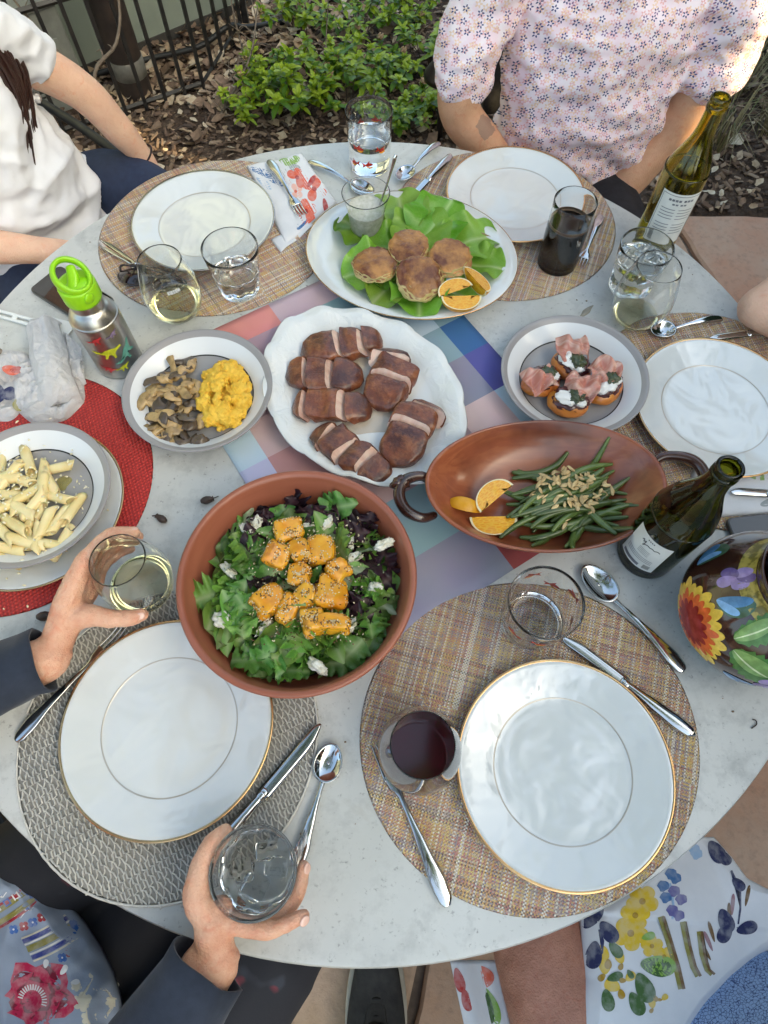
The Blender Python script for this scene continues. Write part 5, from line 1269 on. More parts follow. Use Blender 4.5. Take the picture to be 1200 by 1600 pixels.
c = g.mix(g.ramp(n1, [(.35, 0), (.65, 1)]), (.30, .185, .065), (.54, .36, .155)); c = g.mix(g.ramp(g.noise(26, 4, w=w_), [(.5, 0), (.68, .9)]), c, (.055, .036, .02)); c = g.mix(g.math('GREATER_THAN', g.rand(), .70), c, g.mix(n1, (.05, .032, .022), (.13, .09, .055)))
g.set(col=c, rough=.3, coat=.35, crough=.15, normal=g.bump(g.noise(110, 4), .5, .003)); m_mush = g.m
def mslice(seed):
    """lengthwise mushroom slice: cap arc and stem, slightly bent"""
    o = [(-.5, .0), (-.48, .18), (-.33, .36), (-.1, .45), (.1, .45), (.33, .36), (.48, .18), (.5, 0), (.36, -.04), (.18, .06), (.14, -.25), (.17, -.55), (0, -.60), (-.17, -.55), (-.14, -.25), (-.18, .06), (-.36, -.04)]
    n = len(o); s = .040; v = []
    for h in (-.0022, .0022):
        for x, y in o: v.append(Vector((x * s, y * s, h + .25 * s * (x * x) + .006 * noise.noise(Vector((x * 2, y * 2, seed))))))
    v += [Vector((0, .2 * s, -.0022)), Vector((0, .2 * s, .0022))]
    return v, [(2 * n, (k + 1) % n, k) for k in range(n)] + [(2 * n + 1, n + k, n + (k + 1) % n) for k in range(n)] + [(k, (k + 1) % n, n + (k + 1) % n, n + k) for k in range(n)]
def mstrip(seed):
    R = random.Random(seed); a = [R.uniform(-.008, .008) for _ in range(6)]
    return crumple(sweep([(-.024, a[0], 0), (-.012, a[1], .003 + a[2] * .3), (0, a[3], .004), (.013, a[4], .002), (.026, a[5], 0)], [(.003, .0016), (.008, .0022), (.0068, .0024), (.0078, .002), (.003, .0014)], 12, 5), .0022, 90, seed)
def crumple(vf, a, f, o): return [Vector(p) + Vector((noise.noise(Vector(p) * f + Vector((o, 0, 0))), noise.noise(Vector(p) * f + Vector((0, o, 3))), noise.noise(Vector(p) * f + Vector((5, 0, o))))) * a for p in vf[0]], vf[1]
mm = [mesh('mushroom_piece', crumple(mslice(k), .0035, 70, k), m_mush) for k in range(4)] + [mesh('mushroom_piece', crumple(blob((0, 0, 0), (.014, .010, .007), 3, .45, 1.8, k, flat=-.003), .003, 110, k), m_mush) for k in range(3)] + [mesh('mushroom_piece', mstrip(k), m_mush) for k in range(2)]
MUX = [(255, 605, 8, .6), (272, 622, 7, 1.9), (248, 650, 7, .2), (285, 650, 8, 2.5), (262, 640, 3, .2), (276, 668, 8, 1.0), (292, 572, 8, 1.3), (238, 608, 8, 1.5)]
MU = [(288, 562, 0, .4), (283, 580, 7, 1), (258, 590, 4, 0), (245, 612, 0, 1.9), (262, 630, 1, 2.8), (240, 640, 8, 1.4), (275, 604, 7, .1), (283, 612, 7, 2.8), (300, 628, 5, 0), (268, 650, 2, 1.2), (250, 665, 3, .5), (262, 660, 7, -.2), (295, 660, 6, .5), (312, 652, 4, 1), (310, 684, 6, .2), (270, 686, 5, .2), (286, 678, 0, 3.6), (240, 672, 2, 2.4), (258, 682, 4, 1.1), (232, 625, 3, .9), (270, 575, 1, 3.4), (292, 595, 5, 2), (300, 606, 2, 4.8), (245, 590, 7, .9), (262, 615, 8, 2.4), (280, 640, 0, 5.6)]
for i, (u_, v_, k, a) in enumerate(MU + MUX):
    q = P(u_, v_, .77); ob('mushroom_piece', mm[k], None, (q.x, q.y, pz + .012 + U(0, .016) * (1 - min(1, hypot(u_ - 268, v_ - 625) / 80))), (U(-.4, .4), U(-.4, .4), a), label='brown sauteed mushroom piece beside the polenta', cat='mushroom', group='sauteed mushroom pieces')
# ------------------------------------------------------------------ penne
def penne(seed):
    n = 18; v, f = [], []; L = .042; bend = U(-.05, .05)
    for R_, rev_ in ((.0064, 0), (.0050, 1)):
        for i in range(9):
            t = i / 8
            for k in range(n):
                a = 2 * pi * k / n; x = (t - .5) * L + .85 * R_ * cos(a); rr = R_ * (1 + (.03 * cos(a * 9) if not rev_ else 0)) * (1 + .04 * noise.noise(Vector((x * 90, a, seed)))); v.append((x, rr * sin(a) + bend * x * x * 20, rr * cos(a)))
    for o in (0, 9 * n):
        for i in range(8):
            for k in range(n): q = (k + 1) % n; c4 = (o + i * n + k, o + i * n + q, o + (i + 1) * n + q, o + (i + 1) * n + k); f.append(c4 if o == 0 else c4[::-1])
    for i in (0, 8):
        for k in range(n): q = (k + 1) % n; c4 = (i * n + k, i * n + q, 9 * n + i * n + q, 9 * n + i * n + k); f.append(c4[::-1] if i == 0 else c4)
    return v, f
m_pen = simple('cooked penne', (.72, .57, .25), .38, (.80, .68, .38), 30, sss=.15, ssss=.005, coat=.15, bump=.15, bs=90)
random.seed(15); pms = [mesh('penne', penne(k), m_pen) for k in range(4)]
zb = PZ_ + .0085 + .0066
PN = [(45, 722, 120), (88, 730, 12), (80, 757, 125), (70, 745, 100), (20, 745, 60), (0, 722, 100), (35, 752, 160), (5, 750, 0), (20, 775, 178), (60, 790, 60), (72, 772, 95), (90, 778, 165), (112, 796, 75), (92, 812, 75), (75, 820, 80), (62, 842, 95), (40, 800, 150), (30, 825, -30), (10, 835, -40), (50, 850, 170), (18, 858, -10), (75, 850, 175), (96, 846, 70), (0, 800, 30), (-20, 770, 80), (-25, 820, 20), (-15, 850, 120), (45, 775, 40), (-40, 790, 140), (25, 790, 110), (52, 815, 65), (0, 870, 160)]
for i, (u_, v_, a) in enumerate(PN):
    q = P(u_, v_, zb + .012); d = hypot((u_ - 35) / 90, (v_ - 795) / 90)
    o = ob('penne', pms[i % 4], None, (q.x, q.y, zb + .0064 + max(0, (1 - d * d)) * U(.006, .020)), (U(0, 6), U(-.22, .22), radians(a)), label='cooked penne tube on the grey plate at the left', cat='pasta', group='penne pasta on the grey plate'); o.scale = (U(1.1, 1.3),) * 3
m_chs = simple('grated cheese', (.74, .66, .42), .6, (.80, .76, .62), 60)
mk('grated_cheese', join(*[xf(blob((0, 0, 0), (U(.001, .004), U(.001, .0022), .001), 1, .5, 2, k), TR_(*(lambda q: (q.x, q.y, zb + .001 + (U(.004, .028) if q.x < -.47 else 0)))(P(35 + random.gauss(0, 48), 790 + random.gauss(0, 45), zb))) @ RZ(U(0, 6))) for k in range(420)]), m_chs, kind='stuff', label='grated cheese crumbs scattered over the penne')
q = P(100, 755, zb); mk('oil_pool', dish(lambda t, s: (.010 * s * cos(t) * (1 + .3 * sin(3 * t)), .013 * s * sin(t)), [(1, .0002), (.85, .0007), (0, .0008)], 30), m_oil, loc=(q.x, q.y, zb + .0003), label='small pool of oil beside the penne', cat='oil')
# ------------------------------------------------------------------ stuffed apricots
m_apr = simple('roasted apricot', (.60, .22, .03), .35, (.46, .12, .025), 25, sss=.15, ssss=.006, coat=.25); m_glz = simple('dark fig glaze', (.06, .018, .016), .18, (.11, .03, .03), 40, coat=.5)
m_crm = simple('whipped cheese', (.82, .80, .76), .4); m_pes = simple('dark herb pesto', (.035, .05, .018), .35, (.065, .08, .03), 80, coat=.3, bump=.6, bs=120, bd=.003)
g = N('prosciutto'); n1 = g.noise(28, 3, .5, v=g.map((1, 5, 1)), dist=1); g.set(col=g.mix(g.ramp(n1, [(.42, 0), (.68, 1)]), (.50, .19, .14), (.66, .42, .34)), rough=.35, coat=.15, sss=.1, ssss=.003, normal=g.bump(n1, .2, .002)); m_ham = g.m
def ham(w_, l_, seed, amp=.006, cup=.012):
    R = random.Random(seed); p1, p2 = R.uniform(0, 6), R.uniform(0, 6)
    return grid(lambda u, v: Vector(((u - .5) * w_ * (1 - .3 * abs(v - .5)), (v - .5) * l_ * (1 + .2 * sin(u * 5 + p1)), amp * sin(u * 8 + v * 4 + p1) + amp * .5 * sin(u * 17 - v * 5 + p2) - cup * ((u - .5) ** 2 + (v - .5) ** 2) * 2)), 26, 18)
pz2 = TZ + .0015 + .0064
for i, (u_, v_, rz, hx, hy, hr, d) in enumerate([(846, 596, .5, -.004, -.010, .4, 'stuffed apricot with ham at the left of the grey plate'), (892, 572, -.6, .002, .016, .15, 'stuffed apricot with ham at the back of the grey plate'), (889, 628, -.2, .014, .013, -.5, 'stuffed apricot with cream and pesto at the front of the grey plate'), (944, 606, .7, -.002, .014, .5, 'stuffed apricot with ham at the right of the grey plate')]):
    q = P(u_, v_, pz2 + .014); t = thing('stuffed_apricot', d, 'apricot', (q.x, q.y, pz2), rz, 'stuffed apricots with ham'); t.scale = (1.22, 1.22, 1.12)
    mk('fruit', blob((0, 0, .011), (.028, .022, .014), 4, .10, 1.2, i, flat=-.011), m_apr, t)
    mk('glaze', blob((.001, .001, .0195), (.0245, .0185, .007), 4, .22, 2.2, i + 4), m_glz, t)
    mk('cream', blob((-.004, -.002, .026), (.015, .0115, .0055), 4, .35, 1.8, i + 9), m_crm, t); mk('cream', blob((.013, -.007, .0245), (.007, .0055, .004), 3, .4, 1.8, i + 12), m_crm, t)
    mk('pesto', blob((.006, .0, .0295), (.0105, .0095, .0052), 4, .45, 2.4, i + 20), m_pes, t)
    M = RZ(-rz); hv = M @ Vector((hx, hy, 0)); mk('ham_slice', xf(ham(.046, .034, i + 3), TR_(hv.x, hv.y, .037) @ RZ(hr - rz) @ RX(.25)), m_ham, t, solid=.0009)

# a few crumbs and drops on the bare table
random.seed(91); x = []
for k in range(130):
    a = U(0, 2 * pi); r = TR * .97 * sqrt(rnd()); s = U(.0005, .0014); x.append(blob((TC.x + r * cos(a), TC.y + r * sin(a), TZ + s * .5 + .0002), (s * 1.4, s, s * .7), 1, .5, 2, k))
mk('bread_crumbs', join(*x), simple('table crumbs', (.30, .20, .11), .8, (.12, .08, .05), 400), kind='stuff', label='tiny crumbs scattered over the bare table')
# ================================================================== NAPKINS
m_cloth = simple('white cotton napkin', (.70, .70, .72), .85, (.64, .645, .67), 30, bump=.25, bs=500, bd=.0006, sheen=.2)
g = N('greyish cotton napkin'); w1_ = g.noise(38, 4, .55, dist=1.2); w2_ = g.noise(420, 3); rg_ = g.math('ABSOLUTE', g.math('SUBTRACT', g.noise(16, 3, .5, dist=1.5), .5))
g.set(col=g.mix(g.ramp(w1_, [(.35, 0), (.65, 1)]), (.56, .55, .56), (.49, .485, .50)), rough=.9, sheen=.2, normal=g.bump(g.math('ADD', g.math('MULTIPLY', rg_, -3.0), g.math('ADD', g.math('MULTIPLY', w1_, .8), g.math('MULTIPLY', w2_, .12))), .8, .006)); m_cloth2 = g.m
def ink(n, r, g_, b):
    c = rgb(r, g_, b); return simple(n, c, .85, tuple(.72 * k + .28 * .60 for k in c), 75, 5, .42, .62, bump=.3, bs=500, bd=.0006)
ic = dict(coral=ink('print coral', 214, 96, 70), red=ink('print red', 170, 44, 40), peach=ink('print peach', 232, 176, 158), blue=ink('print blue', 60, 104, 156), pblue=ink('print pale blue', 150, 176, 206), green=ink('print green', 130, 166, 70), dgreen=ink('print dark green', 66, 96, 48), olive=ink('print olive', 136, 130, 66),
          grey=ink('print grey', 150, 156, 158), yel=ink('print yellow', 214, 180, 44), ochre=ink('print ochre', 166, 130, 30), navy=ink('print navy', 38, 44, 84), violet=ink('print violet', 96, 92, 150), brown=ink('print brown', 112, 84, 50), dusk=ink('print dusty rose', 150, 112, 120), cream=ink('thread cream', 206, 200, 180), mag=ink('thread magenta', 178, 22, 72), mag2=ink('thread dark magenta', 120, 10, 46), white=ink('thread white', 220, 220, 222), royal=ink('thread royal blue', 40, 92, 170), wine=ink('thread wine red', 150, 24, 44), indigo=ink('thread indigo', 56, 66, 140))
ik = list(ic); im = [ic[k] for k in ik]
def prints(parent, S, shapes, name='printed_motif', lift=.0005, world=True):
    """shapes: (colour, outline, cx, cy, layer) on the surface S(x, y, lift); grouped in one printed part"""
    vf, mi = [], []
    for col, out, cx, cy_, lay in shapes:
        x = patch(lambda a, b: S(a, b, lift + lay * .00025), out, cx, cy_, 4); vf.append(x); mi += [ik.index(col)] * len(x[1])
    return mk(name, join(*vf), im, parent, mi=mi, world=world, kind='stuff')
def flower(col, x, y, r, n=5, rot=0, lay=0, eye='brown', w=.42):
    s = [(col, place2(petal(1, w), x, y, r, rot + 2 * pi * k / n), x + .45 * r * cos(rot + 2 * pi * k / n), y + .45 * r * sin(rot + 2 * pi * k / n), lay + .15 * (k % 2)) for k in range(n)]
    return s + [(eye, place2(disc(.2), x, y, r), x, y, lay + 1)]
def leafp(col, x, y, L, rot, w=.28, lay=0): return [(col, place2(petal(1, w), x, y, L, rot), x + .45 * L * cos(rot), y + .45 * L * sin(rot), lay)]
def stroke(col, pts, w, lay=0):
    out = []
    for i in range(len(pts)):
        a, b = pts[max(i - 1, 0)], pts[min(i + 1, len(pts) - 1)]; L = hypot(b[0] - a[0], b[1] - a[1]) or 1; out.append((-(b[1] - a[1]) / L, (b[0] - a[0]) / L))
    o = [(p[0] + n[0] * w, p[1] + n[1] * w) for p, n in zip(pts, out)] + [(p[0] - n[0] * w, p[1] - n[1] * w) for p, n in zip(pts, out)][::-1]
    m_ = pts[len(pts) // 2]; return [(col, o, m_[0], m_[1], lay)]
# folded napkin under the fork, upper left: two layers of cloth
nq = [P(386, 262), P(472, 243), P(527, 318), P(447, 386)]
def quad(q, u, v): return q[0].lerp(q[1], u).lerp(q[3].lerp(q[2], u), v)
def SN(a, b, l):
    p = quad(nq, a, b); e = min(a, 1 - a, b, 1 - b); return Vector((p.x, p.y, TZ + .0031 + .0052 * min(1, e / .05) ** .5 + .0022 * noise.noise(Vector((a * 5, b * 2.5, 1))) + .0012 * sin(a * 9 + b * 3) + l))
np_ = thing('napkin', 'folded white napkin with coral flowers under a fork at the upper left', 'napkin', (nq[0] + nq[2]) / 2)
mk('cloth', grid(lambda u, v: SN(u, v, 0), 30, 34), m_cloth, np_, world=True, solid=.001)
mk('under_fold', grid(lambda u, v: quad([nq[3] + V(-.03, .015, 0), nq[2].lerp(nq[3], .5), nq[2].lerp(nq[3], .45) + V(-.002, -.014, 0), nq[3] + V(-.008, -.018, 0)], u, v) + V(0, 0, .0036 + .0018 * sin(u * 9)), 16, 6), m_cloth, np_, world=True, solid=.001)
sh = flower('coral', .66, .40, .17, 5, .4, 0, 'red', .36) + flower('peach', .52, .56, .12, 5, 1.2, 0, 'coral', .36) + flower('coral', .80, .66, .20, 4, .9, 0, 'red', .34) + flower('peach', .86, .5, .12, 4, 0, -.5, 'coral')
sh += leafp('green', .55, .05, .28, .5) + leafp('green', .68, .16, .22, -.3) + leafp('grey', .55, .22, .26, .2) + leafp('grey', .35, .30, .2, -.4) + leafp('blue', .02, .06, .40, .55, .14) + leafp('blue', .18, .18, .34, .75, .16) + leafp('pblue', .05, .2, .25, .9, .2)
sh += leafp('red', .72, .60, .25, -.5, .15, 2) + leafp('red', .85, .85, .2, 2, .2, 2) + flower('coral', .50, .86, .17, 5, .2, 0, 'red', .4) + leafp('blue', .25, .95, .22, -.2, .2) + leafp('peach', .35, .75, .15, .5)
prints(np_, SN, [(c, [(min(.99, max(.01, a)), min(.99, max(.01, b))) for a, b in o], x, y, l) for c, o, x, y, l in sh])
# folded napkin at the right edge
nr = [P(1080, 735), P(1290, 700), P(1290, 800), P(1068, 812)]
def SR(a, b, l):
    p = quad(nr, a, b); e = min(a, 1 - a, b, 1 - b); return Vector((p.x, p.y, TZ + .003 + .004 * min(1, e / .06) ** .5 + .001 * noise.noise(Vector((a * 6, b * 3, 4))) + l))
n2_ = thing('napkin', 'folded white napkin with leaf print behind the dark wine bottle', 'napkin', (nr[0] + nr[2]) / 2)
mk('cloth', grid(lambda u, v: SR(u, v, 0), 30, 20), m_cloth, n2_, world=True, solid=.001)
prints(n2_, SR, leafp('green', .50, .12, .16, -.5) + leafp('green', .42, .3, .2, .6) + leafp('grey', .03, .72, .1, .5, .4) + leafp('grey', .02, .9, .1, .1, .4) + leafp('blue', .10, .15, .12, 1, .4) + leafp('pblue', .16, .3, .12, .2, .4) + leafp('grey', .6, .75, .15, 2))
# crumpled napkin on the left
cn = thing('napkin', 'crumpled grey-white floral napkin beside the steel drinking bottle', 'napkin', P(65, 600))
def ridge(p, s, o=0): return 1 - 2 * abs(noise.noise(p * s + Vector((o, o, o))))
def heap(cpx, ax, ay, rot, hgt, seed, folds=9):
    c0 = P(*cpx)
    def fn(u, v):
        a = 2 * pi * u; r = v * (1 + .14 * noise.noise(Vector((cos(a) * 1.6, sin(a) * 1.6, seed))))
        x, y = ax * r * cos(a), ay * r * sin(a); q = Vector((x * cos(rot) - y * sin(rot), x * sin(rot) + y * cos(rot), 0))
        k = max(0, 1 - v ** 2.2) ** .55
        z = hgt * k * (.42 + .50 * ridge(Vector((x * 1.0 + .01 * noise.noise(Vector((x * 40, y * 40, 1))), y * 2.4, seed)), folds * 2.6) + .22 * ridge(Vector((x * 2, y, seed)), folds * 5, 2))
        return c0 + q + V(0, 0, max(.0012, z) + .0012)
    return grid(fn, 96, 36, True)
mk('cloth', heap((78, 610), .060, .072, .5, .032, 2), m_cloth2, cn, world=True)
mk('floral_end', heap((8, 600), .050, .078, .3, .024, 7, 7), m_cloth2, cn, world=True)
ra, rb = P(62, 500, TZ + .035), P(86, 612, TZ + .034)
def roll(u, v):
    d = rb - ra; L = d.length; d.normalize(); s = Vector((-d.y, d.x, 0)); t = u * 1.16 - .08; w_ = (.026 + .006 * t) * (v * 2 - 1)
    w_ *= 1 + .16 * noise.noise(Vector((u * 3.5, 5, 1))); z = .010 * (1 - (v * 2 - 1) ** 2) ** .5 + .007 * (ridge(Vector((u * 1.6 + v * .5, v * 1.2 - u * .3, 2)), 1.7) - .4) + .002 * noise.noise(Vector((u * 9, v * 8, 2))) - (.026 * max(0, (t - .92) / .16) ** 2) - .024 * max(0, (.06 - t) / .14) ** 1.3 - .016 * abs(v * 2 - 1) ** 3
    return ra + d * (L * t) + s * w_ + V(0, 0, z + .004)
mk('rolled_fold', grid(roll, 70, 44), m_cloth2, cn, world=True, solid=.0012)
fq = [P(40, 640, TZ + .004), P(136, 600, TZ + .004), P(128, 560, TZ + .012), P(48, 588, TZ + .016)]
mk('front_fold', grid(lambda u, v: quad(fq, u, v) + V(0, 0, .010 * sin(pi * v) + .006 * (ridge(Vector((u * 1.5, v * .8, 3)), 2.6) - .3) + .003 * sin(u * 19 + v * 4)), 48, 20), m_cloth2, cn, world=True, solid=.001)
bq = [P(100, 520, TZ + .006), P(128, 545, TZ + .004), P(134, 600, TZ + .004), P(96, 585, TZ + .020)]
mk('side_fold', grid(lambda u, v: quad(bq, u, v) + V(0, 0, .008 * sin(pi * u) + .006 * (ridge(Vector((u * 1.2, v * 1.8, 7)), 2.4) - .3)), 30, 30), m_cloth2, cn, world=True, solid=.001)
def SH(a, b, l):                                  # print on the floral end
    c0 = P(8, 600); x, y = a, b; r = min(.97, hypot(x / .050, y / .078)); z = .024 * max(0, 1 - r ** 2.2) ** .55 * .95
    q = RZ(.3).to_3x3() @ Vector((x, y, 0)); return c0 + q + V(0, 0, z + .004 + l)
prints(cn, SH, leafp('brown', -.02, .045, .03, .4, .4) + leafp('olive', -.01, .030, .025, 2, .4) + leafp('coral', .01, .012, .028, -.6, .35) + leafp('red', .02, .0, .02, .3, .35) + leafp('navy', .0, -.02, .035, 4.6, .35) + leafp('navy', .022, -.03, .025, 4.2, .4) + leafp('peach', -.02, -.005, .026, .4, .4) + leafp('olive', .03, -.05, .022, 4.4, .4) + leafp('dgreen', -.03, .0, .02, 5.2, .3))

# ================================================================== PEOPLE
def skinmat(name, c1, c2, c3):
    g = N(name); n1 = g.noise(30, 5, .65); n2 = g.noise(160, 4, .7)
    c = g.mix(g.ramp(n1, [(.38, 0), (.62, 1)]), c1, c2); c = g.mix(g.ramp(g.noise(55, 4, .6, dist=1), [(.55, 0), (.70, .5)]), c, tuple(k * f for k, f in zip(c1, (1.0, .72, .66)))); c = g.mix(g.ramp(n2, [(.55, 0), (.75, .35)]), c, c3)
    g.set(col=c, rough=.48, sss=.18, sssr=(1, .35, .2), ssss=.006, spec=.4, normal=g.bump(g.math('ADD', g.math('ADD', n2, g.vor(420)), g.math('MULTIPLY', g.noise(75, 3, .6, dist=1.5), 1.5)), .55, .0012)); return g.m
m_sk1 = skinmat('warm skin', (.58, .32, .19), (.64, .37, .23), (.46, .22, .13)); m_sk2 = skinmat('fair skin', (.68, .42, .30), (.72, .47, .34), (.58, .33, .23)); m_sk3 = skinmat('ruddy hand skin', (.62, .31, .20), (.70, .42, .29), (.50, .20, .13)); m_sk4 = skinmat('freckled leg skin', (.33, .145, .095), (.42, .20, .135), (.17, .065, .042))
def T(pts, rad, n=14, sub=5, up=(0, 0, 1)): return sweep(pts, rad, n, sub, up)
def fold(p, n, a=.006, f=9, d=(1, 1, 2.2), o=0):
    q = Vector((p.x * d[0], p.y * d[1], p.z * d[2])); w_ = noise.noise(q * f * .5 + Vector((o, o, 0))) * .6
    return a * (ridge(q + Vector((w_, w_, w_)) * .06, f, o) - .45) + a * .3 * noise.noise(q * f * 3)
m_jean = simple('black trousers', (.010, .010, .014), .85, (.018, .018, .024), 60, bump=.2, bs=300); m_navy = simple('navy leggings', (.012, .022, .060), .8, (.017, .030, .075), 90, bump=.15, bs=500)
# black patio chairs
m_wick = simple('black woven resin', (.014, .013, .013), .5, (.03, .028, .027), 120, bump=.5, bs=260, bd=.002)
chm = None
def chair(label, x, y, face, rz_off=0):
    global chm
    if chm is None:
        leg = mesh('leg', sweep([(0, 0, 0), (0, 0, .42)], .012, 8), m_blk)
        seat = mesh('seat', box(-.22, .22, -.22, .22, .40, .435), m_wick, False)
        back = mesh('backrest', grid(lambda u, v: Vector((-.235 - .03 * (v) - .02 * (1 - (2 * u - 1) ** 2), (u - .5) * .36, .45 + .33 * v)), 12, 8), m_wick); arm = mesh('armrest', sweep([(-.22, 0, .60), (0, 0, .61), (.16, 0, .60), (.19, 0, .56), (.19, 0, .42)], .011, 8, 4), m_blk)
        chm = (leg, seat, back, arm)
    t = thing('patio_chair', label, 'chair', (x, y, .022), face, 'black patio chairs round the table')
    for sx in (-1, 1):
        for sy in (-1, 1): ob('leg', chm[0], t, (sx * .19, sy * .19, 0))
        ob('armrest', chm[3], t, (0, sx * .245, 0))
    ob('seat', chm[1], t); o = ob('backrest', chm[2], t); m_ = o.modifiers.new('s', 'SOLIDIFY'); m_.thickness = .018
    return t
chair('black patio chair under the person in the white T-shirt', -.90, 1.30, radians(-40)); chair('black patio chair under the person in the floral shirt', .45, 1.55, radians(-90))
chair('black patio chair under the person in the navy jacket', -.68, -.26, radians(45)); chair('black patio chair under the person in the blue shirt', .55, -.42, radians(115)); chair('black patio chair at the right edge behind the bare arm', 1.02, .72, radians(185))

# ---- person in the floral shirt
g = N('small flower print shirt'); q = g.sep(); uv = g.comb(g.math('MULTIPLY', q[0], 1), g.math('ADD', q[2], g.math('MULTIPLY', q[1], .55)))
def flowers(scale, r0, off):
    vx = g.n('TexVoronoi', voronoi_dimensions='2D', feature='F1'); mp = g.vmath('ADD', uv, off); g.put(vx.inputs['Vector'], mp); vx.inputs['Scale'].default_value = scale; vx.inputs['Randomness'].default_value = .75
    d = g.vmath('SUBTRACT', mp, vx.outputs['Position']); d = g.vmath('SCALE', d, sc=scale); s = g.sep(d); r = g.vmath('LENGTH', d); th = g.math('ARCTAN2', s[1], s[0])
    rr = g.math('MULTIPLY_ADD', g.math('COSINE', g.math('MULTIPLY', th, 5)), .10, r0); m1 = g.math('LESS_THAN', r, rr); m2 = g.math('GREATER_THAN', r, .11); return g.math('MULTIPLY', m1, m2), g.sep(vx.outputs['Color'])[0]
base = g.mix(g.ramp(g.noise(40, 3), [(.4, 0), (.6, 1)]), (.90, .71, .79), (.93, .82, .87))
mk2, _ = flowers(52, .25, (3.3, 1.7, 0)); mk3, _ = flowers(47, .25, (7.1, 4.2, 0)); mk1, cr = flowers(43, .20, (0, 0, 0))
base = g.mix(g.math('MULTIPLY', mk2, .75), base, (.76, .36, .36)); base = g.mix(g.math('MULTIPLY', mk3, .7), base, (.84, .56, .32)); base = g.mix(mk1, base, g.ramp(cr, [(0, (.045, .05, .17)), (.55, (.07, .06, .20)), (.8, (.22, .12, .28))], 'CONSTANT'))
g.set(col=base, rough=.8, sheen=.15, normal=g.bump(g.noise(350, 3), .15, .0008)); m_shirt = g.m
TATTOO = Vector((.222, 1.37, .716))
D = thing('person', 'person in a short-sleeved pastel flower print shirt seated at the back right', 'person', (.45, 1.5, 0))
headD = [T([(.45, 1.52, .98), (.45, 1.50, 1.13), (.45, 1.48, 1.20)], [.075, .058, .06]), blob((.45, 1.46, 1.30), (.078, .098, .118), 3), blob((.45, 1.365, 1.285), (.014, .02, .022), 2)]
aL = [(.66, 1.47, 1.00), (.705, 1.46, .86), (.690, 1.455, .76), (.655, 1.44, .655), (.60, 1.40, .585), (.545, 1.355, .535), (.50, 1.31, .51)]
aR = [(.235, 1.47, 1.00), (.180, 1.44, .87), (.158, 1.415, .77), (.165, 1.405, .715), (.215, 1.39, .665), (.285, 1.365, .60), (.35, 1.33, .54)]
rA = [.056, .053, .050, .046, .044, .036, .030]
hand = lambda p, d: [T([p, Vector(p) + Vector(d) * .05, Vector(p) + Vector(d) * .09], [(.034, .02), (.040, .02), (.034, .016)])] + [T([Vector(p) + Vector(d) * .08 + Vector((0, (k - 1.5) * .0, 0)) + Vector((-d[1], d[0], 0)) * (k - 1.5) * .018, Vector(p) + Vector(d) * .15 + Vector((-d[1], d[0], 0)) * (k - 1.5) * .018 + V(0, 0, -.02)], [.0095, .008], 8) for k in range(4)]
bodyD = organic_vf([T([(.45, 1.50, .48), (.45, 1.50, .75), (.45, 1.50, .98)], [(.15, .10), (.16, .10), (.16, .08)], 20, up=(0, 1, 0))] + headD + [T(aL, rA), T(aR, rA)] + hand(aL[-1], Vector((-.8, -.5, -.1)).normalized()) + hand(aR[-1], Vector((.8, -.5, -.1)).normalized()), .0055, 10)
mk('body', bodyD, m_sk1, D, world=True)
nt_ = m_sk1.node_tree; bs = [n for n in nt_.nodes if n.type == 'BSDF_PRINCIPLED'][0]; src = bs.inputs['Base Color'].links[0].from_socket   # faded tattoo on the inner forearm
tcn = nt_.nodes.new('ShaderNodeTexCoord'); ds = nt_.nodes.new('ShaderNodeVectorMath'); ds.operation = 'DISTANCE'; ds.inputs[1].default_value = TATTOO - D.location; nt_.links.new(tcn.outputs['Object'], ds.inputs[0])
nz_ = nt_.nodes.new('ShaderNodeTexNoise'); nz_.inputs['Scale'].default_value = 70; nt_.links.new(tcn.outputs['Object'], nz_.inputs['Vector'])
mt_ = nt_.nodes.new('ShaderNodeMath'); mt_.operation = 'MULTIPLY_ADD'; mt_.inputs[1].default_value = -.03; mt_.inputs[2].default_value = .040; nt_.links.new(nz_.outputs[0], mt_.inputs[0])
lt_ = nt_.nodes.new('ShaderNodeMath'); lt_.operation = 'LESS_THAN'; nt_.links.new(ds.outputs['Value'], lt_.inputs[0]); nt_.links.new(mt_.outputs[0], lt_.inputs[1])
mx_ = nt_.nodes.new('ShaderNodeMix'); mx_.data_type = 'RGBA'; mx_.inputs[7].default_value = (.34, .21, .15, 1); nt_.links.new(src, mx_.inputs[6]); nt_.links.new(lt_.outputs[0], mx_.inputs[0]); nt_.links.new(mx_.outputs[2], bs.inputs['Base Color'])
sl = lambda a, k, rr: T([a[0], a[1], Vector(a[2]) + (Vector(a[1]) - Vector(a[2])) * k], rr, 18)
def tube_sleeve(a, r): return sl(a, .18, r)
torsoD = T([(.45, 1.47, .40), (.45, 1.475, .52), (.45, 1.475, .68), (.455, 1.48, .84), (.455, 1.49, .96), (.455, 1.50, 1.05), (.455, 1.50, 1.08)], [(.185, .125), (.19, .125), (.195, .122), (.205, .118), (.205, .10), (.15, .08), (.08, .07)], 28, 6, up=(0, 1, 0))
organic('shirt', [torsoD, tube_sleeve(aL, [.074, .072, .072]), tube_sleeve(aR, [.068, .064, .062])], .0065, m_shirt, D, 6, lambda p, n: fold(p, n, .016, 5.5, (1, 1, 2.0), 1) + fold(p, n, .005, 15, (1, 1, 1.8), 6) + .006 * sin((p.x * 1.3 + p.z * 2.4) * 34 + 3 * noise.noise(p * 6)) * max(0, min(1, (.80 - p.z) * 6)))
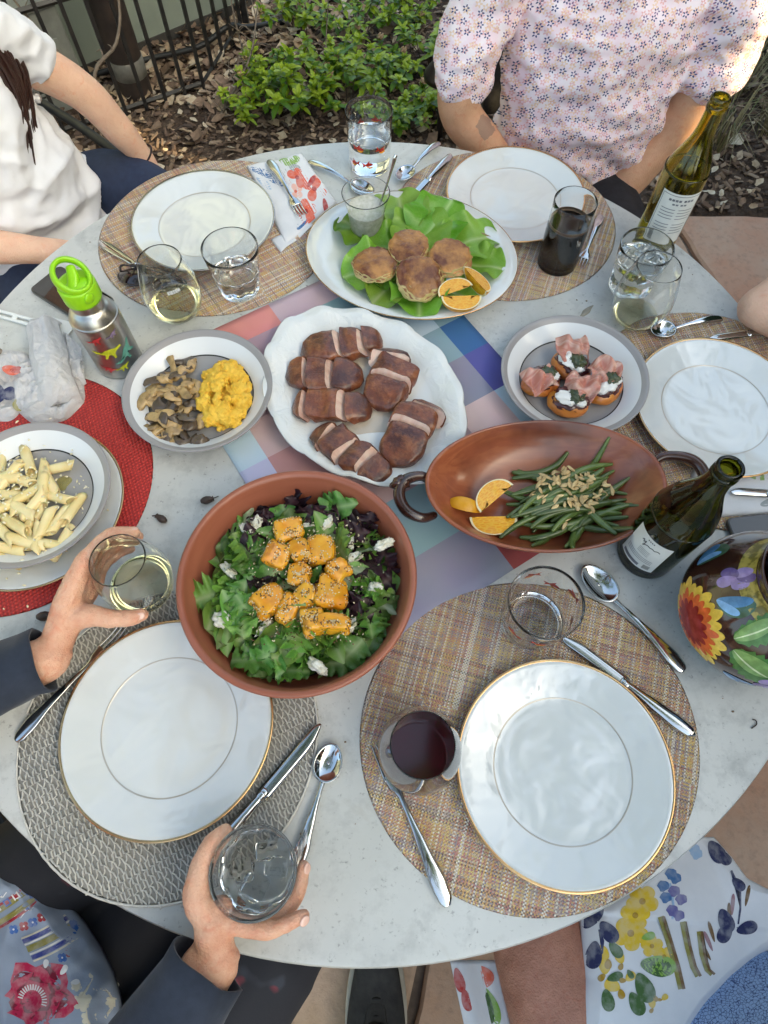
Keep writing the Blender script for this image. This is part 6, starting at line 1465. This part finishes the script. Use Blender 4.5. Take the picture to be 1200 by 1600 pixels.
organic('trousers', [T([(.38, 1.50, .47), (.36, 1.25, .52), (.33, 1.02, .53), (.33, .98, .3), (.33, .98, .08)], [.10, .09, .072, .06, .05]), T([(.53, 1.50, .47), (.54, 1.25, .52), (.53, 1.04, .53), (.53, 1.02, .3), (.53, 1.02, .08)], [.10, .09, .072, .06, .05])], .009, m_jean, D, 6)
mk('hair', blob((.45, 1.485, 1.345), (.085, .10, .092), 3, .15, 4, 3), simple('short dark hair', (.02, .014, .010), .5), D, world=True)
# small forearm tattoo

# ---- person in the white T-shirt
m_tee = simple('white jersey', (.78, .79, .84), .85, (.72, .735, .80), 12, bump=.2, bs=500, bd=.0006, sheen=.2)
C_ = thing('person', 'person in a white T-shirt with long dark hair seated at the upper left', 'person', (-.84, 1.2, 0))
cL = [(-.730, 1.235, .955), (-.715, 1.30, .89), (-.672, 1.345, .83), (-.632, 1.365, .775), (-.600, 1.375, .70), (-.572, 1.385, .625), (-.555, 1.37, .585)]
cR = [(-.93, 1.00, .955), (-.985, .97, .86), (-1.0, .99, .75), (-.93, 1.01, .70), (-.80, 1.02, .69), (-.68, 1.025, .675), (-.60, 1.03, .66)]
rC = [.047, .044, .041, .038, .034, .026, .022]
headC = [T([(-.80, 1.13, .95), (-.77, 1.11, 1.08), (-.755, 1.10, 1.14)], [.06, .048, .05]), blob((-.74, 1.085, 1.23), (.088, .078, .108), 3), blob((-.655, 1.02, 1.22), (.016, .014, .02), 2)]
bodyC = organic_vf([T([(-.84, 1.22, .48), (-.83, 1.18, .75), (-.81, 1.14, .94)], [(.12, .09), (.12, .085), (.13, .07)], 20, up=(.78, -.63, 0))] + headC + [T(cL, rC), T(cR, rC)] + hand(cL[-1], Vector((.5, -.55, -.25)).normalized()) + hand(cR[-1], Vector((1, .1, -.1)).normalized()), .005, 10)
mk('body', bodyC, m_sk2, C_, world=True)
fw_c = Vector((.78, -.63, 0))
torsoC = T([(-.82, 1.25, .44), (-.815, 1.235, .54), (-.815, 1.21, .66), (-.815, 1.175, .80), (-.815, 1.145, .92), (-.81, 1.13, 1.0), (-.80, 1.12, 1.03)], [(.185, .15), (.185, .15), (.17, .135), (.165, .12), (.165, .095), (.11, .07), (.06, .055)], 28, 6, up=fw_c)
organic('t_shirt', [torsoC, T([cL[0], cL[1], Vector(cL[1]).lerp(Vector(cL[2]), .25)], [.068, .066, .066], 18), T([cR[0], cR[1], Vector(cR[1]).lerp(Vector(cR[2]), .3)], [.064, .062, .062], 18)], .006, m_tee, C_, 6, lambda p, n: fold(p, n, .017, 6, (1.6, 1.0, 1.5), 4) + fold(p, n, .006, 15, (1.2, 1.0, 1.7), 9) + .007 * sin((p.x * .8 - p.y * .9 + p.z * 1.2) * 40 + 4 * noise.noise(p * 5)) * max(0, min(1, (.82 - p.z) * 5)))
organic('leggings', [T([(-.80, 1.36, .50), (-.66, 1.365, .555), (-.52, 1.28, .57), (-.40, 1.20, .56), (-.38, 1.18, .3), (-.38, 1.18, .08)], [.10, .088, .078, .066, .055, .045]), T([(-.88, 1.14, .48), (-.72, 1.02, .53), (-.52, .93, .54), (-.50, .92, .3), (-.50, .92, .08)], [.095, .085, .066, .055, .045])], .009, m_navy, C_, 8)
mk('bracelet', sweep([Vector(cL[5]) + (Vector((.86, .1, .4)).normalized() * cos(t) + Vector((0, .97, .22)).normalized() * sin(t)) * .0285 for t in np.linspace(0, 2 * pi, 33)[:-1]], .0022, 6, closed=True), simple('dark hair tie', (.02, .008, .01), .7), C_, world=True)
g = N('long dark brown hair'); w_ = g.noise(9, 3); g.set(col=g.mix(w_, (.018, .007, .006), (.055, .022, .016)), rough=.32, spec=.5); m_hair = g.m
hs = []; random.seed(31)
for k in range(260):
    o = Vector((U(-.033, .033), U(-.033, .033), U(-.02, .02))); s = U(.25, .75)
    e = V(-.725, 1.175, .765) + Vector((U(-.028, .028), U(-.03, .03), U(-.035, .055)))
    hs.append(sweep([V(-.79, 1.10, 1.30) + o * .8, V(-.74, 1.17, 1.12) + o, V(-.715, 1.215, .97) + o * 1.05, V(-.708, 1.215, .875) + o * .95, e], [.004 * s, .0055 * s, .0055 * s, .0045 * s, .0012], 6, 4, caps=False))
mk('hair', join(*hs, blob((-.765, 1.10, 1.265), (.098, .098, .105), 3, .08, 3, 2)), m_hair, C_, world=True)

# ---- person in the navy jacket, lower left, with both hands on glasses
A_p = thing('person', 'person in navy jacket and embroidered tunic holding two glasses at the lower left', 'person', (-.68, -.26, 0))
def arcpt(c, R, deg, z): return Vector((c.x + R * cos(radians(deg)), c.y + R * sin(radians(deg)), z))
g1, g2 = Vector(bHW), Vector(bHB)
def gr(z, pr): return rz_at(smoothprof(pr), z - TZ - .001)
sp1 = stem(1.03); sp2 = TUM(.037, .0470, .096)
def finger(c, pr, degs, z0, z1, r, off=0.0, lift=None):
    n = len(degs); pts = []
    for i, d in enumerate(degs):
        z = z0 + (z1 - z0) * i / (n - 1); pts.append(arcpt(c, gr(z, pr) + r[i] * .92 + (lift[i] if lift else 0), d, z))
    return T(pts, r, 12, 4), pts
w1 = P(84, 1018, .792); k1 = []
fr_ = [.0120, .0094, .0104, .0084, .0074]
fing1 = [finger(g1, sp1, (172, 146, 122, 100, 84), .832, .826, fr_), finger(g1, sp1, (174, 148, 124, 102, 88), .813, .806, fr_), finger(g1, sp1, (178, 154, 132, 112, 98), .795, .788, fr_), finger(g1, sp1, (184, 162, 142, 124, 112), .779, .772, [r * .85 for r in fr_])]
th1 = T([P(112, 968, .802), P(140, 962, .806), arcpt(g1, gr(.80, sp1) + .016, 252, .802), arcpt(g1, gr(.797, sp1) + .0115, 274, .797), arcpt(g1, gr(.795, sp1) + .009, 292, .795)], [.018, .0155, .0125, .0115, .0085], 12, 5)
palm1 = [T([w1, w1.lerp(f[1][0], .5) + V(-.003, 0, .004), f[1][0]], [.019, .0165, .0125], 12, 4) for f in fing1] + [T([w1, P(106, 972, .80), P(128, 955, .803)], [.020, .020, .014], 12, 4)]
fore1 = [T([(-.72, .04, .84), (-.60, .10, .81), P(40, 1045, .795), w1], [.042, .038, (.031, .026), (.028, .022)], 16, 5)]
w2 = P(338, 1494, .800)
fing2 = [finger(g2, sp2, (238, 262, 288, 308, 322), .815, .812, fr_, 0, [0, .001, .004, .010, .018]), finger(g2, sp2, (240, 268, 300, 334, 364), .797, .792, fr_), finger(g2, sp2, (238, 264, 292, 322, 346), .780, .776, fr_), finger(g2, sp2, (234, 258, 284, 308, 328), .765, .761, [r * .85 for r in fr_])]
th2 = T([P(332, 1440, .812), arcpt(g2, gr(.82, sp2) + .020, 205, .822), arcpt(g2, gr(.822, sp2) + .0135, 178, .824), arcpt(g2, gr(.82, sp2) + .0105, 152, .822), arcpt(g2, gr(.818, sp2) + .0085, 134, .818)], [.018, .016, .0128, .0115, .0085], 12, 5)
palm2 = [T([w2, w2.lerp(f[1][0], .55) + V(-.010, .006, .006), f[1][0]], [.020, .0180, .0128], 12, 4) for f in fing2] + [T([w2, P(335, 1455, .808), P(345, 1420, .812)], [.021, .021, .015], 12, 4)]
fore2 = [T([(-.36, -.40, .80), (-.28, -.29, .80), w2], [.042, .036, (.029, .024)], 16, 5)]
hands = organic_vf(fore1 + palm1 + [f[0] for f in fing1] + [th1] + fore2 + palm2 + [f[0] for f in fing2] + [th2], .0022, 7, lambda p, n: .0006 * noise.noise(p * 130) + .0009 * noise.noise(p * 60))
coreA = organic_vf([T([(-.72, -.28, .48), (-.70, -.26, .75), (-.70, -.25, .98)], [(.15, .10), (.15, .10), (.15, .08)], 20, up=(.7, .7, 0)), T([(-.70, -.25, .98), (-.68, -.23, 1.16)], .06), blob((-.66, -.21, 1.26), (.09, .09, .115), 3), T([(-.80, -.10, 1.0), (-.80, .0, .88), (-.70, .05, .835)], .04), T([(-.58, -.40, 1.0), (-.47, -.46, .86), (-.36, -.40, .80)], .04)], .009, 6)
mk('body', join(hands, coreA), m_sk3, A_p, world=True)
m_nail = simple('fingernail', (.74, .47, .38), .22, coat=.4)
for ctr, r_, nrm, tn_ in ((arcpt(g1, gr(.795, sp1) + .009, 289, .795), .0088, (.25, -.45, .85), 289), (arcpt(g2, gr(.812, sp2) + .0248, 320, .812), .0078, (.45, -.35, .8), 320), (arcpt(g2, gr(.792, sp2) + .0068, 361, .792), .0078, (.7, -.05, .7), 361), (arcpt(g1, gr(.826, sp1) + .0068, 87, .826), .0078, (.05, .6, .8), 87)):
    n_ = Vector(nrm).normalized(); tg = Vector((-sin(radians(tn_)), cos(radians(tn_)), 0)) * (1 if tn_ > 200 else -1); tg = (tg - n_ * tg.dot(n_)).normalized(); sd2 = n_.cross(tg)
    Mx = Matrix((tg, sd2, n_)).transposed().to_4x4(); Mx.translation = ctr + n_ * (r_ * .86)
    mk('fingernail', xf(blob((0, 0, 0), (.0062, .0048, .0014), 3), Mx), m_nail, A_p, world=True)
m_jkt = simple('navy knit jacket', (.011, .018, .036), .85, (.016, .024, .046), 120, bump=.3, bs=420, bd=.0008, sheen=.15)
c1 = P(70, 1030, .794); c2 = w2.lerp(Vector((-.28, -.29, .80)), .06)
def cuffed(pts, rad): return sweep(pts, rad, 26, 6, caps=False)
slv1 = cuffed([(-.80, -.06, .96), (-.775, .02, .87), (-.70, .055, .835), (-.58, .108, .808), c1], [.072, .068, .060, (.052, .047), (.044, .038)])
slv2 = cuffed([(-.60, -.38, .98), (-.48, -.45, .86), (-.38, -.41, .81), (-.29, -.30, .80), c2], [.070, .066, .060, (.052, .048), (.045, .040)])
def crease(vf, a, f, o): 
    return [Vector(p) + Vector((noise.noise(Vector(p) * f + Vector((o, 0, 0))), noise.noise(Vector(p) * f + Vector((0, o, 3))), ridge(Vector(p), f * .8, o) - .4)) * a for p in vf[0]], vf[1]
mk('sleeve', crease(slv1, .006, 26, 1), m_jkt, A_p, world=True, solid=.003); mk('sleeve', crease(slv2, .006, 26, 5), m_jkt, A_p, world=True, solid=.003)
organic('jacket', [T([(-.76, -.32, .45), (-.74, -.30, .70), (-.73, -.28, .92), (-.71, -.26, 1.03)], [(.21, .13), (.20, .125), (.195, .11), (.10, .07)], 24, up=(.7, .7, 0))], .009, m_jkt, A_p, 5, lambda p, n: fold(p, n, .010, 6, (1, 1, 1.5), 2))
g = N('dark embroidered trousers'); n1 = g.vor(34, out='Distance'); c = g.mix(g.ramp(g.noise(12, 3), [(.62, 0), (.68, 1)]), (.012, .013, .020), g.mix(g.ramp(n1, [(.25, 1), (.35, 0)]), (.03, .035, .05), (.16, .03, .045)))
g.set(col=c, rough=.85, normal=g.bump(g.noise(300, 3), .2, .001)); m_trA = g.m
organic('trousers', [T([(-.45, -.48, .49), (-.33, -.35, .535), (-.20, -.215, .555), (-.13, -.13, .545), (-.10, -.09, .35), (-.08, -.02, .08)], [.105, .098, .088, .074, .06, .05]), T([(-.74, -.28, .48), (-.56, -.13, .525), (-.42, -.02, .55), (-.33, .05, .53), (-.30, .08, .3), (-.28, .1, .08)], [.10, .095, .09, .075, .058, .05]), T([(-.60, -.36, .45), (-.42, -.20, .46), (-.27, -.06, .46)], [.12, .11, .09])], .009, m_trA, A_p, 6, lambda p, n: fold(p, n, .005, 9, (1, 1, 1), 6))
# embroidered tunic lying over the lap
m_tun = simple('faded blue chambray', (.245, .30, .41), .85, (.30, .355, .46), 9, bump=.35, bs=420, bd=.0008)
def xr(py): 
    pts = [(1300, -20), (1330, 10), (1400, 98), (1440, 132), (1480, 158), (1520, 178), (1560, 190), (1620, 196), (1700, 190)]
    for (a, b), (c_, d) in zip(pts, pts[1:]):
        if a <= py <= c_: return b + (d - b) * (py - a) / (c_ - a)
    return pts[-1][1]
def ztun(px, py):
    e = max(0, (xr(py) - px)); edge = min(1, e / 70) ** .5
    f = Vector((px * .012 + py * .004, py * .011 - px * .003, 0))
    return .575 + .055 * edge - .03 * max(0, (py - 1560) / 140) + .010 * (ridge(f, 1.1, 3) - .4) * edge + .006 * noise.noise(f * 3)
def ST(px, py, l): 
    p = P(px, py, ztun(px, py)); return p + V(0, 0, l)
def tun(u, v):
    py = 1300 + 400 * v; x1 = xr(py); px = -190 + (x1 + 190) * (1 - (1 - u) ** 1.0); return ST(px, py, 0)
tn = mk('tunic', grid(tun, 110, 110), m_tun, A_p, world=True, solid=.0015)
sh = []
for k, (r, c_) in enumerate(((54, 'mag'), (44, 'mag2'), (40, 'mag'), (28, 'mag2'), (24, 'mag'))):
    n = 26; o = [(62 + r * (1 + (.16 if k == 0 else .10) * sin(5 * t + k) + .06 * sin(11 * t + k)) * cos(t) - k * 1.5, 1555 + r * .98 * (1 + .14 * sin(5 * t + k * 1.3) + .05 * cos(9 * t)) * sin(t)) for t in [2 * pi * q / n for q in range(n)]]
    sh.append((c_, o, 62, 1555, k))
for t in np.linspace(-2.9, .3, 17): sh += stroke('white', [(52 + 15 * cos(t), 1563 + 17 * sin(t)), (52 + 23 * cos(t), 1563 + 26 * sin(t))], 1.1, 6)
for x, y, a in ((72, 1512, -1.4), (96, 1522, -.9), (112, 1535, -.2), (100, 1520, -1.2)): sh += leafp('white', x, y, 14, a, .3, 6)
for x, y, r in ((150, 1518, 13), (130, 1565, 16), (176, 1540, 11), (152, 1500, 9), (175, 1565, 10), (140, 1590, 13), (120, 1540, 9)):
    sh += flower('cream', x, y, r, 6, x * .1, 0, 'cream', .34)
sh += stroke('cream', [(125, 1560), (135, 1548), (145, 1530), (152, 1510), (154, 1500)], 1.6) + stroke('cream', [(146, 1545), (160, 1542), (170, 1550), (176, 1560)], 1.6) + stroke('cream', [(165, 1590), (175, 1575), (182, 1560), (184, 1545)], 2.2)
def band(p0, p1, offs):
    L = hypot(p1[0] - p0[0], p1[1] - p0[1]); nx_, ny_ = -(p1[1] - p0[1]) / L, (p1[0] - p0[0]) / L; o = []
    for d, c_, w_ in offs: o += stroke(c_, [(p0[0] + (p1[0] - p0[0]) * t / 12 + nx_ * (d + 3 * sin(t * .26)), p0[1] + (p1[1] - p0[1]) * t / 12 + ny_ * (d + 3 * sin(t * .26))) for t in range(13)], w_, 1)
    return o
sh += band((-40, 1440), (44, 1386), ((-3, 'wine', 2), (4, 'olive', 4), (20, 'olive', 4), (27, 'wine', 2.2)))
for k, (x, y) in enumerate(((-4, 1420), (12, 1410), (26, 1400))): sh += [('royal' if k % 2 else 'white', place2([(-1, -1), (1, -1), (1, 1), (-1, 1)], x, y, 5.5, -.6), x, y, 2), ('wine', place2([(-1, -1), (1, -1), (1, 1), (-1, 1)], x, y, 3, -.6), x, y, 3)]
sh += flower('royal', 58, 1388, 19, 12, 0, 2, 'dusk', .2) + flower('royal', 118, 1447, 12, 8, 0, 2, 'royal', .3)
sh += band((36, 1470), (106, 1432), ((-4, 'cream', 1.4), (1, 'indigo', 3.4), (7, 'white', 1.5), (15, 'olive', 5), (24, 'white', 1.5), (30, 'indigo', 3.4), (36, 'cream', 1.4)))
for x, y, c_ in ((66, 1433, 'wine'), (38, 1447, 'wine'), (52, 1441, 'royal'), (110, 1488, 'wine'), (98, 1496, 'royal'), (22, 1452, 'royal')): sh += flower(c_, x, y, 8, 4, .6, 0, 'white', .45)
for x, y in ((14, 1378), (28, 1432), (44, 1420), (0, 1400)): sh += stroke('white', [(x - 7, y + 4), (x - 1, y - 5), (x + 5, y + 2), (x + 11, y - 6)], .8) + [('royal', place2([(-1, 0), (0, -1), (1, 0), (0, 1)], x, y, 4), x, y, 0)]
prints(tn, ST, [(c_, o, x, y, l) for c_, o, x, y, l in sh], 'embroidery', .0012, True)
# piping of the black seat cushion beside the tunic
cush = thing('seat_cushion', 'black cushion with pale piping beside the embroidered tunic', 'cushion', P(260, 1570, .50))
cp = [P(196, 1640, .50), P(200, 1575, .515), P(215, 1530, .52), P(245, 1498, .52), (P(290, 1477, .52)), P(360, 1480, .51)]
mk('pad', organic_vf([T([p + V(.04, -.035, -.035) for p in cp], .045, 14)], .008, 6), m_jean, cush, world=True)
mk('piping', sweep([p + V(0, 0, -.002) for p in cp], .0022, 7, 6), simple('pale piping', (.20, .21, .23), .6), cush, world=True)

# ---- person in the blue shirt, lower right
B_p = thing('person', 'person in a blue patterned shirt with a napkin on the lap at the lower right', 'person', (.55, -.42, 0))
leg1 = [(.42, -.55, .50), (.30, -.36, .525), (.235, -.20, .545), (.215, -.06, .55), (.21, .0, .50), (.22, .06, .28), (.23, .1, .08)]
leg2 = [(.62, -.40, .48), (.52, -.25, .50), (.43, -.10, .51), (.36, .02, .50), (.34, .06, .48), (.33, .1, .28), (.33, .13, .08)]
rl = [.098, .086, .072, .064, .060, .052, .040]
bodyB = organic_vf([T(leg1, rl), T(leg2, [r * .85 for r in rl]), T([(.56, -.48, .48), (.58, -.46, .8), (.58, -.46, 1.0)], [(.14, .10), (.15, .10), (.14, .08)], 20), T([(.58, -.46, 1.0), (.58, -.44, 1.18)], .06), blob((.57, -.43, 1.28), (.09, .09, .115), 3), T([(.40, -.46, .98), (.36, -.50, .8), (.40, -.56, .68), (.44, -.58, .60)], [.05, .045, .04, .03]), T([(.74, -.40, .98), (.82, -.34, .8), (.85, -.22, .66), (.82, -.10, .60)], [.05, .045, .04, .03])], .0065, 8, lambda p, n: .0012 * noise.noise(p * 60))
mk('body', bodyB, m_sk4, B_p, world=True)
g = N('blue scribble shirt'); n1 = g.vor(240, feature='DISTANCE_TO_EDGE', v=g.map((1, 1, 1), (0, 0, .6))); n2 = g.noise(330, 3, .7)
g.set(col=g.mix(g.ramp(g.math('ADD', n1, g.math('MULTIPLY', n2, .35)), [(.20, 0), (.27, 1)]), (.045, .075, .20), (.30, .42, .66)), rough=.85, normal=g.bump(n2, .2, .001)); m_bsh = g.m
organic('shirt', [T([(.55, -.37, .47), (.54, -.37, .58), (.545, -.385, .69), (.57, -.42, .85), (.60, -.45, 1.0), (.60, -.45, 1.06)], [(.22, .20), (.23, .21), (.215, .185), (.19, .14), (.17, .10), (.08, .07)], 28, up=(-.42, .9, 0)), T([(.42, -.47, .98), (.37, -.46, .86), (.37, -.44, .80)], .07), T([(.76, -.40, .98), (.81, -.36, .86), (.81, -.34, .80)], .07)], .0065, m_bsh, B_p, 6, lambda p, n: fold(p, n, .010, 6, (1, 1, 2), 8))
organic('shorts', [T([(.50, -.52, .50), (.36, -.44, .52), (.32, -.385, .525)], [.12, .11, .105]), T([(.62, -.42, .50), (.54, -.28, .53), (.50, -.22, .535)], [.12, .10, .095])], .008, simple('teal shorts', (.03, .10, .11), .85, (.04, .12, .13), 40, bump=.2, bs=200), B_p, 5)
# floral napkin on the lap
ln = thing('lap_napkin', 'white lap napkin with yellow flowers and green leaves at the lower right', 'napkin', P(1040, 1480, .6))
def xl(py):
    pts = [(1290, 905), (1420, 905), (1470, 908), (1530, 913), (1600, 906), (1700, 900)]
    for (a, b), (c_, d) in zip(pts, pts[1:]):
        if a <= py <= c_: return b + (d - b) * (py - a) / (c_ - a)
    return pts[-1][1]
def xrr(py):
    pts = [(1290, 1100), (1305, 1112), (1340, 1143), (1373, 1167), (1390, 1200), (1400, 1230), (1450, 1250), (1500, 1180), (1560, 1120), (1620, 1080), (1700, 1060)]
    for (a, b), (c_, d) in zip(pts, pts[1:]):
        if a <= py <= c_: return b + (d - b) * (py - a) / (c_ - a)
    return pts[-1][1]
def zn(px, py):
    f = Vector((px * .010, py * .010, 2)); d1 = (px - 1010 - (py - 1480) * .35) / 150
    e = min(1, max(0, (px - xl(py)) / 30), max(0, (xrr(py) - px) / 25), max(0, (px - 880 - (1440 - py) * 1.2) / 60) if py < 1440 else 1) ** .5
    st = max(0, min(1, (1432 + (px - 960) * .10 - py) / 6))      # folded edge: upper layer lies a little higher
    return .600 + .028 * e * (1 - .5 * min(1, d1 * d1)) + .006 * noise.noise(f * .9) + .004 * (ridge(f, .5, 4) - .4) + .004 * st
def SL(px, py, l): return P(px, py, zn(px, py)) + V(0, 0, l)
def lap(u, v):
    py = 1308 + 380 * v; a, b = xl(py), xrr(py); return SL(a + (b - a) * u, py, 0)
mk('cloth', grid(lap, 120, 120), m_cloth, ln, world=True, solid=.0014)
sh = []
for x, y, r, ro in ((1003, 1408, 26, .3), (992, 1430, 24, 1.0), (985, 1458, 28, .2), (1018, 1478, 18, .9), (1037, 1494, 16, .3)): sh += flower('yel', x, y, r, 5, ro, 0, 'ochre', .42)
for x, y, r, ro in ((950, 1498, 20, .4), (945, 1522, 18, 1.2), (968, 1545, 20, .1), (972, 1505, 14, .8), (978, 1532, 14, 2), (1022, 1555, 13, 0), (1020, 1575, 11, 1), (1034, 1562, 9, 2)): sh += leafp('yel', x, y, r * 1.3, ro + 3.5, .4) + leafp('ochre', x, y, r * .8, ro + 1.2, .35, 1)
for x, y, L, a, c_ in ((952, 1472, 30, .9, 'dgreen'), (1000, 1505, 56, .12, 'green'), (1000, 1505, 50, .22, 'dgreen'), (996, 1520, 50, 1.15, 'dgreen'), (945, 1545, 36, 1.35, 'dgreen'), (985, 1550, 40, 1.1, 'dgreen'), (1002, 1466, 22, -.3, 'green'), (948, 1530, 26, -.3, 'dgreen'), (980, 1515, 16, 1, 'dgreen')): sh += leafp(c_, x, y, L, a, .28, 1)
for pts, w_ in (([(1032, 1432), (1044, 1470), (1056, 1510), (1064, 1545)], 5), ([(1066, 1440), (1074, 1480), (1082, 1510), (1090, 1525)], 4.5), ([(1092, 1455), (1096, 1490), (1104, 1515), (1112, 1522)], 4)): sh += stroke('olive', pts, w_) + stroke('brown', [(a + 4, b) for a, b in pts], w_ * .5, 1)
for k in range(9): sh += leafp('dusk' if k % 2 else 'brown', 1110 + k * 9 - (k % 3) * 6, 1500 - k * 14, 34, -2.1 + k * .12, .09)
for x, y, L, a in ((1108, 1314, 40, 1.0), (1118, 1330, 30, .7), (1144, 1372, 26, .8), (1126, 1420, 40, 1.2), (1150, 1455, 34, -.3), (1140, 1440, 36, 2), (912, 1450, 46, -1.0), (938, 1440, 40, .9), (930, 1470, 44, 1.7)): sh += leafp('navy', x, y, L, a, .30, 1)
sh += stroke('navy', [(1142, 1360), (1156, 1390), (1156, 1420), (1152, 1450)], 1.6) + stroke('navy', [(936, 1452), (942, 1470), (940, 1490), (934, 1505)], 1.8)
for x, y, c_ in ((1048, 1365, 'blue'), (1055, 1372, 'blue'), (1036, 1384, 'blue'), (1040, 1402, 'blue'), (1053, 1392, 'violet'), (1064, 1405, 'violet'), (1050, 1422, 'violet'), (1060, 1430, 'violet'), (1088, 1334, 'pblue'), (1084, 1327, 'pblue')): sh += [(c_, place2(disc(1, 12, .15), x, y, 9), x, y, 0)]
sh += stroke('pblue', [(1046, 1380), (1050, 1400), (1052, 1420), (1050, 1436)], 2.0, -.4) + stroke('olive', [(906, 1578), (930, 1585), (960, 1588), (985, 1600)], 6)
prints(ln, SL, [(c_, [(min(xrr(b) - 1, max(xl(b) + 1, a)), max(b, 1312)) for a, b in o], x, y, l) for c_, o, x, y, l in sh if xl(y) + 4 < x < xrr(y) - 6 and sum(1 for a, b in o if a > xrr(b) or a < xl(b)) < len(o) * .2], 'printed_motif', .0012)
def sideN(u, v): 
    py = 1500 + 150 * v; px = 705 + (py - 1510) * .22 + 72 * u; return P(px, py, .43 + .07 * u - .010 * sin(u * 7))
sd_ = mk('hanging_corner', grid(sideN, 20, 20), m_cloth, ln, world=True, solid=.0014)
def SS(px, py, l): u = (px - 705 - (py - 1510) * .22) / 72; return sideN(u, (py - 1500) / 150) + V(0, 0, l)
prints(sd_, SS, leafp('coral', 742, 1510, 38, .9, .4) + leafp('red', 712, 1512, 40, 1.3, .2) + leafp('red', 724, 1545, 36, 1.3, .22) + leafp('green', 750, 1540, 70, 1.25, .25) + leafp('dgreen', 760, 1550, 50, 1.4, .12, 1), 'printed_motif', .0012)

# ---- bare arm at the right edge
E_p = thing('person', 'person whose bare elbow rests on the table at the right edge', 'person', (1.0, .74, 0))
bodyE = organic_vf([T([(.92, .90, 1.02), (.82, .86, .90), (.70, .81, .805), (.632, .785, .785)], [.056, .052, .046, .034]), T([(.632, .785, .785), (.70, .762, .785), (.82, .73, .80), (.93, .66, .85), (.98, .60, .92)], [.034, .044, .046, .034, .03]), T([(1.02, .76, .5), (1.02, .76, .8), (1.0, .76, 1.02), (.99, .76, 1.15)], [(.12, .1), (.13, .1), (.12, .08), .05]), blob((.98, .755, 1.26), (.09, .09, .115), 3)] + hand((.98, .60, .92), Vector((.1, -.1, .9)).normalized()), .005, 10)
mk('body', bodyE, m_sk2, E_p, world=True)
organic('shirt', [T([(1.04, .76, .44), (1.04, .76, .65), (1.03, .76, .88), (1.02, .76, 1.02), (1.01, .76, 1.06)], [(.18, .13), (.18, .13), (.19, .12), (.15, .09), (.07, .06)], 24, up=(-1, 0, 0)), T([(.98, .90, 1.0), (.90, .89, .985)], .075), T([(1.0, .60, .98), (1.0, .585, .94)], .07)], .008, m_cloth2, E_p, 5, lambda p, n: fold(p, n, .010, 6, (1, 1, 2), 9))
# ---- sneaker of the person taking the picture
m_snk = simple('black suede', (.026, .026, .027), .9, (.042, .041, .040), 60, bump=.3, bs=200); m_sole = simple('off-white rubber sole', (.50, .47, .41), .7, (.40, .37, .31), 30); m_lace = simple('black lace', (.008, .008, .008), .8)
q = P(588, 1562, .05); sn = thing('sneaker', 'black lace-up sneaker with pale sole on the paving below the table', 'shoe', (q.x, q.y, .026))
def shoe(u, v):
    a = 2 * pi * u; y = -.20 + .30 * v; t = v; w_ = (.040 + .018 * sin(pi * min(1, t * 1.1)) ** 1.0) * min(1, (1 - t) * 7 + .0) ** .5 * min(1, t * 10 + .3) ** .5; h = .045 + .055 * max(0, 1 - t * 1.35)
    return Vector((w_ * cos(a), y, .022 + h * .5 + h * .5 * sin(a)))
mk('upper', grid(shoe, 28, 26, True), m_snk, sn)
mk('sole', dish(lambda t, s: ((.056 + .009 * sin(t)) * s * cos(t), -.05 + .158 * s * sin(t)), [(0, 0), (1.0, 0), (1.08, .006), (1.08, .026), (1.0, .030), (0, .030)], 48), m_sole, sn)
mk('tongue', sweep([(0, -.085, .105), (0, -.04, .085), (0, .01, .066)], [(.020, .004), (.022, .004), (.018, .003)], 12, 4), m_snk, sn)
for k in range(5): yy = -.065 + k * .018; zz = .098 - k * .0082; mk('lace', sweep([(-.026, yy, zz - .008), (0, yy + .004 * (-1) ** k, zz + .004), (.026, yy, zz - .008)], .0026, 7, 4), m_lace, sn)
for sx in (-1, 1): mk('lace_loop', sweep([(0, -.066, .104), (sx * .030, -.050, .098), (sx * .052, -.062, .082), (sx * .045, -.088, .076), (sx * .020, -.082, .092), (0, -.066, .104)], .0026, 7, 5), m_lace, sn)
